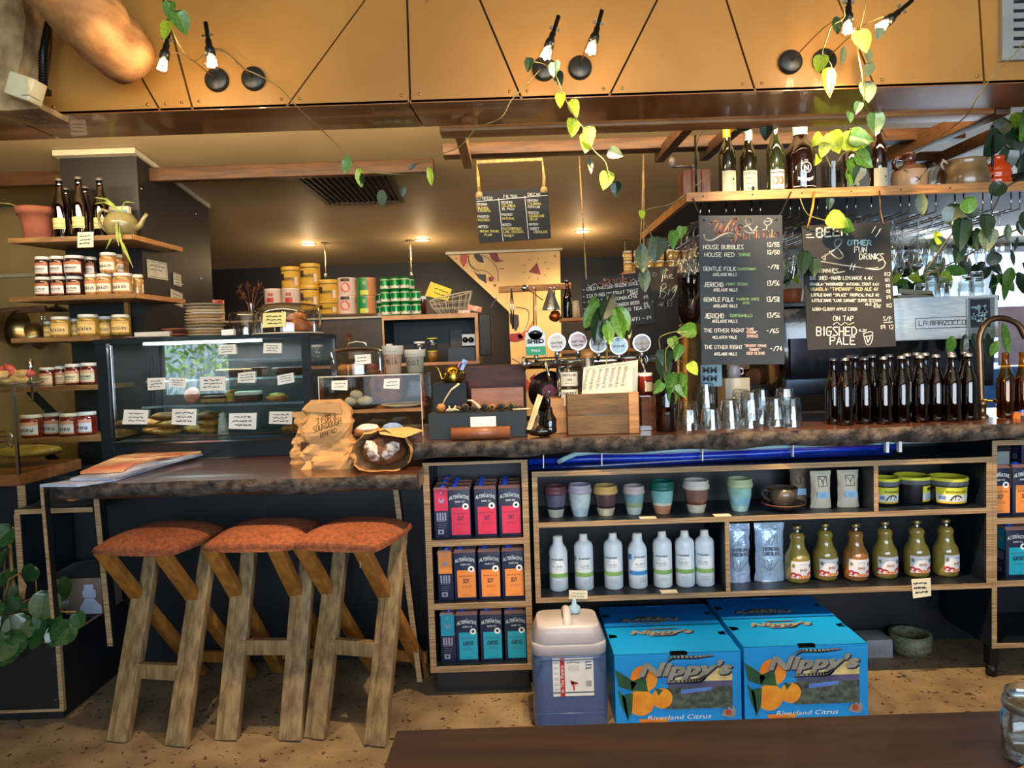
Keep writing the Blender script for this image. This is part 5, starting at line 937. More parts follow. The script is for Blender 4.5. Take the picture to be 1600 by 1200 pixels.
m = MB(); m.box(xr_-.006, Yg, zb2, xr_, 3.55, zt_-.008); m.box(-3.0, Yg, zb2, xr_-.006, Yg+.005, zt_-.008); part('side_pane', m, glass('cabinet_glass', (.92, .9, .82), .7), gc); m = MB(); m.box(xr_-.008, Yg-.004, zb2, xr_+.004, Yg+.006, zt_); part('corner_post', m, CHROME, gc)
m = MB(); m.box(-3.0, Yg+.02, 0, xr_+.01, 3.5, zb2-.052); m.box(xr_-.02, Yg+.01, zb2-.2, xr_+.01, Yg+.02, zb2-.052, 1); tag(part('cupboard', m, [NAVY, PLY]), 'navy cupboard under the glass cabinet', 'cupboard')
t = thing('pasta_dish', 'dish of pastries with pink topping on the glass cabinet', 'dish', (W(22, 602, 3.3).x, 3.3, zt_+.001)); m = MB(); m.lathe([(0, 0), (.09, 0), (.12, .012), (.12, .016), (.09, .005)], n=24); part('plate', m, CLEARW, t)
rnd = random.Random(9)
for k in range(12): an = k*.9; rr = .06*(k % 3)/2; q = MB(); q.blob((0, 0, 0), .035, .025, .02, n=8, m=5, jit=.15, seed=k); part('pastry', q, [pm('pale_pastry', (226, 190, 120), (190, 140, 76), .7, scale=30)] if k < 8 else pm('pink_topping', (196, 96, 80), (160, 60, 50), .5, scale=40), t, None, (rr*math.cos(an), rr*math.sin(an), .03+.025*(k//5)), (0, rnd.uniform(-.4, .4), an))
t = thing('wire_rack', 'bent chrome wire rack inside the glass cabinet', 'rack', (0, 0, 0)); 
for k in range(3): m = MB(); m.tube([W(-20, 676+k*8, 3.3), W(12, 674+k*8, 3.3), W(19, 680+k*8, 3.3), W(19, 700, 3.3)], .004, 6); part('wire', m, CHROME, t)
m = MB(); m.blob(W(42, 705, 3.4), .16, .1, .03, n=16, jit=.1); tag(part('yellow_dish', m, pm('dull_yellow', (170, 146, 60), (120, 104, 50))), 'yellow dish of food inside the glass cabinet', 'food')
m = MB(); a = W(49, 590, 3.55); m.tube([W(48, 560, 3.5), W(49, 590, 3.5), W(51, 628, 3.5)], .005, 6); m.lathe([(0, 0), (.014, 0), (.014, .06), (0, .06)], W(48, 583, 3.5), 10); tag(part('light_pull', m, CHROME), 'chrome pull rod hanging under the third pillar shelf', 'rod')
# ================================================================ cake display case
Yc = 3.34; xa, xb = W(154, 620, Yc).x, W(485, 600, Yc).x; zt_ = W(320, 525, Yc).z; zb_ = ZL; dp = .53
dc = thing('cake_display_case', 'black-framed glass cake display case on the ledge', 'display case'); FRM = pm('black_frame', (26, 30, 36), (18, 21, 26), .3, coat=.3)
m = MB()
for x0, x1 in ((xa, xa+.05), (xb-.035, xb)):
    for y_ in (Yc, Yc+dp-.03): m = MB(); m.box(x0, y_, zb_+.002, x1, y_+.03, zt_-.02); part('corner_post', m, FRM, dc)
m = MB(); m.box(xa-.005, Yc-.01, zt_-.02, xb+.005, Yc+dp, zt_); part('top_board', m, FRM, dc)
m = MB(); m.box(xa+.05, Yc+.01, zb_+.002, xb-.035, Yc+dp-.03, zb_+.09); part('base', m, FRM, dc)
for zz in (.105, .078): m = MB(); m.box(xa+.05, Yc-.006, zb_+zz, xb-.035, Yc+.004, zb_+zz+.008); part('chrome_rail', m, CHROME, dc)
m = MB(); m.box(xa+.062, Yc-.004, zb_+.10, xa+.07, Yc+.002, zt_-.03); part('chrome_strip', m, CHROME, dc)
m = MB(); m.box(xa+.05, Yc, zb_+.115, xb-.035, Yc+.006, zt_-.02); part('front_pane', m, glass('display_glass', (.95, .97, .96), 1.4, base=.10), dc)
m = MB(); m.box(xb-.012, Yc+.03, zb_+.05, xb-.006, Yc+dp-.03, zt_-.02); part('side_pane', m, glass('display_glass_side', (.9, .94, .92), 1.6, base=.02), dc)
m = MB(); m.box(xa+.01, Yc+.03, zb_+.05, xa+.016, Yc+dp-.03, zt_-.02); part('left_pane', m, glass('display_glass_side', 1), dc)
m = MB(); m.box(xa+.05, Yc+dp-.02, zb_+.09, xb-.035, Yc+dp-.01, zt_-.02); part('rear_panel', m, pm('smoked_panel', (60, 62, 60), (46, 47, 46), .35), dc)
EDGE = glass('glass_shelf', (.78, .92, .92), 1.5, base=.12)
ysf = Yc+.05
zs_ = [W(350, 686, ysf+.02).z, W(350, 630, ysf).z, W(350, 590, ysf).z, W(410, 558, ysf).z]
zs_[0] = zb_+.092
for k, (z_, x0) in enumerate(((zs_[1], W(222, 630, ysf).x), (zs_[2], W(228, 590, ysf).x), (zs_[3], W(335, 558, ysf).x))):
    m = MB(); m.box(x0, ysf, z_-.012, xb-.04, Yc+.42, z_-.004); part('glass_shelf', m, EDGE, dc); m = MB(); m.box(x0, ysf-.006, z_-.013, xb-.04, ysf, z_-.003); part('shelf_edge', m, STEEL, dc)
m = MB(); m.box(xa+.12, Yc+.2, zt_-.030, xb-.3, Yc+.24, zt_-.022); o = part('light_strip', m, glow('case_light', (.9, 1, .95), 5), dc)
l = area('case_lamp', ((xa+xb)/2, Yc+.15, zt_-.04), (0, 0, 0), .8, .05, 11, (.9, .97, 1))
GOLD = pm('golden_crust', (206, 148, 70), (150, 92, 36), .6, scale=26, bump=.3); CHOC = pm('chocolate_sponge', (84, 46, 32), (54, 28, 20), .8, scale=30, bump=.3); ICING = pm('white_icing', (232, 226, 212), (210, 200, 180), .6, scale=30, bump=.4)
def food(name, label, px, Y, z, build, mt, grp=None):
    m = MB(); build(m); o = part(name, m, mt); o.location = (W(px, 600, Y).x, Y, z); return tag(o, label, 'pastry', grp)
for k, (px, Y, lv, rx) in enumerate(((256, 3.56, 0, .075), (262, 3.56, 1, .07), (254, 3.57, 2, .065), (300, 3.62, 0, .06), (322, 3.55, 0, .055), (323, 3.55, 1, .055), (322, 3.55, 2, .05), (236, 3.66, 0, .055), (236, 3.66, 1, .05))):
    food('filled_roll', ['lowest', 'middle', 'topmost'][lv]+' golden filled roll of the '+{0: 'left', 1: 'left', 2: 'left', 3: 'small middle', 4: 'right', 5: 'right', 6: 'right', 7: 'rear', 8: 'rear'}[k]+' pile in the display case', px, Y, zs_[0]+.0225+.037*lv, lambda m: m.blob((0, 0, 0), rx, .05, .022, n=14, m=6, jit=.05, seed=k), [GOLD, GOLD, pm('dark_crust', (160, 104, 50), (110, 64, 28), .6, scale=20)][lv], 'filled rolls in the display case')
food('pepper_mill', 'white shaker standing beside the rolls in the display case', 345, 3.5, zs_[0], lambda m: m.lathe([(0, 0), (.028, 0), (.022, .05), (.02, .085), (.012, .09), (.02, .1), (.014, .11), (0, .115)], n=16), ICING)
food('pink_biscuit', 'pink round biscuit leaning on the lower glass shelf', 299, 3.46, zs_[1]+.0402, lambda m: m.lathe([(0, -.008), (.036, -.008), (.04, 0), (.036, .008), (0, .008)], n=22, M=Matrix.Rotation(1.3, 4, 'X')), pm('pink_biscuit', (196, 126, 104), (170, 100, 80), .8, scale=40, bump=.5))
def slice_(w_, d_, h_, ic): return lambda m: (m.box(-w_, -d_, 0, w_, d_, h_, 0, b=.004), m.box(-w_-.001, -d_-.001, h_, w_+.001, d_+.001, h_+ic, 1, b=.005))
food('brownie_slice', 'white-iced brown brownie on the lower glass shelf of the case', 388, 3.46, zs_[1], slice_(.055, .04, .032, .02), [CHOC, ICING]); food('cake_slice', 'caramel slice on the lower glass shelf left of the iced brownie', 336, 3.5, zs_[1], slice_(.06, .04, .02, .012), [pm('caramel', (170, 130, 60)), CHOC]); food('cake_slice.001', 'second caramel slice close beside the iced brownie', 362, 3.52, zs_[1], slice_(.02, .04, .045, .012), [pm('caramel2', (186, 150, 66)), GOLD])
food('lemon_tart', 'yellow tart on the lower glass shelf at the right of the case', 432, 3.46, zs_[1], lambda m: (m.lathe([(0, 0), (.045, 0), (.055, .02), (.05, .022), (0, .03)], n=20), m.blob((0, 0, .026), .04, .04, .014, 1, n=12)), [GOLD, pm('lemon_curd', (220, 190, 60), (240, 220, 140), .4)])
for k, (px, y) in enumerate(((360, 3.5), (382, 3.5))): food('tray_bake', ['long chocolate tray bake on the middle glass shelf', 'dark cube cake at the end of the middle shelf tray'][k], [366, 408][k], y, zs_[2], slice_([.07, .024][k], .05, [.03, .035][k], .008), [CHOC, [GOLD, CHOC][k]])
food('chocolate_tart', 'large dark brown tart on the middle glass shelf at the right', 452, 3.5, zs_[2], lambda m: m.lathe([(0, 0), (.06, 0), (.08, .035), (.074, .038), (0, .034)], n=26), CHOC)
food('pastry_log', 'brown pastry on the case floor at the right near the bag', 458, 3.48, zs_[0]+.0225, lambda m: m.blob((0, 0, 0), .07, .04, .022, n=14, jit=.1), GOLD)
# tags on the case
CARD = pm('card_white', (240, 236, 224), (230, 224, 210), .8)
TG_ = [((342, 539), (368, 538), (368, 553), (341, 554)), ((412, 536), (440, 536), (439, 552), (411, 552)), ((230, 591), (257, 590), (257, 608), (231, 610)), ((264, 590), (291, 591), (289, 606), (264, 604)), ((312, 589), (352, 588), (352, 610), (313, 611)), ((372, 583), (399, 580), (398, 598), (371, 598)), ((433, 587), (458, 582), (460, 597), (434, 602)),
       ((194, 640), (232, 641), (230, 663), (191, 663)), ((269, 639), (307, 639), (306, 665), (268, 663)), ((358, 646), (401, 645), (400, 671), (357, 670)), ((421, 643), (457, 643), (456, 663), (420, 662))]
for k, c4 in enumerate(TG_): note('price_tag', '%s price card, %s from the left in the %s row of the display case' % ('handwritten white', ORD[[0, 1, 0, 1, 2, 3, 4, 0, 1, 2, 3][k]], 'top' if k < 2 else 'middle' if k < 7 else 'bottom'), c4, 3.333, 3, CARD, 'price cards on the display case', cat='price tag')
# things on the case: plates, domes
zt_ += .0005
pt = MB(); pt.lathe([(0, 0), (.05, 0), (.07, .004), (.088, .012), (.09, .015), (.07, .008), (0, .005)], n=28); PM = [pm('cream_plate', (214, 204, 180), (196, 184, 160), .3, coat=.4), pm('grey_plate', (160, 150, 130), (140, 130, 112), .3, coat=.4), pm('sand_plate', (196, 164, 118), (176, 142, 96), .3, coat=.4)]
pme = mesh('plate', pt, PM[0]); x = W(322, 520, 3.6).x
for k in range(11):
    me = pme.copy(); me.materials[0] = PM[(0, 2, 0, 1, 2, 0, 2, 0, 0, 1, 1)[k]]; o = D.objects.new('plate', me); C.objects.link(o); o.location = (x+rnd.uniform(-.008, .008), 3.6, zt_+k*.0152); o.scale = (1.0+.08*rnd.random(),)*2+(1,)
    tag(o, '%s stoneware plate counting up in the stack on the display case' % ORD[k], 'plate', 'stacked plates on the display case')
t = thing('plate_flat', 'white flat dish at the left end of the display case top', 'dish', (W(232, 522, 3.55).x, 3.55, zt_)); m = MB(); m.lathe([(0, 0), (.07, 0), (.11, .008), (.11, .011), (.07, .004)], n=26); part('dish', m, PM[1], t)
m = MB(); m.box(-.12, -.03, .0, .06, .0, .04); o = part('cutlery_box', m, pm('white_tray', (206, 204, 200))); o.location = (W(240, 515, 3.62).x, 3.69, zt_); tag(o, 'low pale tray behind the flat dish on the display case', 'tray')
for k, (px, w_) in enumerate(((262, .09), (268, .085))): m = MB(); m.lathe([(0, 0), (w_*.6, 0), (w_, .022), (w_, .028), (w_*.6, .012)], n=24); o = part('wooden_bowl', m, pm('brown_bowl', (140, 84, 60), (110, 62, 42), .4)); o.location = (W(275, 520, 3.72).x, 3.76, zt_+.0285*k); tag(o, ['lower brown shallow bowl beside the plate stack', 'upper brown shallow bowl beside the plate stack'][k], 'bowl')
PLX = glass('acrylic_dome', (.94, .90, .86), 2.2, base=.05)
def dome(name, label, px, Y, z, r, h, tilt=0, hx=.8):
    t = thing(name, label, 'cake dome', (W(px, 520, Y).x, Y, z)); m = MB(); m.lathe([(0, 0), (r*1.05, 0), (r*1.05, .008), (0, .008)], n=30); part('base_plate', m, pm('pale_base', (210, 196, 176)), t); m = MB(); m.lathe([(r, .009), (r, h*hx), (r*.93, h*.93), (r*.5, h), (0, h)], n=30); part('cover', m, PLX, t); return t
d1 = dome('cake_dome', 'large clear cake dome with croissants on the display case', 450, 3.58, zt_, .165, .155, hx=.62); m = MB()
for k, (dx, dy, dz, s_) in enumerate(((.06, -.02, .04, 1.1), (.02, .02, .035, .9), (.09, .05, .035, .9), (.05, .0, .085, .9))):
    m = MB(); m.tube([(-.06*s_, .02, -.012), (-.035*s_, 0, 0), (0, -.008, .006), (.035*s_, 0, 0), (.06*s_, .02, -.012)], [.006, .022*s_, .030*s_, .022*s_, .006], 10); o = part('croissant', m, pm('croissant_crust', (190, 120, 52), (120, 66, 26), .5, scale=24, bump=.3)); o.location = d1.location+Vector((dx, dy, dz)); o.rotation_euler = (0, 0, k); tag(o, '%s flaky croissant under the large dome' % ('front', 'left', 'rear right', 'uppermost')[k], 'croissant', 'croissants under the dome')
d2 = dome('cake_dome.001', 'smaller clear dome behind the large one on the display case', 385, 3.74, zt_, .085, .135)
note('price_tag', 'handwritten card stuck on the large dome of croissants', [(411, 489), (447, 488), (446, 510), (410, 512)], 3.405, 3, pm('yellowish_card', (240, 226, 150), (226, 212, 136)), cat='price tag')
m = MB(); m.box(-.03, 0, 0, .03, .03, .035); o = part('napkin_stack', m, WHITE); o.location = (W(355, 515, 3.55).x, 3.55, zt_); tag(o, 'white napkin stack between the plates and the domes', 'napkins')
# ---------------------------------------------------------------- magazines
MZ = pm('magazine_paper', (214, 214, 226), (150, 160, 186), .4, scale=4)
base_ = [W(66, 755, 2.7)]
for k, (pts, mt, lab) in enumerate((
    ([(62, 757), (150, 745), (240, 716), (300, 712), (180, 748), (120, 757)], MZ, 'lowest magazine of the pile, white and blue, at the ledge corner'),
    ([(110, 748), (180, 722), (300, 705), (318, 708), (200, 738), (170, 746)], pm('magazine_white', (206, 210, 224), (90, 100, 130), .4, scale=5), 'middle white magazine in the pile on the ledge'),
    ([(125, 737), (185, 712), (250, 703), (325, 703), (262, 712), (214, 722), (192, 734)], pm('magazine_orange', (226, 104, 50), (240, 190, 130), .35, scale=7), 'top magazine with an orange cover on the ledge pile'))):
    z0 = ZL+.0015+k*.012; m = MB(); p = []
    for a, b_ in pts: g_ = G(a, b_, z0+.01); p.append((g_.x, g_.y))
    m.prism(p, lambda u, v, d: Vector((u, v, z0+.0105-d)), .0105); o = tag(part('magazine', m, mt), lab, 'magazine', 'magazines on the ledge')
    if k == 2: q = MB(); cxm = sum(a for a, b_ in p)/len(p); cym = sum(b_ for a, b_ in p)/len(p); f = lambda u, v, d=0: Vector((cxm+u, cym+v, z0+.0112)); poly(q, f, [(-.12, -.07), (.0, -.02), (.1, .02), (.14, .06), (.02, .05), (-.1, -.01)], 0); poly(q, lambda u, v, d=0: f(u, v)+Vector((0, 0, .0006)), [(-.05, .01), (.04, .03), (.02, .045), (-.06, .03)], 1); part('cover_print', q, [pm('cover_peach', (244, 190, 130), (230, 150, 90)), pm('cover_red', (190, 50, 30))], o)
m = MB(); p = [G(a, b_, ZL+.002) for a, b_ in ((262, 716), (330, 704), (440, 702), (455, 708), (330, 716))]; m.prism([(a.x, a.y) for a in p], lambda u, v, d: Vector((u, v, ZL+.003-d)), .002); tag(part('grey_placemat', m, pm('grey_green_mat', (110, 120, 104), (90, 100, 88))), 'flat grey-green mat on the ledge in front of the display case', 'mat')
# ---------------------------------------------------------------- paper bags and bread
PBAG = pm('brown_paper', (206, 160, 104), (180, 134, 82), .8, scale=4, bump=.25, bs=14)
def paperbag(name, label, cx, Y, z, w_, h, d_, seed, rz=0, lean=0):
    rnd = random.Random(seed); t = thing(name, label, 'paper bag', (cx, Y, z), rz, 'paper bread bags'); m = MB(); nu, nz = 32, 16; vv = []
    cre = [(rnd.uniform(0, 2*PI), rnd.uniform(.1, .9), rnd.uniform(-3, 3), rnd.uniform(.010, .024)) for _ in range(20)]
    for j in range(nz+1):
        k = j/nz; sw = w_/2*(1-.06*math.sin(PI*k)) * (1 if k < .78 else 1-.42*((k-.78)/.22)**2); sd = d_/2*(1-.15*k)*(1 if k < .7 else max(.25, 1-.8*(k-.7)/.3))
        for i in range(nu):
            a = 2*PI*i/nu; cu, su = math.cos(a), math.sin(a); e = .55; x_ = sw*math.copysign(abs(cu)**e, cu); y_ = sd*math.copysign(abs(su)**e, su)
            off = sum(am*math.exp(-((k-kk-.10*s_*math.sin(a-a0))/.05)**2)*(.5+.5*math.cos(a-a0)) for a0, kk, s_, am in cre)
            rr = 1-off/ max(.03, math.hypot(x_, y_)); vv.append((x_*rr+rnd.uniform(-.002, .002)+lean*k*k, y_*rr+rnd.uniform(-.002, .002), h*(k-.03*(math.sin(a*2+seed)*k**4))))
    m.add(vv, [(j*nu+i, j*nu+(i+1) % nu, (j+1)*nu+(i+1) % nu, (j+1)*nu+i) for j in range(nz) for i in range(nu)]+[tuple(range(nu-1, -1, -1)), tuple(nz*nu+i for i in range(nu))], 0, False); part('bag', m, PBAG, t)
    m2 = MB(); m2.prism([(-w_*.30, h*.955), (w_*.26, h*.965), (w_*.30, h*.80), (w_*.1, h*.83), (-w_*.3, h*.86)], FL(-d_*.21), .004); part('folded_top', m2, PBAG, t); return t
a = W(512, 730, 2.93); t = paperbag('paper_bag', 'large crumpled brown paper bag with black handwriting on the ledge', a.x, 2.96, ZL, 92*2.93/F_PX, 106*2.9/F_PX, .13, 3, -.05)
q = MB(); f = lambda u, v, d=0: Vector((u, -.085+.02*(v-.1)*2, v)); hand(q, '3 FOR 8', f, -.02, .19, .022, w=.085, th=.0026, rise=.25); hand(q, 'SOURDOUGH', f, -.035, .155, .024, w=.12, th=.0026, rise=.3); hand(q, 'BREAD', f, -.005, .135, .018, w=.07, th=.0024, rise=.3); part('handwriting', q, INK, t)
paperbag('paper_bag.001', 'narrower shadowed paper bag leaning behind the handwritten one', W(462, 725, 3.0).x, 3.13, ZL, .13, .235, .12, 8, .2, .04)
t = thing('bread_bag', 'open brown paper bag with a floured loaf in it on the ledge', 'paper bag', (W(603, 735, 2.9).x, 2.9, ZL)); m = MB()
n = 26; rings = []
for j, (yy, kx, kz) in enumerate(((-.10, 1, 1), (-.06, 1.04, 1.04), (.0, .98, .98), (.07, .85, .85), (.12, .5, .55))):
    rings.append([Vector((.118*kx*math.cos(2*PI*i/n)*(1+.05*math.sin(3*i)), yy+.012*math.sin(i*2.3)+(.03 if j == 0 and math.sin(2*PI*i/n) > .3 else 0), .072+max(-.0705, .088*kz*math.sin(2*PI*i/n)*(1+.06*math.cos(2*i+j))))) for i in range(n)])
m.add([p for r in rings for p in r], [(j*n+i, j*n+(i+1) % n, (j+1)*n+(i+1) % n, (j+1)*n+i) for j in range(4) for i in range(n)]+[tuple(4*n+i for i in range(n))], 0, False); part('bag', m, PBAG, t)
q = MB(); q.add([Vector((.0, -.10, .150)), Vector((.10, -.13, .135)), Vector((.17, -.06, .155)), Vector((.10, .0, .165)), Vector((-.02, -.02, .162))], [(0, 1, 2, 3, 4)]); part('open_flap', q, PBAG, t)
lf = thing('bread_loaf', 'dark crusted loaf with flour bands inside the open paper bag', 'bread', t.location+Vector((0, -.02, .075))); m = MB(); m.blob((0, 0, 0), .095, .075, .062, n=20, m=10, jit=.03, seed=3); part('loaf', m, pm('dark_crust_bread', (110, 66, 40), (70, 38, 22), .7, scale=20, bump=.4), lf)
m = MB()
for dx, ry in ((-.035, .5), (.035, -.7)): m.blob((0, 0, 0), .016, .01, .04, n=8)
q = MB()
for dx, ry in ((-.036, -.5), (.036, 1.0)):
    M_ = Matrix.Translation((dx, -.062, .01)) @ Matrix.Rotation(ry, 4, 'Y'); q.lathe([(0, -.05), (.026, -.036), (.028, 0), (.022, .03), (0, .045)], n=12, M=M_, sy=.55)
part('flour_band', q, pm('flour', (206, 198, 190), (120, 84, 62), .95, scale=40, lo=.45, hi=.6), lf)
# acrylic cabinet
Ya = 3.1; xa2, xb2 = W(499, 640, Ya).x, W(660, 640, Ya).x; zt2 = W(580, 586, Ya).z; zb3 = ZB+.001
ac = thing('acrylic_cabinet', 'clear acrylic cabinet with a timber shelf between the cake case and the black box', 'display cabinet'); ACR = glass('acrylic', (.96, .96, .94), .8)
for a in ((xa2, Ya, zb3, xb2, Ya+.005, zt2-.006), (xa2, Ya+.36, zb3, xb2, Ya+.365, zt2-.006), (xa2, Ya+.005, zb3, xa2+.005, Ya+.36, zt2-.006), (xb2-.005, Ya+.005, zb3, xb2, Ya+.36, zt2-.006), (xa2, Ya, zt2-.006, xb2, Ya+.365, zt2)): m = MB(); m.box(*a); part('acrylic_pane', m, ACR, ac)
m = MB()
for x_ in (xa2, xb2-.004): m.box(x_, Ya-.002, zb3, x_+.004, Ya, zt2)
m.box(xa2, Ya-.002, zt2-.005, xb2, Ya, zt2+.001); part('bright_edge', m, pm('acrylic_edge', (206, 196, 180), (186, 176, 160), .2), ac)
zm = W(580, 640, Ya+.05).z; m = MB(); m.box(xa2+.11, Ya+.05, zm-.014, xb2-.006, Ya+.34, zm); part('timber_shelf', m, PINE, ac)
for k, (dx, dz) in enumerate(((0, 0), (.055, 0), (.025, .03), (.07, .002))):
    m = MB(); m.blob((0, 0, 0), .03, .026, .022, n=12, m=7, jit=.03, seed=k); o = part('bread_roll', m, pm('pale_dough', (200, 196, 172), (180, 172, 146), .8)); o.location = (W(548, 635, 3.25).x+dx, 3.26, zm+.0095+.0225+dz); tag(o, '%s pale dough ball on the acrylic cabinet shelf' % ('left', 'middle', 'upper', 'right')[k], 'bread', 'dough balls')
m = MB(); m.lathe([(0, 0), (.055, 0), (.085, .006), (.085, .009), (.05, .004)], n=24); o = part('dark_plate', m, BLACK); o.location = (W(553, 635, 3.25).x+.02, 3.26, zm+.0003); tag(o, 'dark plate under the dough balls', 'plate')
m = MB(); m.lathe([(0, 0), (.06, 0), (.1, .012), (.1, .016), (.06, .005)], n=24); o = part('rimmed_plate', m, PM[0]); o.location = (W(630, 637, 3.25).x, 3.25, zm+.0003); tag(o, 'pale rimmed plate on the right of the acrylic cabinet shelf', 'plate')
m = MB(); m.blob((0, 0, 0), .085, .06, .085, n=16, m=9, jit=.08, seed=5); o = part('chocolate_loaf', m, pm('rough_brown_cake', (150, 96, 60), (96, 56, 34), .85, scale=18, bump=.7)); o.location = (W(600, 605, 3.3).x, 3.38, zm+.086); tag(o, 'big rough brown loaf behind the cards in the acrylic cabinet', 'bread')
for c4, l in ((((518, 595), (543, 594), (543, 610), (518, 609)), 'left'), (((600, 592), (625, 591), (624, 608), (599, 607)), 'right')): note('price_tag', '%s price card on the front of the acrylic cabinet' % l, c4, Ya-.004, 2, CARD, cat='price tag')
d3 = thing('cake_dome.002', 'round clear dome with muffins and steel handle on the acrylic cabinet', 'cake dome', (W(558, 583, 3.24).x, 3.26, zt2+.0005)); r = .122; h = .118
m = MB(); m.lathe([(r, .002), (r, h*.85), (r*.98, h*.9)], n=32); part('cover', m, PLX, d3); m = MB(); m.lathe([(r*.99, h*.89), (r*.8, h*.99), (0, h*1.05)], n=32); part('lid', m, glass('pinkish_acrylic', (.85, .72, .62), 1.5, base=.1), d3); m = MB(); m.tube([(-.045, 0, h*1.03), (-.04, 0, h*1.2), (0, 0, h*1.26), (.04, 0, h*1.2), (.045, 0, h*1.03)], .006, 8); part('handle', m, CHROME, d3)
for k, (dx, dy) in enumerate(((-.055, -.03), (-.02, -.04), (.0, .02), (.07, -.01))):
    m = MB(); m.lathe([(0, 0), (.018, 0), (.025, .025)], n=12, mi=0); m.blob((0, 0, .028), .029, .029, .018, 1, n=12, m=6, jit=.08, seed=k); o = part('muffin', m, [pm('muffin_case', (190, 120, 60)), GOLD if k < 3 else pm('berry_muffin', (150, 80, 66), (120, 54, 44), .8, scale=30)]); o.location = d3.location+Vector((dx, dy, .003)); tag(o, ['leftmost golden muffin under the steel-handled dome', 'golden muffin behind the card on the steel-handled dome', 'golden muffin at the rear of the steel-handled dome', 'reddish muffin at the right of the steel-handled dome'][k], 'muffin')
note('price_tag', 'white price card on the steel-handled dome', [(554, 555), (579, 553), (580, 568), (556, 570)], 3.13, 2, CARD, cat='price tag')
def pcup(label, px, Y, z, r, h, band, body, t1, t2):
    t = thing('crockery_tub', label, 'cup', (W(px, 580, Y).x, Y, z), 0, 'takeaway cups on the acrylic cabinet'); m = MB(); sl = (r-r*.74)/h; m.lathe([(0, 0), (r*.72, 0), (r*.76, .003), (r*.99, h)], n=26, mi=0); m.lathe([(r*1.0, h*.68), (r*1.03, h*.69), (r*1.08, h*.97), (r*1.05, h), (r*.98, h), (r*.95, h*.9), (0, h*.88)], n=26, mi=1); part('cup', m, [body, band], t)
    q = MB(); f = FCY(r*1.045); txt(q, t1, f, 0, h*.79, h*.11, 0, w=r*1.3, bold=.02); f = FCY(r*.93); hand(q, t2, f, -r*.62, h*.34, h*.26, w=r*1.4, th=.0022, smooth=True); part('lettering', q, INK, t); return t
pcup('cream takeaway cup lettered LARGE, left of the other one', 615, 3.18, zt2+.0005, .044, .125, pm('cream_band', (222, 210, 188)), pm('blush_cup', (200, 164, 136), (186, 150, 122), .4, coat=.3), 'LARGE', 'milk')
pcup('shorter cream takeaway cup lettered REGULAR', 649, 3.2, zt2+.0005, .046, .105, pm('cream_band', (222, 210, 188)), pm('grey_cream_cup', (176, 168, 146), (160, 152, 130), .4, coat=.3), 'REGULAR', 'oat')
# pastries on the glass plate
pp = G(592, 690, ZB+.012); t = thing('glass_plate', 'glass cake plate holding the two sugared pastries', 'plate', (pp.x, 3.03, ZB+.002)); m = MB(); m.lathe([(0, 0), (.04, 0), (.12, .006), (.125, .012), (.04, .006)], n=28); part('plate', m, CLEARW, t)
for k, (px, c, tp) in enumerate(((577, (206, 140, 70), (226, 220, 212)), (615, (214, 140, 50), (130, 160, 216)))):
    t = thing('pastry', ['icing-sugared croissant pastry on the glass plate', 'golden brioche with blue sugared top on the glass plate'][k], 'pastry', (W(px, 684, 3.02).x, 3.0, ZB+.041)); m = MB(); m.blob((0, 0, 0), .06-.008*k, .045, .028, n=16, m=8, jit=.08*(1-k)+.02, seed=k+1); part('bun', m, pm('bun%d' % k, c, tuple(int(v*.7) for v in c), .6, scale=14, bump=.5), t)
    m = MB(); m.blob((0, -.002, .009), .053-.006*k, .041, .024, n=16, m=8, jit=.06, seed=k+3, flat=.0); part('sugar_top', m, pm('sugar%d' % k, tp, tuple(int(v*.85) for v in tp), .9, scale=40), t)
# ================================================================ things on the bar
BX = pm('dark_slate_box', (24, 34, 42), (16, 24, 32), .65, scale=4)
def simple(name, label, cat, m, mats, loc=None, rz=0, grp=None, parent=None):
    o = part(name, m, mats, parent); 
    if loc is not None: o.location = loc
    o.rotation_euler = (0, 0, rz); return tag(o, label, cat, grp) if not parent else o
def pbox(Y, x0, y0, x1, y1, d, m=None, mi=0, b=0, zlo=None):     # box whose front face covers photo pixels x0..x1, y0..y1 at depth Y
    m = m or MB(); a = W(x0, (y0+y1)/2, Y); c = W(x1, (y0+y1)/2, Y); zt = W((x0+x1)/2, y0, Y).z; zb = zlo if zlo is not None else W((x0+x1)/2, y1, Y).z
    m.box(a.x, Y, zb, c.x, Y+d, zt, mi, b=b); return m
ZT = ZB+.0015
t = thing('display_tray_box', 'low dark slate box with pods and pipes lined up along its top', 'box'); part('box', pbox(2.96, 670, 645, 823, 686, .15, zlo=ZT), BX, t); ztb = W(746, 645, 2.96).z+.001
simple('slate_box', 'square dark slate box standing behind the low one, kettle on it', 'box', pbox(3.15, 677, 599, 729, 645, .18, zlo=ZT), BX)
WLID = pm('dark_walnut', (96, 46, 30), (66, 32, 22), .6, scale=4, st=(2, 10, 10))
simple('walnut_box', 'dark walnut box with open front standing behind the slate box', 'box', pbox(3.34, 728, 571, 822, 645, .15, zlo=ZT), WLID)
simple('copper_board', 'paler reddish timber board leaning on the walnut box', 'board', pbox(3.16, 737, 606, 818, 644, .02, zlo=ztb+.002), pm('copper_timber', (176, 112, 76), (150, 90, 58), .45, scale=5, st=(2, 10, 10)))
simple('card_sign', 'small white card on the front of the low slate box', 'card', pbox(2.952, 735, 651, 775, 668, .004, zlo=ZT+.0), CARD)
m = MB(); a = W(705, 677, 2.91); b_ = W(797, 673, 2.91); m.tube([Vector((a.x, 2.915, ZT+.0265)), Vector((b_.x, 2.915, ZT+.0265))], .026, 16); m.disc(.02, (0, 0, 0), 12, M=Matrix.Translation((a.x-.001, 2.915, ZT+.0265)) @ Matrix.Rotation(PI/2, 4, 'Y'))
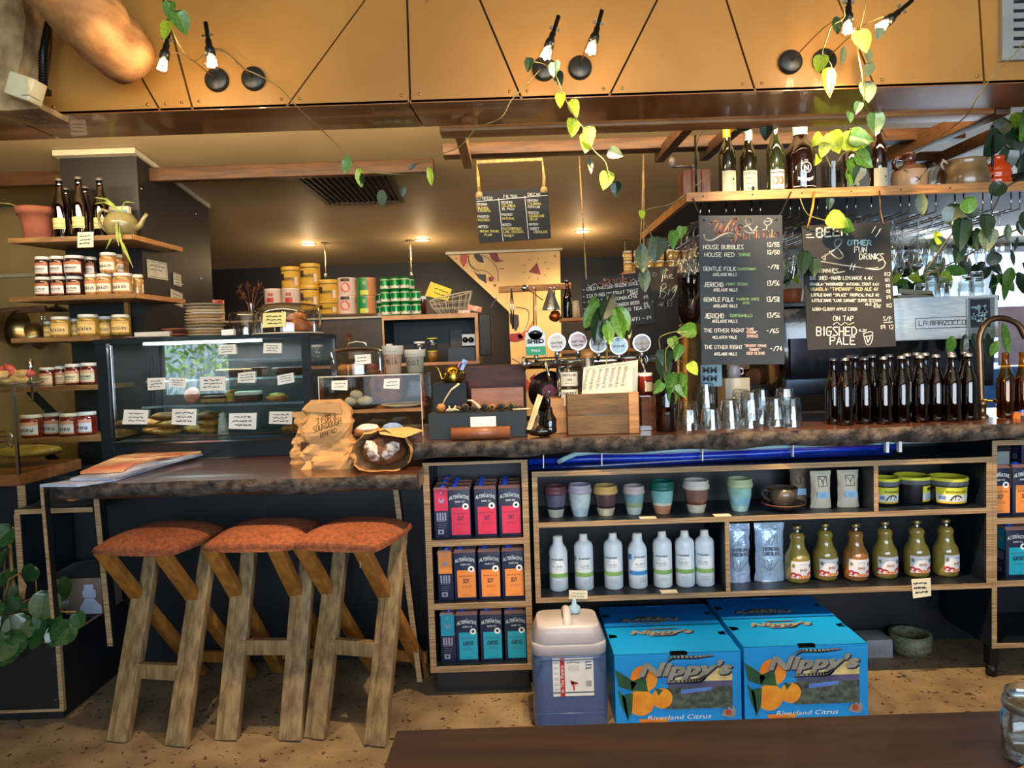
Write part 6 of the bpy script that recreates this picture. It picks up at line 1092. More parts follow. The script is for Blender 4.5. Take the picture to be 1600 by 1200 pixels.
simple('leather_roll', 'brown leather roll lying in front of the low slate box', 'roll', m, pm('tan_leather', (152, 92, 58), (112, 66, 42), .45, scale=9, bump=.2, coat=.3))
# pods and pipes along the top
POD = pm('dry_pod', (120, 92, 66), (60, 44, 34), .8, scale=26, bump=.5); BONE = pm('bone_white', (224, 206, 166), (196, 174, 130), .7, scale=20)
def bar_at(px, Y=3.02): return W(px, 640, Y).x
for k, (px, r_, mt, lab) in enumerate(((689, .020, GOLD, 'round golden pod with a curved white pipe at the left of the row'), (716, .013, POD, 'small brown nut beside the bone-white fingers'), (727, .018, POD, 'knobbly brown pod left of the hollow ones'), (740, .014, POD, 'small striped pod under the bent pipe'), (757, .019, POD, 'hollow grey pod, left of two'), (769, .014, GOLD, 'yellow wooden knob between the hollow pods'), (783, .019, POD, 'hollow grey pod, right of two'), (799, .017, pm('olive_shell', (130, 126, 84), (80, 80, 50), .5, scale=20), 'olive snail shell right of the hollow pods'), (811, .013, POD, 'last small pod at the right end of the row'))):
    m = MB(); m.blob((0, 0, 0), r_, r_*.9, r_*.92, n=12, m=8, jit=.07, seed=k)
    o = simple('seed_pod', lab, 'pod', m, mt, (bar_at(px), 3.03, ztb+r_*.92+.0005))
    if 'hollow' in lab: q = MB(); q.disc(r_*.42, (0, -r_*.93, 0), 10, M=Matrix.Identity(4)); q = MB(); q.lathe([(r_*.55, 0), (r_*.45, .003), (0, .002)], n=12, M=Matrix.Translation((0, -r_*.84, .003)) @ Matrix.Rotation(PI/2, 4, 'X')); part('hollow', q, INK, o)
m = MB(); m.tube([(0, 0, .012), (.012, 0, .035), (.04, 0, .075), (.075, 0, .10)], [.003, .003, .004, .005], 6); simple('curved_pipe', 'thin curved white pipe stem rising from the golden pod', 'pipe', m, BONE, (bar_at(691), 3.04, ztb+.02))
for k in range(5): m = MB(); a = -.5+k*.35; m.tube([(0, 0, .006), (.014*math.sin(a), -.01, .014), (.03*math.sin(a), -.012+.002*k, .03 if k % 2 else .008)], [.006, .005, .003], 6); simple('bone_finger', '%s of the bone-white root fingers on the slate box' % ORD[k], 'root', m, BONE, (bar_at(703)+k*.004, 3.0, ztb), 0, 'bone-white root fingers')
m = MB(); m.tube([(-.03, 0, .05), (-.01, 0, .048), (.01, 0, .03), (.022, 0, .014)], [.004, .005, .007, .009], 8); simple('smoking_pipe', 'bent pale pipe leaning left of the hollow pods', 'pipe', m, pm('pipe_wood', (196, 130, 100), (222, 200, 180), .4, scale=20), (bar_at(742), 3.0, ztb))
m = MB(); m.tube([(0, 0, .005), (.05, 0, .006), (.075, 0, .006)], .004, 6); simple('bone_stick', 'thin bone-coloured stick at the right end of the slate box', 'stick', m, BONE, (bar_at(801), 2.99, ztb))
# gold kettle
GOLDM = pm('polished_gold', (206, 172, 70), (180, 140, 50), .18, metal=1, scale=4); zk = W(703, 599, 3.15).z+.001
t = thing('gooseneck_kettle', 'small golden gooseneck kettle on the square slate box', 'kettle', (W(708, 598, 3.22).x, 3.22, zk)); m = MB(); m.lathe([(0, 0), (.038, 0), (.040, .004), (.040, .045), (.036, .052)], n=26); part('body', m, GOLDM, t); m = MB(); m.lathe([(.037, .052), (.030, .066), (.012, .076), (0, .078)], n=22); part('lid', m, GOLDM, t)
m = MB(); m.tube([(-.036, 0, .012), (-.052, 0, .02), (-.058, 0, .045), (-.066, 0, .066), (-.080, 0, .074)], [.006, .005, .004, .0035, .0035], 8); part('spout', m, GOLDM, t); m = MB(); m.tube([(.038, 0, .046), (.056, 0, .042), (.056, 0, .018), (.040, 0, .010)], .0035, 8); part('handle', m, GOLDM, t)
m = MB(); m.box(-.012, -.004, 0, .012, .004, .05, M=Matrix.Rotation(.5, 4, 'Y')); m.box(-.02, -.004, .0, -.006, .004, .03, 1, M=Matrix.Rotation(.5, 4, 'Y')); simple('sachets', 'blue and pink paper sachets poking up behind the golden kettle', 'sachets', m, [pm('sachet_blue', (90, 130, 220), (220, 226, 240), .5, scale=60), pm('sachet_pink', (226, 140, 180))], (W(720, 570, 3.3).x, 3.28, zk+.055))
# ash-tray sculpture and record
t = thing('record', 'black vinyl record with maroon centre standing behind the wooden blocks', 'record', W(858, 612, 3.22)); m = MB(); MX = Matrix.Rotation(PI/2, 4, 'X'); m.lathe([(0, 0), (.095, 0), (.095, .004), (0, .004)], n=36, M=MX); part('disc', m, pm('vinyl_black', (30, 14, 14), (20, 10, 10), .25), t)
m = MB(); m.lathe([(0, 0), (.033, 0)], n=24, M=Matrix.Translation((0, -.0047, 0)) @ MX); part('centre_label', m, pm('maroon_label', (132, 30, 40), (110, 24, 34)), t); m = MB(); m.lathe([(0, 0), (.004, 0)], n=10, M=Matrix.Translation((0, -.0055, 0)) @ MX); part('spindle_hole', m, WHITE, t)
m = MB(); m.box(-.10, .005, -.005, .10, .03, .02, M=Matrix.Translation((0, 0, -.105-(W(858, 612, 3.22).z-.105-ZT)+.0))); 
zr = W(858, 612, 3.22).z; m = MB(); m.box(-.05, .006, ZT-zr, .05, .05, -.05); part('stand', m, BLACK, t)
t = thing('melted_bottle', 'black melted glass bottle tray holding wooden sticks beside the leather roll', 'tray', (W(846, 685, 2.95).x, 2.955, ZT)); m = MB(); m.blob((0, 0, .022), .066, .04, .022, n=20, m=8, jit=.03); m.lathe([(.03, 0), (.028, .02), (.03, .05), (.016, .075), (.012, .10)], (.036, 0, .02), 14); m.tube([(.03, .0, .11), (.034, 0, .15), (.02, 0, .18)], [.012, .01, .006], 8); part('bottle_glass', m, pm('black_glass', (14, 12, 12), (8, 7, 7), .06, coat=1), t)
for k, (a, b_) in enumerate((((-.055, -.01, .03), (-.004, .0, .175)), ((-.048, -.02, .03), (.006, -.01, .17)), ((-.03, -.03, .03), (-.01, -.03, .09)))): m = MB(); m.bar(a, b_, .006, .012); part('stick', m, BONE if k < 2 else POD, t)
# tap tower
PX_ = lambda px, py, Y: W(px, py, Y)
Yt = 3.2; ta = thing('beer_tap_rail', 'chrome tap rail on a column with round tap badges above it', 'beer tap'); m = MB(); a = W(822, 563, Yt); b_ = W(1052, 557, Yt); zz = (a.z+b_.z)/2-.012; m.tube([(a.x, Yt, zz), (b_.x, Yt, zz)], .026, 18); part('rail', m, CHROME, ta)
m = MB(); m.lathe([(.027, 0), (.032, .004), (.032, .016), (.027, .02)], n=18, M=Matrix.Translation((a.x, Yt, zz)) @ Matrix.Rotation(-PI/2, 4, 'Y')); part('end_cap', m, CHROME, ta)
for px in (874, 888): m = MB(); x = W(px, 600, Yt).x; m.tube([(x, Yt, ZT), (x, Yt, zz-.02)], .014, 14); part('column', m, CHROME, ta)
for px in (854, 1003): m = MB(); x = W(px, 570, Yt-.04).x; m.tube([(x, Yt-.02, zz), (x, Yt-.06, zz-.005), (x+.004, Yt-.075, zz-.05), (x+.006, Yt-.075, zz-.075)], [.012, .011, .008, .007], 10); m.lathe([(.028, 0), (.030, .006), (.028, .012)], n=16, M=Matrix.Translation((x, Yt-.024, zz-.0)) @ MX); part('spout', m, CHROME, ta)
for k, (px, py, col, w1, w2) in enumerate(((870, 535, (214, 176, 130), 'OUTER', 'Space'), (903, 533, (206, 140, 122), 'KEPT TEA', 'kombucha'), (935, 537, (110, 104, 80), 'JUICE', ''), (967, 540, (130, 176, 190), 'SOUR', ''), (1003, 536, (96, 72, 44), 'DARK', ''))):
    t = thing('tap_badge', ['tan round tap badge directly right of the square green one', 'pinkish scalloped tap badge lettered KEPT TEA', 'grey-olive round tap badge lettered JUICE', 'pale blue round tap badge', 'brown round tap badge, rightmost above the rail'][k], 'tap badge', W(px, py, Yt-.05), 0, 'round tap badges'); r = .040
    m = MB(); n = 36 if k != 1 else 24; pts = [((r*(1+(.05 if k == 1 and i % 3 == 0 else 0)))*math.cos(2*PI*i/n), (r*(1+(.05 if k == 1 and i % 3 == 0 else 0)))*math.sin(2*PI*i/n)) for i in range(n)]; m.prism(pts, FL(0), .012); part('badge', m, pm('badge_rim', (206, 206, 200), (180, 180, 176), .2, metal=.6), t)
    q = MB(); f = FL(-.001); circ(q, f, 0, 0, r*.88, 0, 0, 30); txt(q, w1, f, 0, -.007, .014, 1, w=r*1.35, bold=.03, d=-.0006)
    if w2: hand(q, w2, f, -r*.6, -.022, .010, w=r*1.2, th=.0014, mi=1, smooth=True, d=-.0006)
    scrib(q, f, -r*.4, .022, r*.8, 1, .004, .0012, 1, d=-.0006); part('face', q, [pm('badge_%d' % k, col, tuple(int(v*.85) for v in col), .3, coat=.6), pm('badge_ink', (50, 40, 34)) if k not in (4,) else pm('badge_gold', (150, 120, 70))], t)
    m = MB(); m.tube([(0, .006, -r*.97), (0, .02, -r-.03), (0, .04, zz+.02-t.location.z)], [.012, .009, .012], 8); part('tap_handle', m, CHROME, t)
t = thing('tap_badge.005', 'square white and green tap badge lettered SHED PALE', 'tap badge', W(837, 537, Yt-.05)); w_, h_ = 31*Yt/F_PX, 36*Yt/F_PX; m = MB(); m.box(-w_/2, 0, -h_/2, w_/2, .012, h_/2, b=.003); m.lathe([(w_*.36, 0), (w_*.36, .012)], n=20, M=Matrix.Translation((0, .012, h_*.46)) @ MX); m.disc(w_*.36, (0, 0, 0), 20, M=Matrix.Translation((0, .0, h_*.46)) @ MX); part('badge', m, pm('badge_white', (232, 236, 230), (222, 226, 220), .3), t)
q = MB(); f = FL(-.001); rect(q, f, -w_*.49, -h_*.48, w_*.49, -h_*.12, 0); txt(q, 'SHED', f, 0, .002, .026, 1, w=w_*.84, bold=.05, d=-.0006); txt(q, 'PALE', f, 0, -h_*.34, .014, 2, w=w_*.44, bold=.04, d=-.0006); poly(q, f, [(-w_*.3, h_*.42), (w_*.3, h_*.42), (w_*.24, h_*.52), (0, h_*.58), (-w_*.24, h_*.52)], 1, -.0006); txt(q, 'BIG', f, 0, h_*.44, .007, 2, d=-.001); part('face', q, [pm('badge_green', (40, 176, 112), (34, 160, 100)), INK, WHITE], t)
m = MB(); m.tube([(0, .006, -h_*.5), (0, .03, -h_*.8), (0, .04, zz+.02-t.location.z)], [.010, .008, .012], 8); part('tap_handle', m, CHROME, t)
# gin tins, glass jars, jam
for k, (py0, py1, lab) in enumerate(((575, 601, 'upper clear glass spirit flask with a white label, stacked'), (601, 632, 'lower clear glass spirit flask with a cream label, under the other'))):
    Y = 3.08; zb_ = [None, ZT+.16][0]
    z0 = W(889, py1+3, Y).z; t = thing('spirit_flask', lab, 'bottle', (W(889, 610, Y).x, Y, z0)); h = W(889, py0, Y).z-z0; m = MB(); m.lathe([(0, 0), (.045, 0), (.047, .004), (.047, h*.78), (.02, h*.9), (.016, h)], n=22); part('glass', m, CLEARW, t); q = MB(); f = FCY(.0478); rect(q, f, -.04, h*.06, .04, h*.8, 0, n=8); txt(q, ['DISTILLED', 'SWEET'][k], FCY(.0484), 0, h*.58, h*.16, 1, w=.062, bold=.02); txt(q, ['GIN', 'GIN'][k], FCY(.0484), 0, h*.34, h*.16, 1, bold=.02); scrib(q, FCY(.0484), -.025, h*.2, .05, 1, .005, .0012, 1); part('label', q, [pm('flask_label', (222, 214, 196), (210, 200, 180)), INK], t)
simple('flask_stand', 'pale timber block supporting the stacked spirit flasks behind the crate', 'block', pbox(3.04, 858, 622, 915, 680, .14, zlo=ZT), pm('honey_block', (176, 126, 68), (140, 96, 48), .5, scale=4, st=(2, 9, 9)))
m = MB(); m.blob((0, 0, 0), .03, .03, .032, n=16, m=10); simple('wooden_ball', 'pale wooden ball finial behind the tap column', 'ball', m, PINE, W(918, 556, 3.12)); m = MB(); m.lathe([(.028, -.2), (.03, -.01), (.024, 0)], n=16); o = D.objects['wooden_ball']; part('steel_cup', m, CHROME, o)
# menu crate
CRT = pm('crate_wood', (122, 92, 58), (86, 62, 38), .7, scale=4, st=(1.5, 9, 9), detail=6, bump=.3); Yk = 2.955
ck = thing('menu_crate', 'small slatted wooden crate of menus on the bar', 'crate'); cx0_, cx1_ = W(887, 650, Yk).x, W(998, 650, Yk).x; ztc = W(940, 615, Yk).z; zmid = W(940, 648, Yk).z
for nm, a in (('slat', (cx0_, Yk, ZT, cx1_, Yk+.012, zmid-.002)), ('slat', (cx0_, Yk, zmid+.002, cx1_, Yk+.012, ztc)), ('slat', (cx0_, Yk+.16, ZT, cx1_, Yk+.172, zmid-.002)), ('slat', (cx0_, Yk+.16, zmid+.002, cx1_, Yk+.172, ztc)), ('end_board', (cx0_, Yk+.012, ZT, cx0_+.012, Yk+.16, ztc)), ('end_board', (cx1_-.012, Yk+.012, ZT, cx1_, Yk+.16, ztc)), ('bottom_board', (cx0_+.012, Yk+.012, ZT, cx1_-.012, Yk+.16, ZT+.01)), ('corner_batten', (cx1_-.042, Yk-.010, ZT, cx1_, Yk, ztc+.003))):
    m = MB(); m.box(*a, b=.0015); part(nm, m, PINE if nm == 'corner_batten' else CRT, ck)
for k in range(4):
    Ym = Yk+.03+k*.022; dx = k*2.6; c4 = [(912+dx, 574-k*.5), (989+dx, 564-k*.5), (986+dx, 614), (904+dx, 616)]; m = MB(); p = [W(a, b_, Ym) for a, b_ in c4]; p[2].z = p[3].z = ZT+.03; m.add(p+[a+Vector((0, .002, 0)) for a in p], [(0, 1, 2, 3), (7, 6, 5, 4), (0, 4, 5, 1), (1, 5, 6, 2), (2, 6, 7, 3), (3, 7, 4, 0)])
    o = tag(part('paper_menu', m, PAPER), ['front printed menu card in the wooden crate', 'second menu card in the crate, just behind the front one', 'third menu card in the crate', 'rearmost menu card in the crate'][k], 'menu', 'menus in the crate')
    if k == 0:
        q = MB(); f = FPX(Ym, .0012)
        for c in range(7):
            for j in range(15):
                u = 916+c*10-j*.42; v = 580+j*2.1-c*1.1; stroke(q, [(u, v), (u+6.5*(.5+.5*random.random()), v-.8)], f, .7 if j else 1.2, 0)
        stroke(q, [(914, 577), (984, 568)], f, .6, 0); part('print', q, pm('menu_grey_print', (120, 112, 96), (96, 90, 78)), o)
# jars right of the crate
for k, (px, zb_, r, h, y) in enumerate(((984, 575, .030, .05, 3.16), (1008, 618, .034, .10, 3.12))):
    t = thing('jam_jar', ['red jam jar with white lid just behind the menus', 'dark red jam jar with white lid right of the menus'][k], 'jar', (W(px, zb_, y).x, y, W(px, zb_, y).z)); m = MB(); m.lathe([(0, 0), (r, 0), (r, h*.8), (r*.88, h*.86)], n=20); part('jar', m, pm('red_jam', (140, 40, 26), (90, 24, 16), .1, coat=.9), t); m = MB(); m.lathe([(r*.95, h*.86), (r*.97, h), (0, h)], n=20); part('lid', m, pm('white_lid', 1) if 0 else WHITE, t); q = MB(); rect(q, FCY(r+.0007, a=.4), -.02, h*.2, .02, h*.6, 0, n=5); part('label', q, PM[0], t)
rc = thing('glass_canister', 'clear canister with timber slats behind it, right of the crate', 'canister', (0, 0, 0)); part('canister', pbox(3.04, 1000, 618, 1028, 676, .10, zlo=ZT), glass('canister', (.85, .8, .75), 1.5, base=.05), rc); part('timber_block', pbox(3.06, 1003, 620, 1024, 676, .06, zlo=ZT+.001), pm('brick_block', (120, 76, 52), (90, 56, 40), .6, scale=10, st=(1, 1, 4)), rc)
simple('timber_upright', 'narrow timber upright between the canister and the brown bottle', 'post', pbox(3.2, 1012, 600, 1030, 676, .05, zlo=ZT), CRT)
simple('jar_stand', 'timber block under the dark red jam jar', 'block', pbox(3.08, 996, 618, 1022, 640, .1, zlo=ZT), CRT) if 0 else None
# brown growler with pothos cuttings
b2 = thing('brown_bottle', 'big brown glass bottle with pothos cuttings growing out of it', 'bottle', (W(1041, 672, 2.99).x, 2.99, ZT)); m = MB(); m.lathe([(0, 0), (.042, 0), (.045, .006), (.045, .16), (.036, .19), (.018, .225), (.015, .262), (.018, .265), (.018, .275)], n=24); part('bottle', m, BROWN, b2)
def vine(name, label, pts, leaves, Y=2.6, r=.0022, mt=None, root=None, cat='vine', dy=0):
    q = MB(); p3 = [W(p[0], p[1], p[2] if len(p) > 2 else Y) for p in pts]; p3 = [Vector(a) for a in catm3(p3)]; q.tube(p3, r, 5); o = root
    if root is None: o = tag(part(name, q, mt or VINE), label, cat)
    else: q2 = part('stem', q, mt or VINE); q2.parent = root; q2.location = -root.location
    rnd = random.Random(int(pts[0][0])); base = root.location if root is not None else Vector((0, 0, 0))
    for l in leaves:
        px, py, sz, c = l[:4]; ang = l[4] if len(l) > 4 else rnd.uniform(-.5, .5); kd = l[5] if len(l) > 5 else 'heart'; yy = l[6] if len(l) > 6 else Y
        yy = yy+rnd.uniform(-.03, .03); s_ = sz*yy/F_PX; w_ = W(px, py, yy); lf_ = leaf(kd, c, o, w_-base, s_, rnd.uniform(-.25, .35), ang, rnd.uniform(-.6, .6))
    return o
def catm3(p, k=4):
    if len(p) < 3: return p
    q = [p[0]]+list(p)+[p[-1]]; o = []
    for i in range(1, len(q)-2):
        for j in range(k): t = j/k; a, b_, c, d = q[i-1:i+3]; o.append(.5*((2*b_)+(c-a)*t+(2*a-5*b_+4*c-d)*t*t+(3*b_-a-3*c+d)*t**3))
    return o+[p[-1]]
vine('s', '', [(1041, 582), (1040, 550), (1046, 540), (1058, 530), (1080, 522)], [(1086, 515, 30, 0, 1.5), (1050, 528, 22, 0, -.3), (1062, 540, 26, 0, .2), (1052, 585, 34, 0, .1), (1078, 568, 22, 2, -.5), (1068, 585, 24, 0, .5), (1052, 608, 30, 0, 0), (1040, 548, 34, 1, .2), (1036, 560, 36, 1, .1), (1034, 598, 24, 0, .8), (1062, 600, 24, 0, -.4)], 2.93, root=b2)
vine('s', '', [(1041, 582), (1043, 560), (1052, 556), (1066, 566)], [], 2.95, root=b2); vine('s', '', [(1041, 582), (1030, 536), (1036, 524), (1060, 518), (1072, 522)], [], 2.95, root=b2)
pk = thing('broadleaf_plant', 'bright broad-leaved cutting drooping in front of the Drinks board', 'plant', W(947, 520, 3.02)); PK = [(930, 462, 34, 0, .35), (957, 458, 50, 1, .45), (952, 488, 46, 2, .1), (940, 478, 62, 1, .15), (960, 480, 52, 0, -.2), (968, 478, 42, 0, -.3), (948, 500, 42, 0, .05), (975, 500, 34, 1, -.1), (935, 470, 48, 0, .5)]
vine('s', '', [(948, 560), (949, 520), (947, 480), (950, 462)], [l+('ovate',) for l in PK], 3.0, r=.004, root=pk)
vine('s', '', [(948, 560), (945, 600), (944, 616)], [], 3.0, r=.004, root=pk)
# tumblers
TUM = [(0, 0), (.0, .0)]
def tumbler():
    m = MB(); r0, r1, h = .041, .031, .092; n = 16; pr = [(r0, 0), (r0+.001, .003), (r0-.001, .022), (r0-.004, .05), (r1+.001, h-.004), (r1-.002, h), (r1-.008, h-.001), (0, h-.004)]
    vv = [];
    for k, (r, z) in enumerate(pr):
        for i in range(n): e = 1+(.035 if (i % 2 and 2 < k < 5) else 0); vv.append((r*e*math.sin(2*PI*i/n), -r*e*math.cos(2*PI*i/n), z))
    m.add(vv, [(k*n+i, k*n+(i+1) % n, (k+1)*n+(i+1) % n, (k+1)*n+i) for k in range(len(pr)-1) for i in range(n)], 0, False); m.lathe([(r0-.004, .002), (r1-.004, h-.012), (0, h-.012)], n=16); return mesh('tumbler', m, CLEARW)
TME = tumbler(); cnt = 0
for s_, (px, y, n_) in enumerate(((1076, 2.99, 2), (1104, 3.14, 4), (1110, 2.98, 1), (1141, 3.0, 2), (1158, 3.13, 3), (1172, 3.0, 3), (1190, 3.14, 3), (1210, 3.02, 2), (1227, 3.13, 3), (1238, 2.99, 2))):
    for k in range(n_):
        o = D.objects.new('tumbler', TME); C.objects.link(o); o.location = (W(px, 672, y).x, y, ZT+k*.032); o.rotation_euler = (0, 0, s_*.7+k*.3)
        tag(o, 'upturned glass tumbler, %s from the bottom of stack %s from the left on the bar' % (ORD[k], ORD[s_]), 'tumbler', 'stacked tumblers on the bar')
m = pbox(3.6, 1096, 570, 1128, 604, .02); o = simple('mm_card', 'pale card lettered MM above the tumblers', 'card', m, pm('pale_blue_card', (150, 190, 206), (126, 168, 188))); q = MB(); f = FPX(3.6, .001)
for u, v in ((1103, 583), (1115, 583), (1103, 596), (1115, 596)): txt(q, 'M', f, u, v, 14, 0, w=11, up=-1, bold=.02)
part('lettering', q, pm('card_slate', (50, 60, 66)), o); a = W(1112, 604, 3.6); simple('card_stand', 'dark stand under the MM card', 'stand', (lambda m: m.box(a.x-.02, 3.6, .0, a.x+.02, 3.615, a.z) or m)(MB()), BLACK); 
# beer bottles on the bar
k_ = 0; bb2 = None
FR = [(1303, 2.99+.06, .82), (1321, 3.0, .8), (1351, 3.03, .8), (1381, 3.0, .85), (1409, 3.02, .85), (1438, 3.02, .86), (1463, 3.04, .86), (1488, 3.0, .88), (1513, 3.03, .88)]
BK = [(1329, 3.24), (1336, 3.14), (1363, 3.14), (1390, 3.14), (1418, 3.15), (1433, 3.26), (1446, 3.16), (1487, 3.22), (1508, 3.2)]
for row, lst in ((0, FR), (1, BK), (2, [(1571, 3.06), (1598, 3.06)])):
    for k, it in enumerate(lst):
        px, y = it[0], it[1]; loc = (W(px, 660, y).x, y, ZT); lab = ['brown beer bottle in the front row on the bar, %s from the left' % ORD[k], 'capped brown beer bottle in the rear row on the bar, %s from the left' % ORD[k], 'amber backlit beer bottle right of the brass tap, %s from it' % ORD[k]][row]; sc = [1.0, 1.02, 1.0][row]
        if row == 2 and k == 0: bb3 = beer(lab, loc, 1.0, fill=.62, mt=glass('backlit_brown_glass', (.86, .46, .06), 1.2, base=.02), grp='beer bottles on the bar', cap=False); continue  # window backlight put into the tint, a paler copy of the brown glass
        if row == 2: clone(bb3, loc, 0, lab, 'beer bottles on the bar', sc); continue
        if bb2 is None: bb2 = beer(lab, loc, sc, fill=.62, grp='beer bottles on the bar')
        else: clone(bb2, loc, .3*k, lab, 'beer bottles on the bar', sc)
# brass tap
ft = thing('brass_faucet', 'tall aged brass swan-neck faucet rising at the right end of the bar', 'faucet'); AB = pm('aged_brass', (140, 112, 84), (96, 74, 56), .3, metal=.9, scale=8); Yf = 3.1
m = MB(); m.tube(catm3([W(1534, 658, Yf), W(1531, 560, Yf), W(1531, 525, Yf), W(1543, 503, Yf), W(1564, 497, Yf), W(1590, 506, Yf), W(1602, 528, Yf)]), .013, 12); part('spout', m, AB, ft); m = MB(); m.lathe([(.026, 0), (.026, .01), (.018, .014), (.018, .05), (.022, .055), (.022, .07), (.016, .075)], (W(1534, 658, Yf).x, Yf, ZT), 18); part('base', m, AB, ft)
m = MB(); a = W(1534, 625, Yf-.01); b_ = W(1566, 627, Yf-.02); m.tube([a, b_], .007, 8); 
for k in range(4): an = PI/4+k*PI/2; m.tube([b_, b_+Vector((.022*math.cos(an), -.005, .022*math.sin(an)))], [.004, .005], 6)
part('handle', m, GOLDM, ft)
# ================================================================ hanging rack of glasses
z1 = W(1300, 300, 3.05).z; rkx0 = W(1080, 305, 3.05).x
hr = thing('bottle_shelf', 'hanging timber shelf over the bar carrying bottles and pots, glasses hang beneath', 'shelf'); m = MB(); m.box(rkx0, 3.08, z1-.012, 3.4, 4.1, z1, 0); part('board', m, pm('dark_shelf_board', (40, 36, 36), (28, 26, 28), .5), hr)
m = MB(); m.box(rkx0, 3.05, z1-.02, 3.4, 3.08, z1+.018); part('front_lip', m, PINE, hr); m = MB(); m.box(rkx0-.02, 3.05, z1-.02, rkx0, 4.1, z1+.018); part('side_lip', m, PINE, hr)
zh = z1+.001; q = MB()
for k in range(12): x = rkx0+.05+k*.21; q.lathe([(.004, 0), (0, .002)], n=6, M=Matrix.Translation((x, 3.05, z1)) @ MX)
o = part('nail', q, INK, hr); o['kind'] = 'stuff'
for x in (W(1088, 200, 3.1).x, W(1556, 190, 3.1).x): m = MB(); m.tube([(x, 3.12, z1), (x, 3.12, W(1100, 192, 2.95).z+.0)], .005, 6); part('hanging_rod', m, BLACKM, hr)
zr_ = z1-.085; WG = MB(); WG.lathe([(0, 0), (.036, -.001), (.037, -.003), (.006, -.010), (.0035, -.03), (.0035, -.085), (.012, -.095), (.032, -.115), (.043, -.145), (.044, -.165), (.036, -.205), (.034, -.212)], n=18); WGM = mesh('wine_glass', WG, CLEARW)
gi = 0; pxs = [(1095, 1108), (1135, 1148), (1175, 1188), (1236, 1248), (1278, 1291), (1324, 1337), (1362, 1375), (1408, 1420), (1449, 1462), (1492, 1506), (1535, 1550), (1580, 1593)]
for k, (pa, pb) in enumerate(pxs):
    xa_, xb_ = W(pa, 340, 3.12).x, W(pb, 340, 3.12).x; xc = (xa_+xb_)/2; xa_, xb_ = xc-.019, xc+.019; t = thing('wire_rail', 'wire glass rail under the hanging shelf, %s from the left' % ORD[k], 'rail', (0, 0, 0), 0, 'wire glass rails')
    for x in (xa_, xb_): m = MB(); m.tube([(x, 3.12, z1-.012), (x, 3.12, zr_), (x, 4.05, zr_), (x, 4.05, z1-.012)], .0028, 6); part('wire', m, CHROME, t)
    for j, y in enumerate((3.22, 3.32, 3.44, 3.56, 3.70, 3.86)):
        if k < 6 and k > 0 and j < 2: continue
        if (k+j) % 5 == 4: continue
        o = D.objects.new('wine_glass', WGM); C.objects.link(o); o.location = (xc, y, zr_+.0065); tag(o, 'upturned wine glass, %s from the front on wire rail %s from the left' % (ORD[j], ORD[k]), 'wine glass', 'wine glasses hanging under the shelf')
# bottles and pots on the hanging shelf
def wine(label, px, y, col, cap, lab, cork=False, h=.30, r=.037, grp='wine bottles on the hanging shelf', draw=None, refl=1.4):
    t = thing('wine_bottle', label, 'bottle', (W(px, 300, y).x, y, zh), 0, grp); m = MB(); m.lathe([(0, 0), (r-.003, 0), (r, .005), (r, h*.58), (r*.93, h*.66), (r*.6, h*.76), (r*.40, h*.84), (r*.38, h*.97), (r*.43, h*.975), (r*.43, h), (0, h)], n=24); part('bottle', m, col, t)
    if cap: m = MB(); m.lathe([(r*.46, h*.86), (r*.48, h*.99), (r*.44, h+.004), (0, h+.004)], n=18); part('capsule', m, cap, t)
    if lab: q = MB(); f = FCY(r+.0008); rect(q, f, -.034, .018, .034, .112, 0, n=10); draw(q, FCY(r+.0015)); part('label', q, lab, t)
    return t
OLV = pm('dark_olive_glass', (40, 36, 14), (24, 22, 10), .06, coat=1, spec=.8); OLG = pm('green_bottle_glass', (52, 58, 28), (30, 36, 18), .06, coat=1, spec=.8); BWN = pm('brown_black_glass', (30, 12, 8), (16, 6, 5), .06, coat=1, spec=.8)
def d1(q, f): circ(q, f, .016, .075, .005, 1, 0, 10); scrib(q, f, .008, .062, .02, 2, .008, .001, 1)
def d2(q, f):
    for k, s_ in enumerate(('SPRING', 'LOVELY', 'BARNS', 'WINE')): hand(q, s_, f, -.028+.004*k, .094-k*.021, .010, w=.05, th=.0014, mi=1)
    poly(q, f, [(.0, .02), (.012, .02), (.014, .04), (.004, .046), (-.002, .034)], 1)
def d3(q, f):
    for u in (-.012, .012): circ(q, f, u, .066, .015, 2, 0, 14, .018); circ(q, f, u, .066, .007, 3, 0, 10, .009)
    rect(q, f, -.03, .098, .03, .102, 1, n=8); rect(q, f, -.03, .026, .03, .03, 1, n=8)
LABM = lambda c: [pm('wl_%d%d' % (c[0], c[2]), c, tuple(int(v*.93) for v in c), .7), INK, pm('wl_red', (216, 84, 56)), pm('wl_pink', (240, 190, 160))]
wine('dark wine bottle with yellow wax top and cream label on the hanging shelf', 1137, 3.12, OLV, pm('yellow_wax', (214, 190, 46), (196, 170, 36), .4), LABM((222, 214, 176)), draw=d1)
wine('wine bottle with white capsule and scribbled label on the hanging shelf', 1170, 3.13, OLV, WHITE, LABM((214, 216, 186)), h=.285, draw=d2)
wine('green wine bottle with a red and cream label on the hanging shelf', 1212, 3.13, OLG, None, LABM((236, 220, 200)), h=.32, draw=d3)
t = wine('large brown flagon with white printed crest on the hanging shelf', 1251, 3.15, BWN, pm('white_cap', (220, 220, 220)), None, h=.31, r=.064, grp=None); t.name = 'flagon'; q = MB(); f = FCY(.0648); n = 24
for i in range(n): a0, a1 = 2*PI*i/n, 2*PI*(i+1)/n; stroke(q, [(.022*math.cos(a0), .115+.022*math.sin(a0)), (.022*math.cos(a1), .115+.022*math.sin(a1))], f, .003, 0)
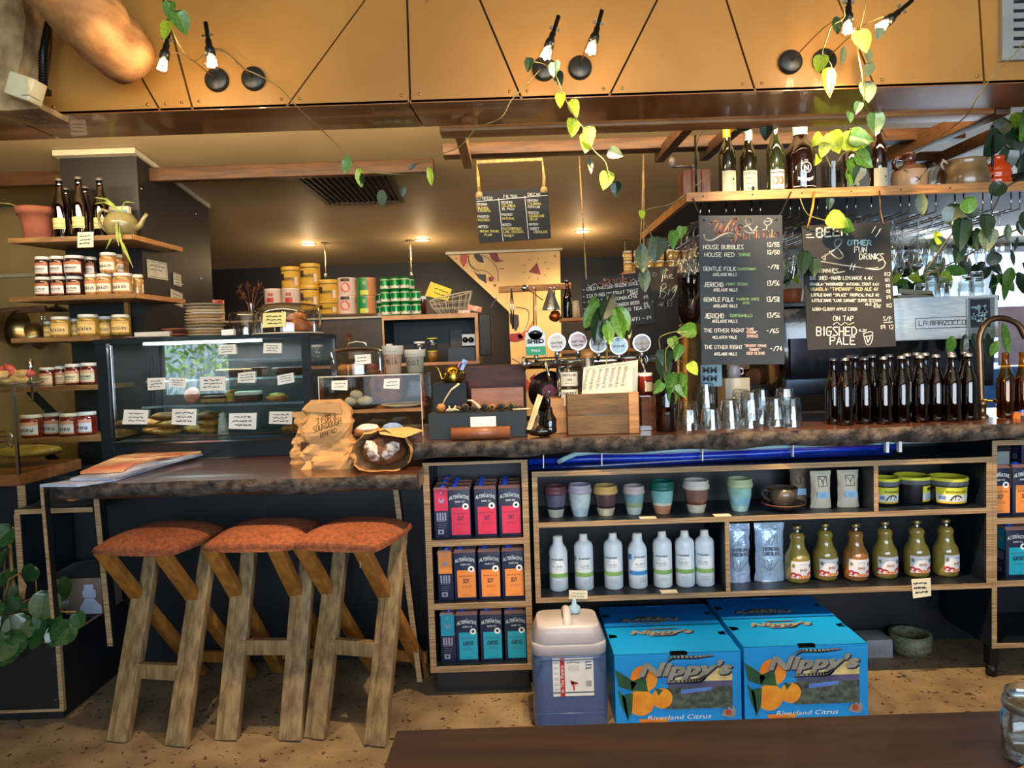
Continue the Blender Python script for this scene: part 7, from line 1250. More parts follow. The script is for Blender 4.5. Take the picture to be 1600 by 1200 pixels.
txt(q, 'N', f, 0, .103, .030, 0, bold=.04); txt(q, 'DRAUGHT', f, 0, .066, .018, 0, w=.07, bold=.04, arc=-.5); txt(q, 'THE', f, 0, .142, .009, 0); rect(q, f, -.055, .036, .055, .038, 0, n=12); part('printed_crest', q, WHITE, t)
wine('dark bottle mostly hidden behind the glass jug of vine', 1330, 3.3, OLV, None, LABM((200, 214, 196)), h=.335, draw=lambda q, f: circ(q, f, 0, .05, .02, 1, 0, 12)); wine('dark wine bottle with cream label left of the stoneware jug', 1372, 3.16, BWN, None, LABM((216, 206, 166)), h=.315, draw=d1)
pp_ = thing('vine_jug', 'clear glass jug of lime-coloured pothos on the hanging shelf', 'jug', (W(1299, 297, 3.14).x, 3.14, zh)); m = MB(); m.lathe([(0, 0), (.04, 0), (.044, .01), (.042, .12), (.046, .14)], n=22); part('glass', m, glass('murky_glass', (.62, .58, .5), 1.2, base=.03), pp_)
vine('s', '', [(1299, 262), (1290, 240), (1296, 228), (1302, 218)], [(1300, 208, 34, 2, -.3), (1283, 212, 24, 2, .8), (1318, 220, 40, 2, -1.4), (1290, 225, 22, 2, .3), (1330, 212, 36, 0, -1.3), (1278, 244, 22, 2, .6), (1340, 240, 34, 0, -.9), (1328, 250, 30, 0, -.2), (1345, 262, 26, 1, .4), (1350, 225, 28, 1, -.8), (1326, 272, 22, 0, .2)], 3.1, root=pp_); vine('s', '', [(1303, 262), (1318, 240), (1332, 236), (1348, 246)], [], 3.1, root=pp_)
t = thing('stoneware_jug', 'two-tone brown and cream stoneware jug on the hanging shelf', 'jug', (W(1421, 291, 3.16).x, 3.16, zh)); m = MB(); m.lathe([(0, 0), (.066, 0), (.072, .008), (.074, .075), (.070, .098)], n=26); part('lower_body', m, pm('cream_stoneware', (206, 166, 128), (180, 138, 102), .3, coat=.5), t); m = MB(); m.lathe([(.070, .098), (.055, .118), (.028, .128), (.024, .135), (.024, .165), (.028, .168), (.028, .178), (.02, .18)], n=24); part('upper_body', m, pm('brown_glaze', (92, 34, 24), (60, 20, 16), .2, coat=.7), t); m = MB(); m.tube([(-.03, 0, .155), (-.055, 0, .16), (-.07, 0, .14), (-.066, 0, .11)], .009, 8); part('handle', m, pm('brown_glaze', 1), t) if 0 else part('handle', m, D.materials['brown_glaze'], t)
q = MB(); f = FCY(.0775); stroke(q, [(-.06, .0), (0, .05), (.05, .1)], f, .003, 0); stroke(q, [(-.06, .095), (0, .05), (.08, -.0)], f, .003, 0); part('dark_twine', q, BLACK, t)
t = thing('stoneware_pot', 'wide brown stoneware pot with small loop handles on the hanging shelf', 'pot', (W(1505, 287, 3.17).x, 3.17, zh)); m = MB(); m.lathe([(0, 0), (.09, 0), (.102, .02), (.104, .06), (.096, .10), (.086, .125), (.094, .135), (.088, .138), (.08, .12), (0, .11)], n=30); part('pot', m, pm('speckled_brown_glaze', (150, 118, 78), (96, 78, 54), .25, scale=10, coat=.5), t)
for s_ in (-1, 1): m = MB(); m.tube([(s_*.08, -.02, .125), (s_*.105, -.025, .14), (s_*.112, -.025, .12), (s_*.1, -.02, .1)], .006, 8); part('handle', m, PM[0], t)
t = thing('glass_demijohn', 'small clear glass bottle with dark water left of the brown pot', 'bottle', (W(1462, 289, 3.12).x, 3.12, zh)); m = MB(); m.lathe([(0, 0), (.04, 0), (.044, .02), (.044, .07), (.02, .10), (.016, .125)], n=20); part('glass', m, D.materials['murky_glass'], t)
t = thing('orange_vase', 'bright orange ribbed ceramic flask on the hanging shelf', 'vase', (W(1560, 285, 3.14).x, 3.14, zh)); m = MB(); m.lathe([(0, 0), (.052, 0)]+[(.054+.003*math.sin(k*1.57), .004+k*.0075) for k in range(13)]+[(.040, .115), (.026, .128), (.026, .145), (.03, .148)], n=26, sy=.7); part('vase', m, pm('orange_glaze', (214, 74, 22), (196, 60, 16), .2, coat=.8), t)
t = thing('leafy_pot_plant', 'dark-leaved pot plant behind the orange flask at the right edge', 'plant', (W(1592, 285, 3.22).x, 3.22, zh)); m = MB(); m.lathe([(0, 0), (.05, 0), (.06, .08), (.055, .08)], n=20); part('pot', m, BLACK, t)
vine('s', '', [(1590, 262), (1580, 235), (1560, 215)], [(1560, 210, 46, 1, .6), (1585, 205, 50, 1, -.2), (1605, 215, 50, 1, .2), (1596, 180, 44, 0, .1), (1572, 190, 34, 1, .8), (1600, 245, 44, 1, -.3), (1578, 235, 36, 1, .2), (1610, 175, 46, 0, .4)], 3.15, root=t)
m = MB(); m.blob((0, 0, .012), .016, .012, .012, n=10); simple('yellow_flower', 'small yellow bloom lying at the foot of the brown flagon', 'flower', m, pm('yellow_petal', (236, 180, 50), (220, 150, 30)), (W(1242, 298, 3.1).x, 3.11, zh+.0005))
# coffee grinder on the left end of the hanging shelf
t = thing('coffee_mill', 'antique wooden hand coffee mill with iron crank on the hanging shelf', 'coffee mill', (W(1088, 303, 3.16).x, 3.2, zh)); WDM = pm('mill_wood', (150, 92, 60), (112, 64, 42), .5, scale=4, st=(10, 2, 2))
for k in range(3): m = MB(); m.box(-.06+k*.041, -.05, 0, -.02+k*.041, .05, .135+.004*(k == 1), b=.003); part('stave', m, WDM, t)
m = MB(); m.lathe([(.012, .135), (.012, .16), (.016, .163), (0, .168)], (0.0, 0, 0), 14); m.tube([(0, 0, .158), (-.05, -.01, .162), (-.10, -.02, .158)], .006, 8); part('crank', m, pm('old_iron', (120, 110, 100), (84, 76, 70), .35, metal=.8), t); m = MB(); m.lathe([(.006, 0), (.014, .01), (.016, .03), (.008, .045), (0, .047)], (-.10, -.02, .155), 14); part('crank_knob', m, pm('worn_knob', (150, 132, 120), (110, 94, 84), .3), t)
# ================================================================ chalkboards
CB = pm('chalkboard', (36, 34, 34), (28, 27, 28), .75, scale=2.5, detail=4); CB2 = pm('blue_black_chalkboard', (34, 40, 48), (24, 30, 38), .6, scale=2.5, detail=4)
CHY = pm('yellow_chalk', (220, 206, 120), (200, 186, 100), .95, scale=60); CHG = pm('green_chalk', (150, 190, 130), (130, 170, 112), .95, scale=60); CHR = pm('coral_chalk', (246, 170, 142), (236, 156, 126), .95, scale=60); ROPE = pm('hemp_rope', (206, 170, 110), (160, 124, 72), .9, scale=40, bump=.6)
def board(name, label, c4, Y, mt=CB):
    m = MB(); p = [W(a, b_, Y) for a, b_ in c4]; m.add(p+[a+Vector((0, .008, 0)) for a in p], [(0, 1, 2, 3), (7, 6, 5, 4), (0, 4, 5, 1), (1, 5, 6, 2), (2, 6, 7, 3), (3, 7, 4, 0)]); t = thing(name, label, 'chalkboard'); part('board', m, mt, t); return t, FPX(Y, .0012)
def H(q, s, f, x, y, h, w, mi=0, th=None, rise=0, sm=False): hand(q, s, f, x, y, h, w, th or max(.9, h*.14), mi, -1, 0, rise, sm)
def hang(o, pts, r=.004, mt=ROPE): m = MB(); m.tube([W(a, b_, y) for a, b_, y in pts], r, 6); part('rope', m, mt, o)
# wine
o, f = board('wine_chalkboard', 'tall chalkboard headed Wine and fun drinks with a price list', [(1092, 337), (1222, 336), (1226, 569), (1096, 570)], 2.97, CB2); q = MB()
for pts, mi, th_ in (([(1109, 349), (1114, 346), (1122, 347), (1118, 356), (1116, 364), (1121, 365), (1127, 355), (1130, 346)], 1, 2.2), ([(1130, 346), (1124, 358), (1125, 365), (1131, 362), (1140, 348), (1147, 341), (1151, 343), (1146, 350)], 1, 2.4), 
  ([(1183, 354), (1174, 364), (1164, 361), (1163, 355), (1172, 350), (1174, 344), (1169, 341), (1165, 346), (1170, 354), (1178, 364)], 0, 2.2), ([(1100, 367), (1103, 374), (1113, 375), (1126, 368), (1138, 364), (1146, 366), (1146, 372), (1140, 373), (1138, 369)], 0, 2.2),
  ([(1158, 360), (1153, 359), (1151, 368), (1148, 377), (1143, 376)], 1, 2), ([(1147, 367), (1156, 366)], 1, 1.6),
  ([(1196, 343), (1194, 348), (1198, 352), (1203, 350), (1206, 344), (1200, 341), (1196, 343)], 0, 1.2), ([(1199, 352), (1197, 359)], 0, 1.2), ([(1192, 359), (1197, 359), (1201, 361)], 0, 1.2), ([(1196, 346), (1205, 345)], 0, 1)): stroke(q, pts, f, th_, mi, True)
hand(q, 'ine', f, 1138, 361, 12, 26, 1.4, 1, -1, .1, .12, True, .03); hand(q, 'un', f, 1157, 373, 11, 18, 1.3, 1, -1, 0, .04, True, .03); hand(q, 'drinks', f, 1178, 372, 12, 44, 1.3, 1, -1, 0, .04, True, .03)
for s, x, y, h, w, mi in (('HOUSE BUBBLES', 1099, 389, 6, 64, 0), ('12/55', 1199, 385, 6, 20, 0), ('HOUSE RED', 1101, 401, 6, 48, 0), ('SHIRAZ', 1154, 400, 4.5, 19, 2), ('12/50', 1199, 397, 6, 20, 0), ('GENTLE FOLK', 1099, 423, 6, 52, 0), ('CHARDONNAY', 1152, 422, 3.6, 30, 2), ('ADELAIDE HILLS', 1114, 431, 4.2, 38, 0), ('-/78', 1200, 420, 6, 18, 0), ('JERICHO', 1100, 448, 6.5, 31, 0), ('PINOT GRIGIO', 1135, 446, 4, 34, 2), ('ADELAIDE HILLS', 1115, 455, 4.2, 38, 0), ('13/56', 1199, 446, 7, 20, 0),
  ('GENTLE FOLK', 1100, 471, 6, 47, 0), ('RAINBOW JUICE', 1151, 469, 3.6, 36, 2), ('ROSE', 1161, 475, 3.4, 11, 2), ('ADELAIDE HILLS', 1115, 480, 4.2, 38, 0), ('13/58', 1198, 471, 7, 21, 0), ('JERICHO', 1101, 497, 7, 31, 0), ('TEMPRANILLO', 1140, 495, 4, 36, 2), ('ADELAIDE HILLS', 1113, 504, 4.2, 40, 0), ('13/56', 1199, 496, 7, 21, 0), ('THE OTHER RIGHT', 1100, 519, 5.5, 64, 0), ('"LOVE', 1166, 516, 3.5, 12, 3), ('POTION"', 1167, 521, 3.5, 17, 3), ('SHIRAZ', 1167, 527, 3.8, 18, 3), ('MCLAREN VALE', 1114, 529, 4, 38, 0), ('-/65', 1198, 520, 6.5, 20, 0), ('THE OTHER RIGHT', 1101, 545, 5.5, 60, 0), ('"BRIGHT YOUNG', 1163, 542, 3.5, 35, 3), ('THINGS"', 1171, 548, 3.5, 18, 3), ('RED BLEND', 1167, 554, 4, 29, 3), ('ADELAIDE HILLS', 1116, 555, 4, 36, 0), ('-/74', 1204, 548, 6.5, 19, 0)): H(q, s, f, x, y, h, w, mi, th=max(.75, h*.15))
part('chalk_writing', q, [CHALK, CHR, CHG, pm('pink_chalk', (236, 200, 186), (220, 180, 166), .95, scale=60)], o)
hang(o, [(1101, 345, 2.965), (1090, 330, 3.0), (1083, 310, 3.04)], .003, BLACK); hang(o, [(1213, 344, 2.965), (1222, 330, 3.0), (1236, 300, 3.04)], .003, BLACK)
# beer
o, f = board('beer_chalkboard', 'chalkboard headed BEER and other fun drinks with tap prices', [(1253, 353), (1390, 346), (1400, 541), (1262, 547)], 2.96, CB); q = MB()
H(q, 'BEER', f, 1276, 371, 14, 52, 0, 2.2, .08); H(q, 'OTHER', f, 1325, 383, 7.5, 38, 1, 1.6); H(q, 'FUN', f, 1335, 394, 8, 21, 0, 1.5); H(q, 'DRINKS', f, 1343, 405, 8.5, 39, 0, 1.5)
for pts, th_ in (([(1284, 402), (1295, 396), (1310, 385), (1315, 377), (1311, 373), (1305, 377), (1305, 385), (1312, 391), (1317, 400), (1311, 404), (1303, 400), (1296, 393)], 2.0), ([(1284, 402), (1289, 406), (1290, 398), (1296, 396)], 1.6), ([(1260, 367), (1268, 366)], 1.2), ([(1260, 371), (1272, 371)], 1.2), ([(1368, 354), (1362, 364)], 1.2), ([(1375, 360), (1368, 370)], 1.2), ([(1377, 357), (1373, 360)], .9),
   ([(1270, 420), (1264, 420), (1261, 412), (1266, 408), (1280, 408), (1310, 413), (1340, 417), (1365, 421), (1378, 419), (1383, 412), (1380, 406)], 1.3), ([(1285, 409), (1320, 415), (1355, 419), (1372, 418)], 1), ([(1372, 408), (1380, 405), (1384, 411)], 1.2), ([(1328, 421), (1331, 412)], 1.1), ([(1333, 422), (1336, 413)], 1.1), ([(1302, 507), (1308, 504), (1314, 508), (1320, 504), (1326, 507), (1334, 504)], 1.2), ([(1381, 504), (1394, 503)], 1), ([(1349, 521), (1363, 519), (1361, 536), (1354, 538), (1349, 521)], 1.2), ([(1351, 526), (1362, 524)], 1), ([(1354, 527), (1356, 535), (1360, 526)], 1.4), ([(1303, 427), (1320, 424)], 1)): stroke(q, pts, f, th_, 0, len(pts) > 3)
for s, x, y, h, w, mi in (('HI TINNIES', 1267, 426, 6, 44, 0), ('BIG SHED -HARD LEMONADE 4.4%', 1266, 437, 5.2, 98, 0), ('$12', 1382, 431, 5.5, 10, 0), ('URAIDLA-"MOONRAKER" NATIONAL STOUT 4.6%', 1266, 446, 4, 108, 0), ('$11', 1383, 440, 5, 8, 0), ('URAIDLA-"TIMEWARP" RED ALE 4%', 1267, 454, 4.6, 106, 2), ('$11', 1384, 449, 5, 8, 0), ('LITTLE BANG "SPLICE" TROPICAL PALE 4%', 1268, 463, 4, 106, 0), ('$8', 1385, 458, 5.5, 7, 0), ('LITTLE BANG "LOVE SAVAGE" SUPER SESSION', 1269, 471.5, 4, 108, 0), ('$9', 1385, 467, 5.5, 7, 0), ('ALE 3%', 1352, 477, 3.6, 20, 0), ('LOBO-CLOUDY APPLE CIDER', 1270, 485, 4.2, 70, 0), ('4.4%', 1365, 481, 5, 12, 0), ('$12', 1385, 480, 5.5, 9, 0), ('ON TAP', 1302, 501, 7, 33, 0), ('S/P', 1380, 501, 6, 14, 0), ('$9', 1376, 514, 6, 8, 0), ('12', 1389, 514, 6, 8, 0), ('BIGSHED', 1276, 524, 13, 65, 0), ('4.2%', 1342, 518, 3.6, 13, 0), ('PALE', 1297, 538, 11.5, 42, 0)): H(q, s, f, x, y, h, w, mi, th=max(.75, h*.12))
part('chalk_writing', q, [CHALK, pm('blue_chalk', (160, 206, 220), (140, 186, 200), .95, scale=60), pm('cream_chalk', (236, 220, 170), (220, 200, 150), .95)], o)
hang(o, [(1262, 357, 2.955), (1270, 322, 2.95), (1272, 300, 3.03)], .005, pm('orange_rope', (214, 150, 60), (180, 116, 40), .8)); hang(o, [(1380, 350, 2.955), (1376, 330, 2.98), (1374, 298, 3.04)], .003, POD)
# coffee board
o, f = board('coffee_chalkboard', 'chalkboard of espresso, filter and decaf coffees hanging from rope', [(742, 300), (856, 292), (861, 372), (749, 380)], 3.3, CB); q = MB()
stroke(q, [(745, 315), (855, 305)], f, .9); stroke(q, [(779, 309), (786, 377)], f, .9); stroke(q, [(820, 306), (826, 373)], f, .9)
for s, x, y, h, w, mi in (('ESPRESSO', 745, 312, 4.2, 25, 0), ('FILTER', 787, 309, 4.2, 22, 0), ('DECAF', 825, 306, 4.2, 21, 0), ('ORIGIN:', 745, 321, 3.4, 17, 0), ('COLOMBIA,', 745, 326.5, 3.4, 20, 1), ('ETHIOPIA', 747, 331, 3.4, 20, 1), ('PROCESS:', 746, 340, 3.4, 19, 0), ('WASHED', 747, 345.5, 3.4, 19, 1), ('NOTES:', 748, 356, 3.4, 16, 0), ('BROWN SUGAR,', 750, 363, 3.4, 31, 1), ('PLUM', 757, 368.5, 3.4, 12, 1), ('ORIGIN:', 783, 318, 3.4, 19, 0), ('COLOMBIA,', 784, 323, 3.4, 23, 1), ('EL PASO', 785, 328, 3.4, 19, 0), ('PROCESS:', 784, 337, 3.4, 18, 0), ('NATURAL', 785, 343, 3.4, 20, 1), ('NOTES:', 785, 353, 3.4, 15, 0), ('PASSIONFRUIT,', 786, 359, 3.4, 31, 1), ('LIME, DESSERT,', 787, 364, 3.4, 33, 1), ('WINEY', 788, 370, 3.4, 16, 1), ('ORIGIN:', 824, 315, 3.4, 18, 0), ('COLOMBIA,', 825, 320, 3.4, 22, 1), ('POPAYAN', 825, 325, 3.4, 19, 0), ('PROCESS:', 825, 334, 3.4, 18, 0), ('SUGARCANE', 826, 339, 3.4, 25, 1), ('DECAF', 828, 344, 3.4, 13, 1), ('NOTES:', 827, 352, 3.4, 15, 0), ('SWEET', 828, 359, 3.4, 15, 0), ('CHOCOLATE', 834, 364, 3.4, 22, 1)): H(q, s, f, x, y, h, w, mi, th=.72)
part('chalk_writing', q, [CHALK, CHY], o); hang(o, [(849, 297, 3.296), (850, 278, 3.3), (847, 249, 3.3), (745, 253, 3.3), (747, 275, 3.3), (749, 303, 3.296)], .008)
m = MB(); m.blob(W(749, 305, 3.288), .018, .014, .016, n=10, jit=.1); m.blob(W(850, 297, 3.288), .018, .014, .016, n=10, jit=.1); part('rope_knot', m, ROPE, o)
# drinks + lebowski
o, f = board('drinks_chalkboard', 'chalkboard headed Drinks, partly behind the broad leaves', [(907, 436), (1014, 424), (1023, 504), (914, 517)], 3.3, CB); q = MB()
for s, x, y, h, w, mi in (('- COLD PRESSED GREEN JUICE', 911, 455, 4.6, 87, 0), ('- COLD MELON FRUIT TWIST', 911, 466, 4.6, 87, 0), ('JUICE', 984, 461, 4, 13, 0), ('- COLD EMMA KOMBUCHA', 912, 475, 4.6, 84, 0), ('$9', 1006, 467, 5, 7, 0), ('- LEMON MYRTLE GINGER BEER', 912, 485, 4.6, 88, 0), ('$9', 1006, 478, 5, 7, 0), ('- ROOM SINGLE ICED TEA $9', 913, 494, 4.6, 103, 0), ('(ASK STAFF) - $9', 962, 505, 5, 56, 0)): H(q, s, f, x, y, h, w, mi, th=.85, rise=.12)
for pts, th_ in (([(941, 446), (936, 447), (936, 443), (943, 441), (950, 436), (950, 442), (942, 447)], 2), ([(944, 436), (943, 446)], 2.2), ([(953, 444), (953, 438), (957, 437)], 1.7), ([(960, 437), (960, 443)], 1.7), ([(964, 443), (964, 437), (969, 436), (969, 442)], 1.7), ([(973, 442), (973, 431)], 1.7), ([(978, 435), (973, 438), (979, 441)], 1.7), ([(984, 433), (980, 435), (984, 438), (981, 441)], 1.7)): stroke(q, pts, f, th_, 1, True)
stroke(q, [(919, 445), (922, 448), (930, 443), (933, 446)], f, 1.3, 0, True); stroke(q, [(986, 440), (989, 436), (995, 440), (998, 437)], f, 1.3, 0, True)
part('chalk_writing', q, [CHALK, CHR], o); hang(o, [(916, 437, 3.29), (914, 400, 3.28), (911, 350, 3.27), (905, 245, 3.5)], .0035); hang(o, [(1007, 426, 3.29), (1006, 380, 3.3), (1006, 242, 3.5)], .002)
o, f = board('film_chalkboard', 'plain brown chalkboard with brush script behind the Drinks board', [(993, 418), (1058, 416), (1062, 548), (998, 552)], 3.42, pm('brown_chalkboard', (62, 54, 47), (50, 43, 38), .8, scale=2)); q = MB()
for pts, th_ in (([(1024, 427), (1021, 426), (1020, 431), (1024, 431), (1026, 428)], 1), ([(1032, 425), (1044, 422)], 1.2), ([(1037, 423), (1034, 440)], 1.3), ([(1041, 420), (1038, 435), (1042, 430), (1043, 435)], 1.2), ([(1046, 433), (1051, 430), (1047, 429), (1046, 435), (1052, 434)], 1.1), ([(1034, 445), (1031, 465), (1033, 466)], 1.6), ([(1032, 448), (1038, 443), (1041, 448), (1035, 454), (1041, 458), (1036, 466), (1030, 464)], 1.5), ([(1046, 452), (1044, 461)], 1.4), ([(1046, 446), (1047, 447)], 1.3), ([(1056, 446), (1050, 452), (1052, 456), (1058, 446), (1053, 462), (1047, 470)], 1.4)): stroke(q, pts, f, th_, 0, True)
hand(q, 'bowski', f, 1020, 479, 9, 33, 1.1, 0, -1, 0, .04, True); part('chalk_writing', q, [CHALK], o); hang(o, [(998, 419, 3.415), (1003, 330, 3.42), (1005, 242, 3.5)], .002)
# ================================================================ lamps on the bulkhead
BULB = glow('bulb_glow', (1, .86, .62), 60); CANB = pm('graphite_disc', (44, 46, 46), (32, 34, 34), .4, metal=.4)
LG = glass('bulb_glass', (1, .97, .9), 1)
for k, (cx, cy, lx, ly, ang, pw, lab) in enumerate(((340, 126, 256, 92, .25, 26, 'leftmost lit lamp on the bulkhead, hanging by the log'), (397, 124, 329, 86, -.1, 16, 'second lit lamp on the bulkhead beside the log lamp'), (850, 109, 857, 74, .35, 34, 'left lit lamp of the middle pair on the bulkhead'), (906, 107, 927, 66, .3, 26, 'right lit lamp of the middle pair on the bulkhead'),
        (1234, 98, 1325, 34, .05, 30, 'left lit lamp of the right pair, vines tangled round it'), (1287, 96, 1386, 34, .9, 26, 'right lit lamp of the right pair on the bulkhead'))):
    c = W(cx, cy, YF); t = thing('wall_lamp', lab, 'lamp', c, 0, 'lit lamps on the bulkhead'); m = MB(); m.lathe([(0, .018), (.034, .018), (.042, .012), (.042, 0)], n=26, M=Matrix.Rotation(PI/2, 4, 'X')); part('canopy', m, CANB, t)
    L_ = W(lx, ly, YF-.24)-c; m = MB(); mid = L_*.5+Vector((0, -.05, .03)); m.tube(catm3([Vector((0, -.018, 0)), mid, L_+Vector((0, 0, .02))]), .0022, 6); part('arm', m, pm('lamp_rod', (190, 150, 100), (150, 110, 70), .3, metal=.8), t)
    M_ = Matrix.Translation(L_) @ Matrix.Rotation(ang, 4, 'Y'); m = MB(); m.lathe([(.0, .105), (.007, .105), (.007, .05), (.010, .048), (.010, .03), (.015, .022), (.017, 0), (.0, .0)], n=14, M=M_); part('lamp_holder', m, BLACKM, t)
    m = MB(); m.box(-.018, -.004, .058, .018, .004, .066, M=M_); part('clamp', m, CHROME, t)
    m = MB(); m.lathe([(.016, 0), (.022, -.014), (.024, -.03), (.016, -.044), (0, -.05)], n=14, M=M_); part('bulb', m, LG, t)
    for j in range(4): m = MB(); an = j*PI/2; m.tube([M_ @ Vector((.008*math.cos(an), .008*math.sin(an), -.004)), M_ @ Vector((.014*math.cos(an), .014*math.sin(an), -.036))], .0028, 5); part('filament', m, BULB, t)
    p = c+L_+Vector((0, 0, -.02)); point('bulb_light', p+Vector((0, -.03, -.035)), pw*.06, WARM, .025)
for k, (lx, ly, tx, ty, tz, pw, sz) in enumerate(((256, 92, -1.2, 2.75, .8, 100, 44), (329, 86, -.75, 2.9, .95, 110, 46), (857, 74, -.3, 2.75, .2, 260, 58), (927, 66, 1.0, 2.7, .2, 220, 75), (1325, 34, 1.4, 3.2, 1.5, 190, 80), (1386, 34, 2.1, 2.8, .0, 240, 72))):
    p = W(lx, ly, YF-.28)+Vector((0, -.02, -.07)); spot('lamp_beam', p, (tx, ty, tz), pw*.36, WARM, sz, .5, .012)
# ================================================================ back kitchen shelf and what stands on it
Yk2 = 4.7; zk2 = W(640, 492, Yk2).z; xk0, xk1 = W(300, 492, Yk2).x, W(598, 492, Yk2).x
t = thing('kitchen_shelf', 'long shelf at the back of the kitchen carrying tins and cans', 'shelf'); m = MB(); m.box(xk0, Yk2, zk2-.012, xk1, 5.1, zk2); part('board', m, pm('pale_shelf_edge', (190, 176, 150), (160, 146, 120)), t)
m = MB(); m.box(W(505, 540, Yk2).x, Yk2+.02, .932, W(598, 540, Yk2).x, Yk2+.06, zk2-.013); part('panel', m, pm('dark_bronze_panel', (58, 48, 38), (46, 38, 30)), t)
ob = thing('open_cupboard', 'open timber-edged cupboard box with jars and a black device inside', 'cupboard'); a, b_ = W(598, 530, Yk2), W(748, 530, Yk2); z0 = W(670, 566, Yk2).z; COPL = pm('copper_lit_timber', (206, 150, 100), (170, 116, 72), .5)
for nm, q_ in (('top_board', (a.x, Yk2, zk2-.03, b_.x, 5.1, zk2)), ('bottom_board', (a.x, Yk2, z0-.02, b_.x, 5.1, z0)), ('side_board', (a.x, Yk2, z0, a.x+.012, 5.1, zk2-.03)), ('side_board', (b_.x-.022, Yk2, z0, b_.x, 5.1, zk2-.03))):
    m = MB(); m.box(*q_); m.box(q_[0], Yk2-.003, q_[2], q_[3], Yk2, q_[5], 1); part(nm, m, [BLACK, COPL], ob)
m = MB(); m.box(a.x+.012, 5.08, z0, b_.x-.022, 5.1, zk2-.03); part('back_panel', m, BLACK, ob)
m = MB(); m.box(b_.x+.004, Yk2-.02, z0+.03, b_.x+.085, Yk2+.2, zk2-.01, b=.01); simple('speaker', 'tall charcoal loudspeaker mounted right of the open cupboard', 'loudspeaker', m, pm('charcoal_speaker', (46, 48, 44), (36, 38, 36), .6))
zb_ = z0+.0005
for k, (px, r_, h_, lid, lab) in enumerate(((656, .035, .14, WHITE, 'tall clear jar with a white lid in the open cupboard'), (676, .034, .075, YEL, 'lower yellow-lidded jar in the open cupboard'), (676, .034, .075, YEL, 'upper yellow-lidded jar stacked in the open cupboard'), (606, .03, .13, WHITE, 'white-lidded jar at the left end of the open cupboard'))):
    t = thing('storage_jar', lab, 'jar', (W(px, 560, 4.76).x, 4.78, zb_+(.086 if 'upper' in lab else 0))); m = MB(); m.lathe([(0, 0), (r_, 0), (r_, h_*.85), (r_*.9, h_*.9)], n=18); part('glass', m, CLEARW if k != 1 else pm('mustard_fill', (180, 130, 50), (120, 80, 30), .3), t); m = MB(); m.lathe([(r_*1.05, h_*.9), (r_*1.08, h_), (0, h_)], n=18); part('lid', m, lid, t)
simple('amplifier', 'black hi-fi box on the floor of the open cupboard', 'amplifier', pbox(4.8, 700, 543, 742, 560, .2, zlo=zb_), pm('blue_black_box', (34, 36, 48), (26, 28, 38), .4)); simple('cushioned_board', 'grey leaning board behind the black hi-fi box', 'board', pbox(5.02, 704, 515, 722, 540, .01, zlo=zb_), pm('dark_grey_board', (64, 56, 50)))
m = pbox(4.95, 722, 522, 742, 540, .02, zlo=None); o = simple('socket_plate', 'small cream socket plate with black plugs in the open cupboard', 'socket', m, PM[0]); m = MB(); 
for px in (727, 736): m.lathe([(.02, 0), (.02, .02), (0, .02)], n=12, M=Matrix.Translation(W(px, 531, 4.95)) @ MX)
q = part('plug', m, BLACK, o); q['kind'] = 'stuff'
# tins
def tin(label, px, py, wpx, hpx, Y, col, bands=(), words=(), grp='tins on the kitchen shelf', lid=None, z=None):
    r = wpx*.5*Y/F_PX; h = hpx*Y/F_PX; b_ = W(px, py, Y); t = thing('food_tin', label, 'tin', (b_.x, Y, z if z is not None else b_.z), 0, grp); m = MB(); m.lathe([(0, 0), (r*.98, 0), (r, .004), (r, h*.86), (r*1.02, h*.87), (r*1.02, h*.97), (r*.98, h), (0, h)], n=24); part('tin', m, col, t)
    q = MB(); mats = []
    for i, (v0, v1, u0, u1, c) in enumerate(bands): rect(q, FCY(r+.0015+.0008*i), u0*r, v0*h, u1*r, v1*h, len(mats), n=14); mats.append(c)
    for s, v, w_, sz, c in words: txt(q, s, FCY(r+.006), 0, v*h, sz*h, len(mats), w=w_*r, bold=.02); mats.append(c)
    if mats: part('label', q, mats, t)
    return t
YT = pm('yellow_tin', (226, 176, 70), (210, 156, 54), .35); PT = pm('pale_pink_tin', (232, 206, 186), (220, 190, 170), .4); DK = pm('tin_dark', (60, 40, 24), (44, 30, 18)); RD = pm('tin_red', (200, 60, 50), (180, 48, 40)); GR = pm('tin_green', (24, 130, 64), (20, 110, 54), .35); OG = pm('tin_peach', (222, 150, 96), (206, 132, 80))
tin('small pink-labelled tin left of the yellow tin columns', 428, 476, 27, 24, 4.85, PT, [(.1, .4, -.5, .3, RD)], [('M', .5, .5, .3, RD)]); tin('small pink-labelled tin at the foot of the first yellow column', 456, 476, 29, 25, 4.83, PT, [(.1, .4, -.4, .4, RD)], [('M', .5, .5, .3, RD)])
zt0 = W(456, 451, 4.83).z
for k, (px, cols_) in enumerate(((456, [(451, 33, 1)]), (486, [(484, 38, 0), (446, 33, 1)]), (515, [(491, 20, 0), (471, 33, 1)]))):
    for j, (py, h_, top_) in enumerate(cols_): tin('yellow tin, %s column from the left, %s' % (ORD[k], 'upper' if top_ else 'lower'), px, py, 30, h_, 4.83, YT, [(.78, .82, -1.2, 1.2, DK), (.35, .66, -1.0, -.5, DK), (.12, .5, .6, .95, PT)], [('PINEAPPLE', .34, 1.1, .2, DK)])
for j, (py, lab) in enumerate(((491, 'lower white tin with a pink fruit on it'), (463, 'upper white tin with a pink fruit on it'))): t = tin(lab, 543, py, 28, 28, 4.83, PT, [(.78, .95, -.5, .5, DK)], []); q = MB(); r = 14*4.83/F_PX; circ(q, FCY(r+.003), 0, .055, .034, 0, 0, 16); part('fruit_print', q, pm('peach_pink', (226, 110, 96), (206, 84, 76)), t)
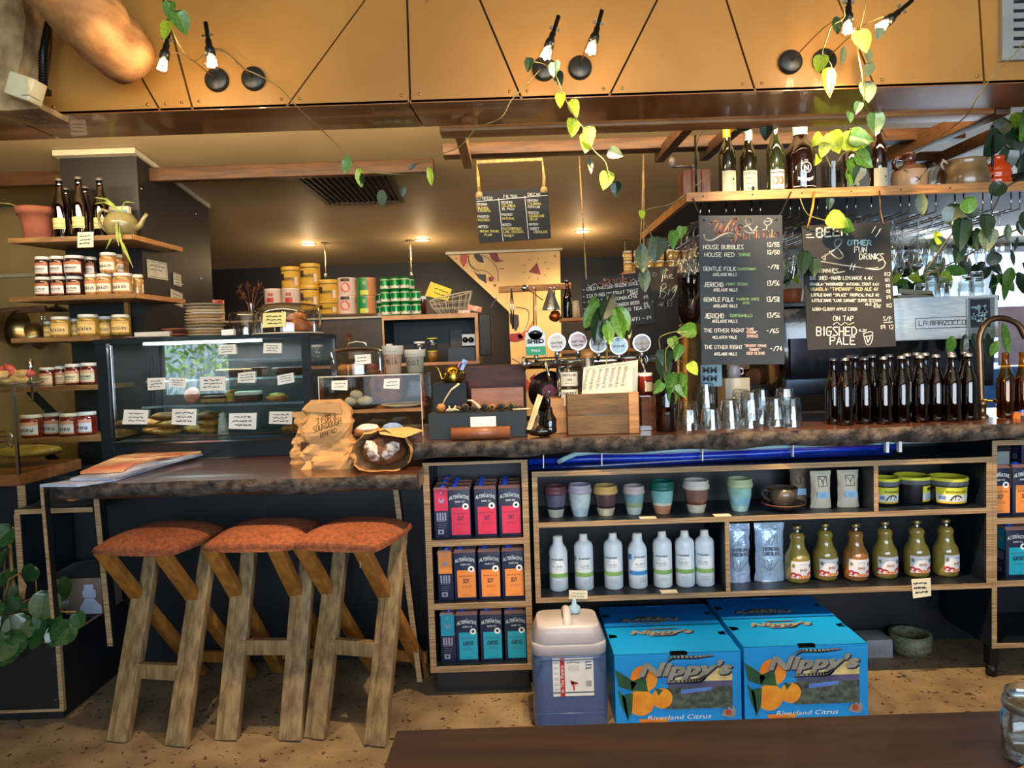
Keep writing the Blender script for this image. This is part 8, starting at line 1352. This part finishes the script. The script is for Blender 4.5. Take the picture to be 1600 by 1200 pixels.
for j, (py, lab) in enumerate(((491, 'lower peach and green tin'), (463, 'upper peach and green tin'))): t = tin(lab, 573, py, 30, 28, 4.83, OG, [(.02, .98, -1.0, .3, GR), (.05, .3, -.5, .4, YEL)], [('S', .6, .3, .25, YEL)])
zc_ = zk2+.0005; ch = 19.3*4.85/F_PX
canp = MB(); canp.lathe([(0, 0), (.025, 0), (.031, .006), (.031, .076), (.026, .083), (.026, .086), (.022, .083), (0, .083)], n=16, mi=0); canp.lathe([(.0315, .010), (.0315, .026)], n=16, mi=1); canp.lathe([(.0315, .066), (.0315, .072)], n=16, mi=1); canp.lathe([(.0312, .028), (.0312, .064)], n=16, mi=0)
q = canp; f = FCY(.0322)
for i in range(6): poly(q, FCY(.0322, a=i*PI/3), [(-.012, .024), (-.004, .034), (.0, .028), (.006, .035), (.012, .024)], 1)
CANM = mesh('beer_can', canp, [pm('can_green', (24, 140, 62), (18, 120, 52), .25, metal=.3), pm('can_cream', (226, 214, 190), (206, 194, 170), .4)]); CANM.materials.append(CAPM)
for c, (px, y, n_) in enumerate(((594, 4.92, 2), (603, 4.8, 3), (612, 4.86, 3), (619, 4.78, 3), (627, 4.86, 3), (634, 4.78, 3), (642, 4.86, 3), (649, 4.92, 2), (651, 4.80, 2))):
    for k in range(n_):
        o = D.objects.new('drink_can', CANM); C.objects.link(o); o.location = (W(px, 488, y).x, y, zc_+k*.0865); o.rotation_euler = (0, 0, c*.4+k); tag(o, 'green drink can, %s up in stack %s from the left' % (ORD[k], ORD[c]), 'can', 'green drink cans on the kitchen shelf')
t = thing('spice_jar', 'white-lidded brown jar right of the green cans', 'jar', (W(661, 489, 4.85).x, 4.85, zc_)); m = MB(); m.lathe([(0, 0), (.024, 0), (.024, .11)], n=16); part('jar', m, D.materials['brown_glaze'], t); m = MB(); m.lathe([(.026, .11), (.026, .13), (0, .13)], n=16); part('lid', m, WHITE, t)
o = note('notice_pad', 'bright yellow notice card standing in the wire basket', [(673, 440), (706, 452), (700, 470), (664, 462)], 4.86, 2, pm('bright_yellow_card', (240, 214, 30), (230, 200, 20)), cat='card')
t = thing('wire_basket', 'white wire basket tilted on top of the open cupboard', 'basket', (W(704, 488, 4.85).x, 4.87, zc_+.004)); RW = .15
m = MB()
for k in range(18): an = 2*PI*k/18; m.tube([(.07*math.cos(an), .06*math.sin(an), 0), (.12*math.cos(an), .09*math.sin(an), .04), (RW*math.cos(an), .10*math.sin(an), .12+.03*math.cos(an))], .0022, 4)
for z_, rx, ry, tl in ((0, .07, .06, 0), (.04, .12, .09, 0), (.08, .136, .095, .01), (.12, RW, .10, .03)): m.tube([(rx*math.cos(2*PI*i/24), ry*math.sin(2*PI*i/24), z_+tl*math.cos(2*PI*i/24)) for i in range(25)], .0026 if z_ < .1 else .005, 4)
part('wire_mesh', m, pm('cream_wire', (222, 206, 180)), t)['kind'] = 'stuff'
m = MB(); m.box(0, 0, 0, .09, .05, .035, M=Matrix.Rotation(.25, 4, 'Y')); simple('orange_packet', 'orange packet lying beside the wire basket', 'packet', m, pm('packet_orange', (220, 90, 50), (240, 200, 160), .5, scale=30), (W(731, 488, 4.75).x, 4.73, zc_+.024)); m = MB(); m.box(0, 0, 0, .08, .05, .02); simple('striped_packet', 'striped orange and white packet against the wire basket', 'packet', m, pm('packet_stripe', (230, 120, 70), (236, 220, 200), .5, scale=50), (W(716, 488, 4.72).x, 4.71, zc_+.0))
# left part: boxes, dried flowers
for k, (px, w_, h_, l) in enumerate(((308, 18, 17, 'small orange and cream tin above the plate stack'), (334, 32, 24, 'wider red-topped tin above the plate stack'))): t = tin(l, px, 492, w_, h_+10, 4.85, pm('cream_orange_tin', (232, 190, 140), (220, 170, 116)), [(.72, .98, -1.5, 1.5, RD)], [], z=zc_)
t = thing('dried_flowers', 'dried brown flower heads in a small glass vase on the kitchen shelf', 'flowers', (W(393, 490, 4.85).x, 4.85, zc_)); m = MB(); m.lathe([(0, 0), (.03, 0), (.034, .03), (.02, .08), (.028, .13)], n=16); part('vase', m, CLEARW, t); DF = pm('dried_petal', (150, 84, 44), (92, 50, 30), .9, scale=30); rnd = random.Random(4)
for k, (dx, dz) in enumerate(((-.075, .22), (-.02, .24), (.06, .23), (.02, .20), (-.05, .17), (.10, .19))):
    m = MB(); c = Vector((dx, 0, dz)); m.tube([(0, 0, .02), (dx*.4, 0, dz*.6), c], .002, 4)
    for j in range(38): v = Vector((rnd.gauss(0, 1), rnd.gauss(0, 1), rnd.gauss(0, 1))).normalized()*rnd.uniform(.03, .055); s_ = Vector((v.z, v.x, v.y)).normalized()*.003; m.add([c-s_, c+s_, c+v], [(0, 1, 2)])
    part('flower_head', m, DF, t)
m = MB(); c = Vector((W(545, 525, 4.6).x, 4.6, W(545, 525, 4.6).z))
for j in range(60): v = Vector((rnd.gauss(0, 1), rnd.gauss(0, 1), rnd.gauss(0, 1))).normalized()*rnd.uniform(.03, .06); s_ = Vector((v.z, v.x, v.y)).normalized()*.003; m.add([c-s_, c+s_, c+v], [(0, 1, 2)])
m.tube([c, c-Vector((0, 0, c.z-.931))], .003, 4); simple('dried_flower', 'single brown dried flower behind the steel-handled dome', 'flower', m, DF)
simple('rear_counter', 'dark rear counter running behind the display case and bar', 'counter', (lambda m: m.box(-1.95, 4.55, 0, 3.2, 5.2, .93) or m)(MB()), pm('dark_counter', (40, 32, 28), (28, 24, 22), .5))
# ---------------------------------------------------------------- painted panel and utensils
Ym = 6.3; mu = thing('mural_panel', 'cream plywood wall panel painted with red and black folk shapes', 'panel'); fm = FPX(Ym, 0); CRM = pm('cream_ply_mural', (222, 190, 138), (206, 172, 118), .7, scale=3)
m = MB(); pts = [(700, 399), (875, 392), (879, 650), (802, 650), (795, 487), (777, 470)]; m.prism([(W(a, b_, Ym).x, W(a, b_, Ym).z) for a, b_ in reversed(pts)], FL(Ym), .04); part('ply_panel', m, CRM, mu); m = MB(); a, b_ = W(697, 397, Ym), W(878, 390, Ym); m.bar(a, b_, .1, .02); part('cap_trim', m, pm('cream_cap', (214, 208, 186)), mu)
q = MB(); f = FPX(Ym, .004)
for pts, mi in (([(719, 399), (730, 398), (729, 410), (724, 418), (719, 408)], 0), ([(741, 397), (749, 397), (754, 402), (756, 411), (747, 409), (741, 402)], 1), ([(764, 396), (777, 396), (780, 405), (788, 408), (774, 410), (768, 405)], 2), ([(739, 422), (746, 428), (759, 429), (760, 443), (748, 435)], 1), ([(839, 410), (826, 425), (845, 429)], 2), ([(796, 490), (810, 492), (811, 508), (806, 518), (797, 505)], 1), ([(835, 497), (824, 516), (808, 524), (812, 530), (826, 522)], 0), ([(795, 522), (812, 520), (820, 530), (806, 534), (797, 533)], 2), ([(800, 590), (815, 583), (830, 600), (818, 622), (804, 640), (796, 620)], 0), ([(828, 590), (836, 584), (838, 602), (831, 606)], 2)): poly(q, f, list(reversed(pts)), mi)
for u, v, r_ in ((767, 436, 4), (773, 446, 2), (782, 420, 1.2), (786, 420, 1.2), (713, 404, 1.2), (867, 400, 1.4)): circ(q, f, u, v, r_, 2, 0, 12)
for pts in ([(732, 399), (733, 412), (742, 421), (760, 424), (774, 436)], [(752, 398), (764, 405), (777, 420), (778, 440)], [(731, 400), (736, 415), (750, 426)], [(806, 480), (824, 484), (826, 500), (818, 520)], [(800, 560), (815, 570), (822, 590)]): stroke(q, pts, f, .8, 1, True)
for a in range(9): an = a*.7; stroke(q, [(837+17*math.cos(an), 420+14*math.sin(an)), (837+22*math.cos(an), 420+18*math.sin(an))], f, .8, 2)
part('painting', q, [pm('mural_rust', (186, 76, 48), (170, 62, 40)), pm('mural_black', (44, 38, 40), (34, 30, 32)), pm('mural_maroon', (134, 34, 44), (116, 28, 38))], mu)
Yr = 5.6; t = thing('utensil_rail', 'pale timber rail with hanging kitchen utensils in front of the painted panel', 'rail'); m = MB(); a, b_ = W(779, 453, Yr), W(892, 447, Yr); m.bar(a, b_, .04, .05, bev=.006); part('rail', m, PINE, t); m = MB(); m.bar(W(776, 466, Yr), W(766, 481, Yr), .01, .01); part('bracket', m, BLACKM, t)
def ut(name, lab, px, parts_): 
    o = thing(name, lab, 'utensil', W(px, 450, Yr-.026), 0, 'utensils on the rail')
    for nm, fn, mt in parts_+[('hook', lambda m: m.box(-.004, -.004, -.004, .004, .03, .004), CHROME)]: m = MB(); fn(m); part(nm, m, mt, o)
ut('tongs', 'steel tongs hanging at the left of the utensil rail', 799, [('arm', lambda m: m.tube([(0, 0, 0), (-.01, 0, -.15), (0, 0, -.32)], .006, 6), CHROME), ('arm', lambda m: m.tube([(0, 0, 0), (.012, 0, -.15), (.004, 0, -.32)], .006, 6), CHROME)]); ut('ladle', 'small round ladle hanging high on the utensil rail', 820, [('bowl', lambda m: m.blob((0, 0, -.0), .03, .02, .028), CHROME), ('handle', lambda m: m.tube([(0, 0, 0), (.06, 0, -.04), (.14, 0, -.10)], .004, 5), TIMBER)])
ut('strainer', 'long-handled strainer hanging from the utensil rail', 834, [('handle', lambda m: m.tube([(0, 0, 0), (-.01, 0, -.33)], .007, 6), PINE), ('handle_wire', lambda m: m.tube([(.015, 0, 0), (.01, 0, -.33)], .004, 5), CHROME)]); ut('cheese_grater', 'cone-shaped steel grater hanging on the utensil rail', 860, [('cone', lambda m: m.lathe([(.01, 0), (.07, -.16), (.07, -.17)], n=16), STEEL)]); ut('copper_whisk', 'copper-coloured round whisk hanging low by the utensil rail', 866, [('handle', lambda m: m.tube([(0, 0, 0), (0, 0, -.18)], .006, 6), CHROME), ('whisk_ball', lambda m: m.blob((0, 0, -.22), .05, .04, .045, jit=.1), pm('copper', (190, 110, 60), (140, 76, 40), .3, metal=.8))])
# shelf with jars right of the panel
Ysr = 4.9
def rshelf(label, x0, x1, py, Y=Ysr): a, b_ = W(x0, py, Y), W(x1, py-(x1-x0)*.03, Y); z_ = (a.z+b_.z)/2; m = MB(); m.box(a.x, Y, z_-.02, b_.x, Y+.28, z_); simple('wall_shelf', label, 'shelf', m, PINE); return z_
za = rshelf('timber wall shelf with a brown bottle left of the Drinks board', 878, 960, 497); zb2_ = rshelf('timber wall shelf crowded with small glass jars at the top', 975, 1092, 424); zc2 = rshelf('lower timber wall shelf behind the tap badges', 878, 1010, 548)
m = MB(); a = W(982, 540, 5.0); m.box(a.x-.01, 5.0, .93, a.x+.01, 5.03, W(982, 430, 5.0).z); simple('shelf_upright', 'thin timber upright under the Drinks board', 'post', m, PINE)
t = clone(bb2, (W(887, 490, 5.0).x, 5.0, za+.0005), 0, 'brown bottle on the wall shelf right of the painted panel', 'bottles on the wall shelf', .95); m = MB(); m.lathe([(0, 0), (.028, 0), (.024, .12), (0, .12)], n=16); simple('white_beaker', 'cream tapered beaker beside the brown bottle on the wall shelf', 'cup', m, PM[0], (W(900, 490, 4.98).x, 4.98, za+.0005))
for k in range(13):
    px = 981+k*8.4; up = k % 3 != 1; o = clone(JT['dukkah'][0] if k % 2 else JT['pickle'][0], (W(px, 420, 4.96+.06*(k % 2)).x, 4.96+.07*(k % 2), zb2_+.0005), k*.9, 'small preserve jar low on the high wall shelf, %s from the left' % ORD[k], 'small jars on the high wall shelf', None); o.scale = (.75, .75, .72)
    if up: c2 = clone(o, o.location+Vector((0, 0, .0725)), k, 'small preserve jar stacked upper on the high wall shelf, %s from the left' % ORD[k], 'small jars on the high wall shelf'); c2.scale = (.75, .75, .72)
# grinder
t = thing('coffee_grinder', 'coffee grinder with a smoky bean hopper left of the Wine board', 'coffee grinder', (W(1082, 560, 3.75).x, 3.8, .93)); zh0 = W(1082, 433, 3.75).z-.93; zh1 = W(1095, 505, 3.75).z-.93; m = MB(); m.lathe([(.04, zh1-.0), (.10, zh0-.10), (.105, zh0)], n=24); part('hopper', m, glass('smoky_hopper', (.62, .5, .42), 1.5, base=.06), t); m = MB(); m.lathe([(0, zh1+.01), (.036, zh1+.01), (.075, zh0-.15), (0, zh0-.145)], n=22); part('coffee_beans', m, pm('coffee_beans', (60, 36, 26), (34, 20, 14), .6, scale=60, bump=.6), t); m = MB(); m.lathe([(.107, zh0), (.11, zh0+.02), (0, zh0+.03)], n=24); part('hopper_lid', m, BLACKM, t); m = MB(); m.lathe([(0, 0), (.09, 0), (.09, .03), (.07, .05), (.07, zh1-.02), (.045, zh1)], n=24); part('grinder_body', m, pm('brass_body', (170, 140, 96), (120, 96, 60), .25, metal=.8), t)
# ---------------------------------------------------------------- espresso machine
Ye = 3.8; em = thing('espresso_machine', 'large espresso machine with a lettered steel back panel', 'espresso machine'); zc1 = .93; simple('machine_counter', 'low work counter behind the bar under the espresso machine', 'counter', (lambda m: m.box(.5, 3.62, 0, 3.2, 4.5, .93) or m)(MB()), pm('dark_counter', 1) if 0 else D.materials['dark_counter'])
a, b_ = W(1393, 497, Ye), W(1560, 490, Ye); zt_, zb_ = W(1480, 463, Ye).z, W(1480, 530, Ye).z; x0m = W(1224, 560, Ye).x
m = MB(); m.box(x0m, Ye+.03, zb_-.26, b_.x, Ye+.55, zt_-.03, b=.01); part('housing', m, pm('glossy_black_body', (20, 20, 24), (14, 14, 18), .15, coat=.8), em); m = MB(); m.box(a.x, Ye, zb_, b_.x, Ye+.03, zt_, b=.004); part('steel_back', m, BSTEEL, em); m = MB(); m.box(x0m, Ye+.02, zt_-.03, b_.x+.02, Ye+.57, zt_-.002, b=.004); part('cup_tray', m, BLACKM, em)
m = MB(); m.box(x0m+.01, Ye-.01, zb_-.27, x0m+.40, Ye+.03, zb_-.185, b=.006); part('drip_tray', m, pm('blue_grey_steel', (92, 112, 136), (76, 94, 118), .3, metal=.6), em); m = MB(); m.box(x0m+.04, Ye+.0, zb_-.18, x0m+.42, Ye+.03, zb_+.03); part('splash_panel', m, pm('dark_mirror_panel', (70, 72, 88), (56, 58, 74), .12, metal=.7), em)
for x_ in (x0m+.08, b_.x-.1): 
    for y_ in (Ye+.1, Ye+.5): m = MB(); m.tube([(x_, y_, zc1), (x_, y_, zb_-.255)], .02, 10); part('foot', m, CHROME, em)
for k in range(3): m = MB(); x_ = x0m+.0+k*.012; m.tube([(x_-.02, Ye, zb_-.18), (x_-.03, Ye, zb_+.08), (x_-.02, Ye+.02, zb_+.1)], .007, 8); part('steam_wand', m, CHROME, em)
q = MB(); f = FPX(Ye, .001)
for pts in ([(1430, 498), (1512, 494), (1512, 511), (1431, 514), (1430, 498)],): stroke(q, pts, f, .9, 0)
SQ = dict(L="0501 41", A="01 05 45 41;03 43", M="01 05 25 21;25 45 41", R="01 05 45 43 03;23 41", Z="05 45 01 41", O="01 05 45 41 01", T="05 45;25 21", C="45 05 01 41"); SQ['L'] = "05 01 41"
u = 1436
for c in 'LA MARZOCCO':
    if c != ' ':
        for st in SQ[c].split(';'): stroke(q, [(u+int(p_[0])*1.35, 510.5-(u-1436)*.03-int(p_[1])*1.7) for p_ in st.split()], f, 1.1, 0)
    u += 7.1 if c != ' ' else 3.5
part('lettering', q, INK, em)
simple('framed_picture', 'dark framed print of pale leaves at the right end of the steel back panel', 'picture', pbox(Ye-.02, 1513, 465, 1554, 530, .015), STEEL); o = D.objects['framed_picture']; q = MB(); f = FPX(Ye-.02, .001); poly(q, f, [(1516, 468), (1547, 467), (1548, 511), (1517, 512)], 0); rnd = random.Random(6)
for k in range(26): an = rnd.uniform(0, 6.28); u, v = 1532+rnd.uniform(-9, 9), 488+rnd.uniform(-14, 14); stroke(q, [(u, v), (u+7*math.cos(an), v+7*math.sin(an))], FPX(Ye-.02, .002), rnd.uniform(1.5, 3.2), 1)
part('print', q, [pm('print_navy', (26, 34, 48), (18, 24, 36)), pm('print_pale', (170, 200, 216), (120, 150, 170))], o)
for k, (px, y, n_) in enumerate(((1458, 4.0, 3), (1472, 4.15, 2), (1487, 3.98, 1), (1510, 4.0, 2), (1440, 4.1, 1), (1526, 4.2, 3))):
    for j in range(n_): o = D.objects.new('tumbler', TME); C.objects.link(o); o.location = (W(px, 462, y).x, y, zt_+.0005+j*.034); tag(o, 'upturned tumbler on the espresso machine, %s up in stack %s from the left' % (ORD[j], ORD[k]), 'tumbler', 'tumblers on the espresso machine')
t = thing('saucepan_rack', 'pale grey tray with a brown bowl on the machine top', 'tray', (W(1425, 462, 4.0).x, 4.02, zt_)); m = MB(); m.box(-.1, -.06, 0, .1, .1, .025); m.box(-.1, -.06, .025, .09, -.05, .05, M=Matrix.Rotation(.1, 4, 'Y')); part('tray', m, PM[1], t); m = MB(); m.lathe([(0, .026), (.03, .026), (.055, .05)], n=18); part('bowl', m, D.materials['brown_bowl'], t)
t = thing('pitcher', 'white jug with handle seen in the gap under the Wine board', 'jug', (W(1147, 600, 3.9).x, 3.9, W(1147, 591, 3.9).z)); m = MB(); m.lathe([(0, 0), (.03, 0), (.038, .03), (.03, .055), (.033, .07)], n=18); part('body', m, pm('pale_blue_china', (150, 160, 190), (130, 140, 170), .3), t); m = MB(); m.tube([(.032, 0, .055), (.05, 0, .05), (.05, 0, .025), (.036, 0, .02)], .005, 6); part('handle', m, WHITE, t)
simple('jug_shelf', 'short pale shelf under the white jug below the Wine board', 'shelf', pbox(3.8, 1134, 591, 1172, 660, .15, zlo=.931), PM[0]); m = MB(); m.blob(W(1185, 590, 4.2), .08, .05, .055, jit=.15, n=12); simple('brown_sack', 'crumpled brown sack in the gap under the Wine board', 'sack', m, pm('sack_brown', (96, 62, 40), (60, 38, 26), .8)); simple('sack_stand', 'dark stand carrying the crumpled sack', 'stand', (lambda m, c: m.box(c.x-.07, 4.15, .931, c.x+.07, 4.3, c.z-.04) or m)(MB(), W(1185, 590, 4.2)), BLACK)
simple('low_crate', 'pale timber crate end under the espresso machine, left of the brown bottles', 'crate', pbox(3.7, 1245, 648, 1300, 655, .1, zlo=.93), PINE)
# right end: pinkish poster, pot plants behind the machine
m = pbox(5.6, 1562, 478, 1640, 570, .02); simple('pink_poster', 'pale pink poster board standing by the bright window', 'poster', m, pm('pink_board', (196, 170, 180), (176, 150, 160), .8)); simple('window_counter', 'counter by the bright window at the right', 'counter', (lambda m: m.box(3.3, 5.3, 0, 5.6, 6.55, W(1600, 572, 5.6).z) or m)(MB()), pm('blue_counter', (60, 110, 170), (40, 80, 140)))
gp = thing('window_plants', 'green foliage growing behind the espresso machine by the window', 'plant', W(1440, 462, 4.45)); rnd = random.Random(21)
L_ = [(rnd.uniform(1396, 1480), rnd.uniform(395, 440), rnd.uniform(24, 40), rnd.choice((1, 1, 0, 2)), rnd.uniform(-1.4, 1.4), rnd.choice(('ovate', 'blade')), 4.45) for _ in range(30)]+[(rnd.uniform(1500, 1600), rnd.uniform(395, 440), rnd.uniform(26, 40), rnd.choice((1, 1, 0)), rnd.uniform(-1.2, 1.2), 'ovate', 4.6) for _ in range(16)]+[(1490, 525, 34, 0, .5, 'ovate', 3.7), (1508, 522, 40, 1, .1, 'blade', 3.7), (1567, 505, 56, 0, -.35, 'blade', 3.7), (1543, 520, 50, 1, -.1, 'ovate', 3.7), (1560, 532, 28, 0, .5, 'ovate', 3.7), (1520, 520, 34, 1, -.3, 'ovate', 3.7)]
vine('s', '', [(1440, 462, 4.45), (1436, 430, 4.45), (1430, 400, 4.45)], L_, 4.45, root=gp)
gq = thing('spiky_plant', 'green strap-leaved plant in an orange pot between the two price boards', 'plant', W(1236, 452, 4.3)); vine('s', '', [(1236, 452), (1232, 430), (1228, 410)], [(1222, 412, 34, 0, -.8, 'blade'), (1228, 410, 40, 2, -.5, 'blade'), (1240, 408, 42, 0, .2, 'blade'), (1248, 412, 40, 1, .6, 'blade'), (1230, 405, 30, 2, .1, 'blade')], 4.3, root=gq); m = MB(); m.lathe([(0, -.14), (.05, -.14), (.07, -.01), (.065, 0)], n=20); part('pot', m, pm('orange_pot', (190, 100, 50), (150, 76, 36)), gq); simple('plant_shelf', 'timber ledge under the strap-leaved plant', 'shelf', (lambda m, c: m.box(c.x-.16, 4.2, c.z-.17, c.x+.2, 4.42, c.z-.142) or m)(MB(), W(1236, 452, 4.3)), PINE)
# ================================================================ trailing vines
vine('trailing_vine', 'thin bare vine trailing down from the log lamp with two leaves', [(262, -10, 2.3), (268, 40, 2.3), (280, 70, 2.35), (300, 95, 2.5), (318, 88, 2.55), (345, 80, 2.56), (378, 106, 2.56)], [(265, 4, 26, 0, .1), (262, 34, 30, 2, .2), (278, 20, 34, 0, -.3)], 2.3)
vine('trailing_vine', 'brown vine crossing the bulkhead edge and drooping over the ceiling vent', [(378, 106, 2.56), (413, 122, 2.56), (440, 140, 2.56), (462, 165, 2.56), (508, 208, 2.75), (540, 240, 2.8), (560, 262, 2.8), (585, 270, 2.8), (628, 272, 2.8)], [(544, 242, 30, 0, .2, 'ovate'), (560, 262, 30, 2, -.1, 'ovate'), (566, 270, 20, 1, .2, 'ovate'), (596, 296, 30, 3, 0, 'ovate'), (632, 290, 18, 3, .2, 'ovate')], 2.8)
vine('trailing_vine', 'pale vine swinging from the middle lamps down to the left above the ceiling vent', [(845, 108, 2.56), (815, 140, 2.5), (798, 158, 2.5), (782, 185, 2.5), (745, 200, 2.55), (720, 228, 2.6), (684, 243, 2.65), (650, 257, 2.7)], [(670, 260, 30, 2, -.1, 'blade'), (650, 255, 16, 3, .9, 'ovate')], 2.6)
vine('trailing_vine', 'yellow-leaved vine hanging from the middle lamps', [(824, 96, 2.5), (850, 100, 2.5), (868, 118, 2.4), (880, 148, 2.4), (898, 182, 2.4), (912, 202, 2.4), (925, 232, 2.4), (945, 252, 2.4), (950, 270, 2.4)], [(828, 92, 20, 1, .3), (866, 98, 26, 1, -.1), (871, 114, 22, 1, -.2), (876, 146, 22, 2, .1), (894, 158, 26, 2, -.4), (896, 188, 28, 2, .2), (920, 200, 26, 2, -.1), (916, 214, 30, 2, .3), (952, 236, 24, 3, -1.1), (922, 246, 28, 3, .1, 'blade'), (950, 270, 28, 2, .3), (962, 286, 22, 1, 0)], 2.4)
vine('trailing_vine', 'tangled vine round the right lamps with lime and grey leaves', [(1308, -10, 2.3), (1320, 25, 2.32), (1300, 40, 2.35), (1292, 60, 2.35), (1285, 85, 2.35), (1298, 100, 2.35), (1300, 125, 2.35), (1296, 150, 2.35)], [(1284, 88, 28, 2, .2), (1293, 110, 40, 2, -.2), (1307, 25, 32, 1, .1, 'ovate'), (1343, 50, 36, 2, -.2), (1375, 45, 18, 3, .2)], 2.35)
vine('trailing_vine', 'vine descending from the right lamps past the wine bottles', [(1355, -5, 2.4), (1350, 20, 2.4), (1340, 70, 2.4), (1346, 110, 2.4), (1350, 140, 2.45), (1352, 165, 2.5), (1370, 190, 2.6), (1385, 215, 2.7)], [(1356, 75, 26, 3, .1, 'ovate'), (1362, 95, 30, 3, .3, 'ovate'), (1320, 72, 30, 3, .3, 'ovate'), (1355, 130, 34, 3, .1), (1343, 160, 18, 1, .3), (1328, 176, 18, 1, .2), (1368, 178, 34, 1, 0)], 2.5)
vine('trailing_vine', 'long bare tan vine curving down at the top right by the vent', [(1612, 50, 2.4), (1585, 85, 2.4), (1560, 108, 2.4), (1535, 140, 2.45), (1520, 165, 2.5), (1500, 190, 2.7), (1440, 232, 3.0), (1400, 260, 3.0)], [], 2.4)
vine('trailing_vine', 'small vine sprouting over the yellow-topped wine bottle', [(1131, 190, 3.0), (1122, 188, 3.0), (1092, 215, 3.0), (1090, 250, 3.0)], [(1178, 178, 18, 0, .2), (1170, 194, 22, 1, 1.2), (1198, 196, 24, 1, .1), (1226, 166, 16, 0, -.8)], 3.0)
vine('trailing_vine', 'vine twisting down past the ropes beside the Drinks board', [(1112, 270, 2.9), (1080, 295, 2.9), (1050, 318, 2.9), (1010, 328, 2.9), (1006, 345, 2.9), (1018, 370, 2.9), (1008, 400, 2.9)], [(1003, 380, 48, 3, .1, 'ovate'), (1006, 415, 42, 3, -.1, 'ovate'), (1028, 373, 38, 3, .2), (1052, 362, 28, 0, -.1), (1003, 330, 14, 2, .2), (1066, 355, 20, 0, .2), (1036, 420, 12, 3, .4)], 2.9)
vine('trailing_vine', 'vine draped over the top of the beer chalkboard', [(1250, 310, 2.9), (1262, 335, 2.9), (1290, 345, 2.9), (1318, 360, 2.9)], [(1296, 338, 34, 2, -1.0), (1316, 350, 30, 0, -1.3), (1257, 395, 36, 1, .1), (1272, 405, 30, 1, .2), (1297, 310, 18, 1, .1)], 2.9)
LV = [(1438, 302, 34, 3, -.1, 'ovate'), (1494, 318, 34, 1, .2, 'round'), (1512, 308, 26, 0, -.2, 'round'), (1520, 320, 22, 1, .1, 'round'), (1503, 345, 48, 1, 0, 'heart'), (1465, 362, 22, 2, .3, 'round'), (1478, 378, 26, 1, 1.3, 'round'), (1500, 385, 30, 1, .2, 'heart'), (1515, 365, 30, 1, -.3, 'heart'), (1541, 338, 36, 1, .1, 'heart'), (1545, 360, 34, 3, .1, 'heart'), (1566, 285, 26, 1, .6, 'round'), (1575, 350, 26, 3, 0, 'ovate'), (1530, 360, 26, 1, .4, 'heart'), (1590, 345, 24, 1, -.3, 'ovate'), (1560, 395, 22, 1, .6, 'round'), (1580, 390, 26, 1, -.2, 'ovate'), (1590, 370, 22, 1, .1, 'ovate'), (1600, 330, 30, 1, .1, 'ovate')]
vine('trailing_vine', 'dense dark-leaved vine hanging before the glasses at the right', [(1610, 275, 2.8), (1572, 292, 2.8), (1555, 320, 2.8), (1540, 345, 2.8), (1500, 355, 2.8), (1480, 375, 2.8), (1445, 425, 2.8)], LV, 2.8, r=.003, mt=pm('dark_stem', (60, 44, 34), (44, 32, 26)))
vine('trailing_vine', 'bare dark branch crossing below the hanging glasses', [(1445, 430, 2.85), (1500, 405, 2.85), (1560, 372, 2.85), (1610, 350, 2.85)], [], 2.85, r=.003, mt=D.materials['dark_stem'])
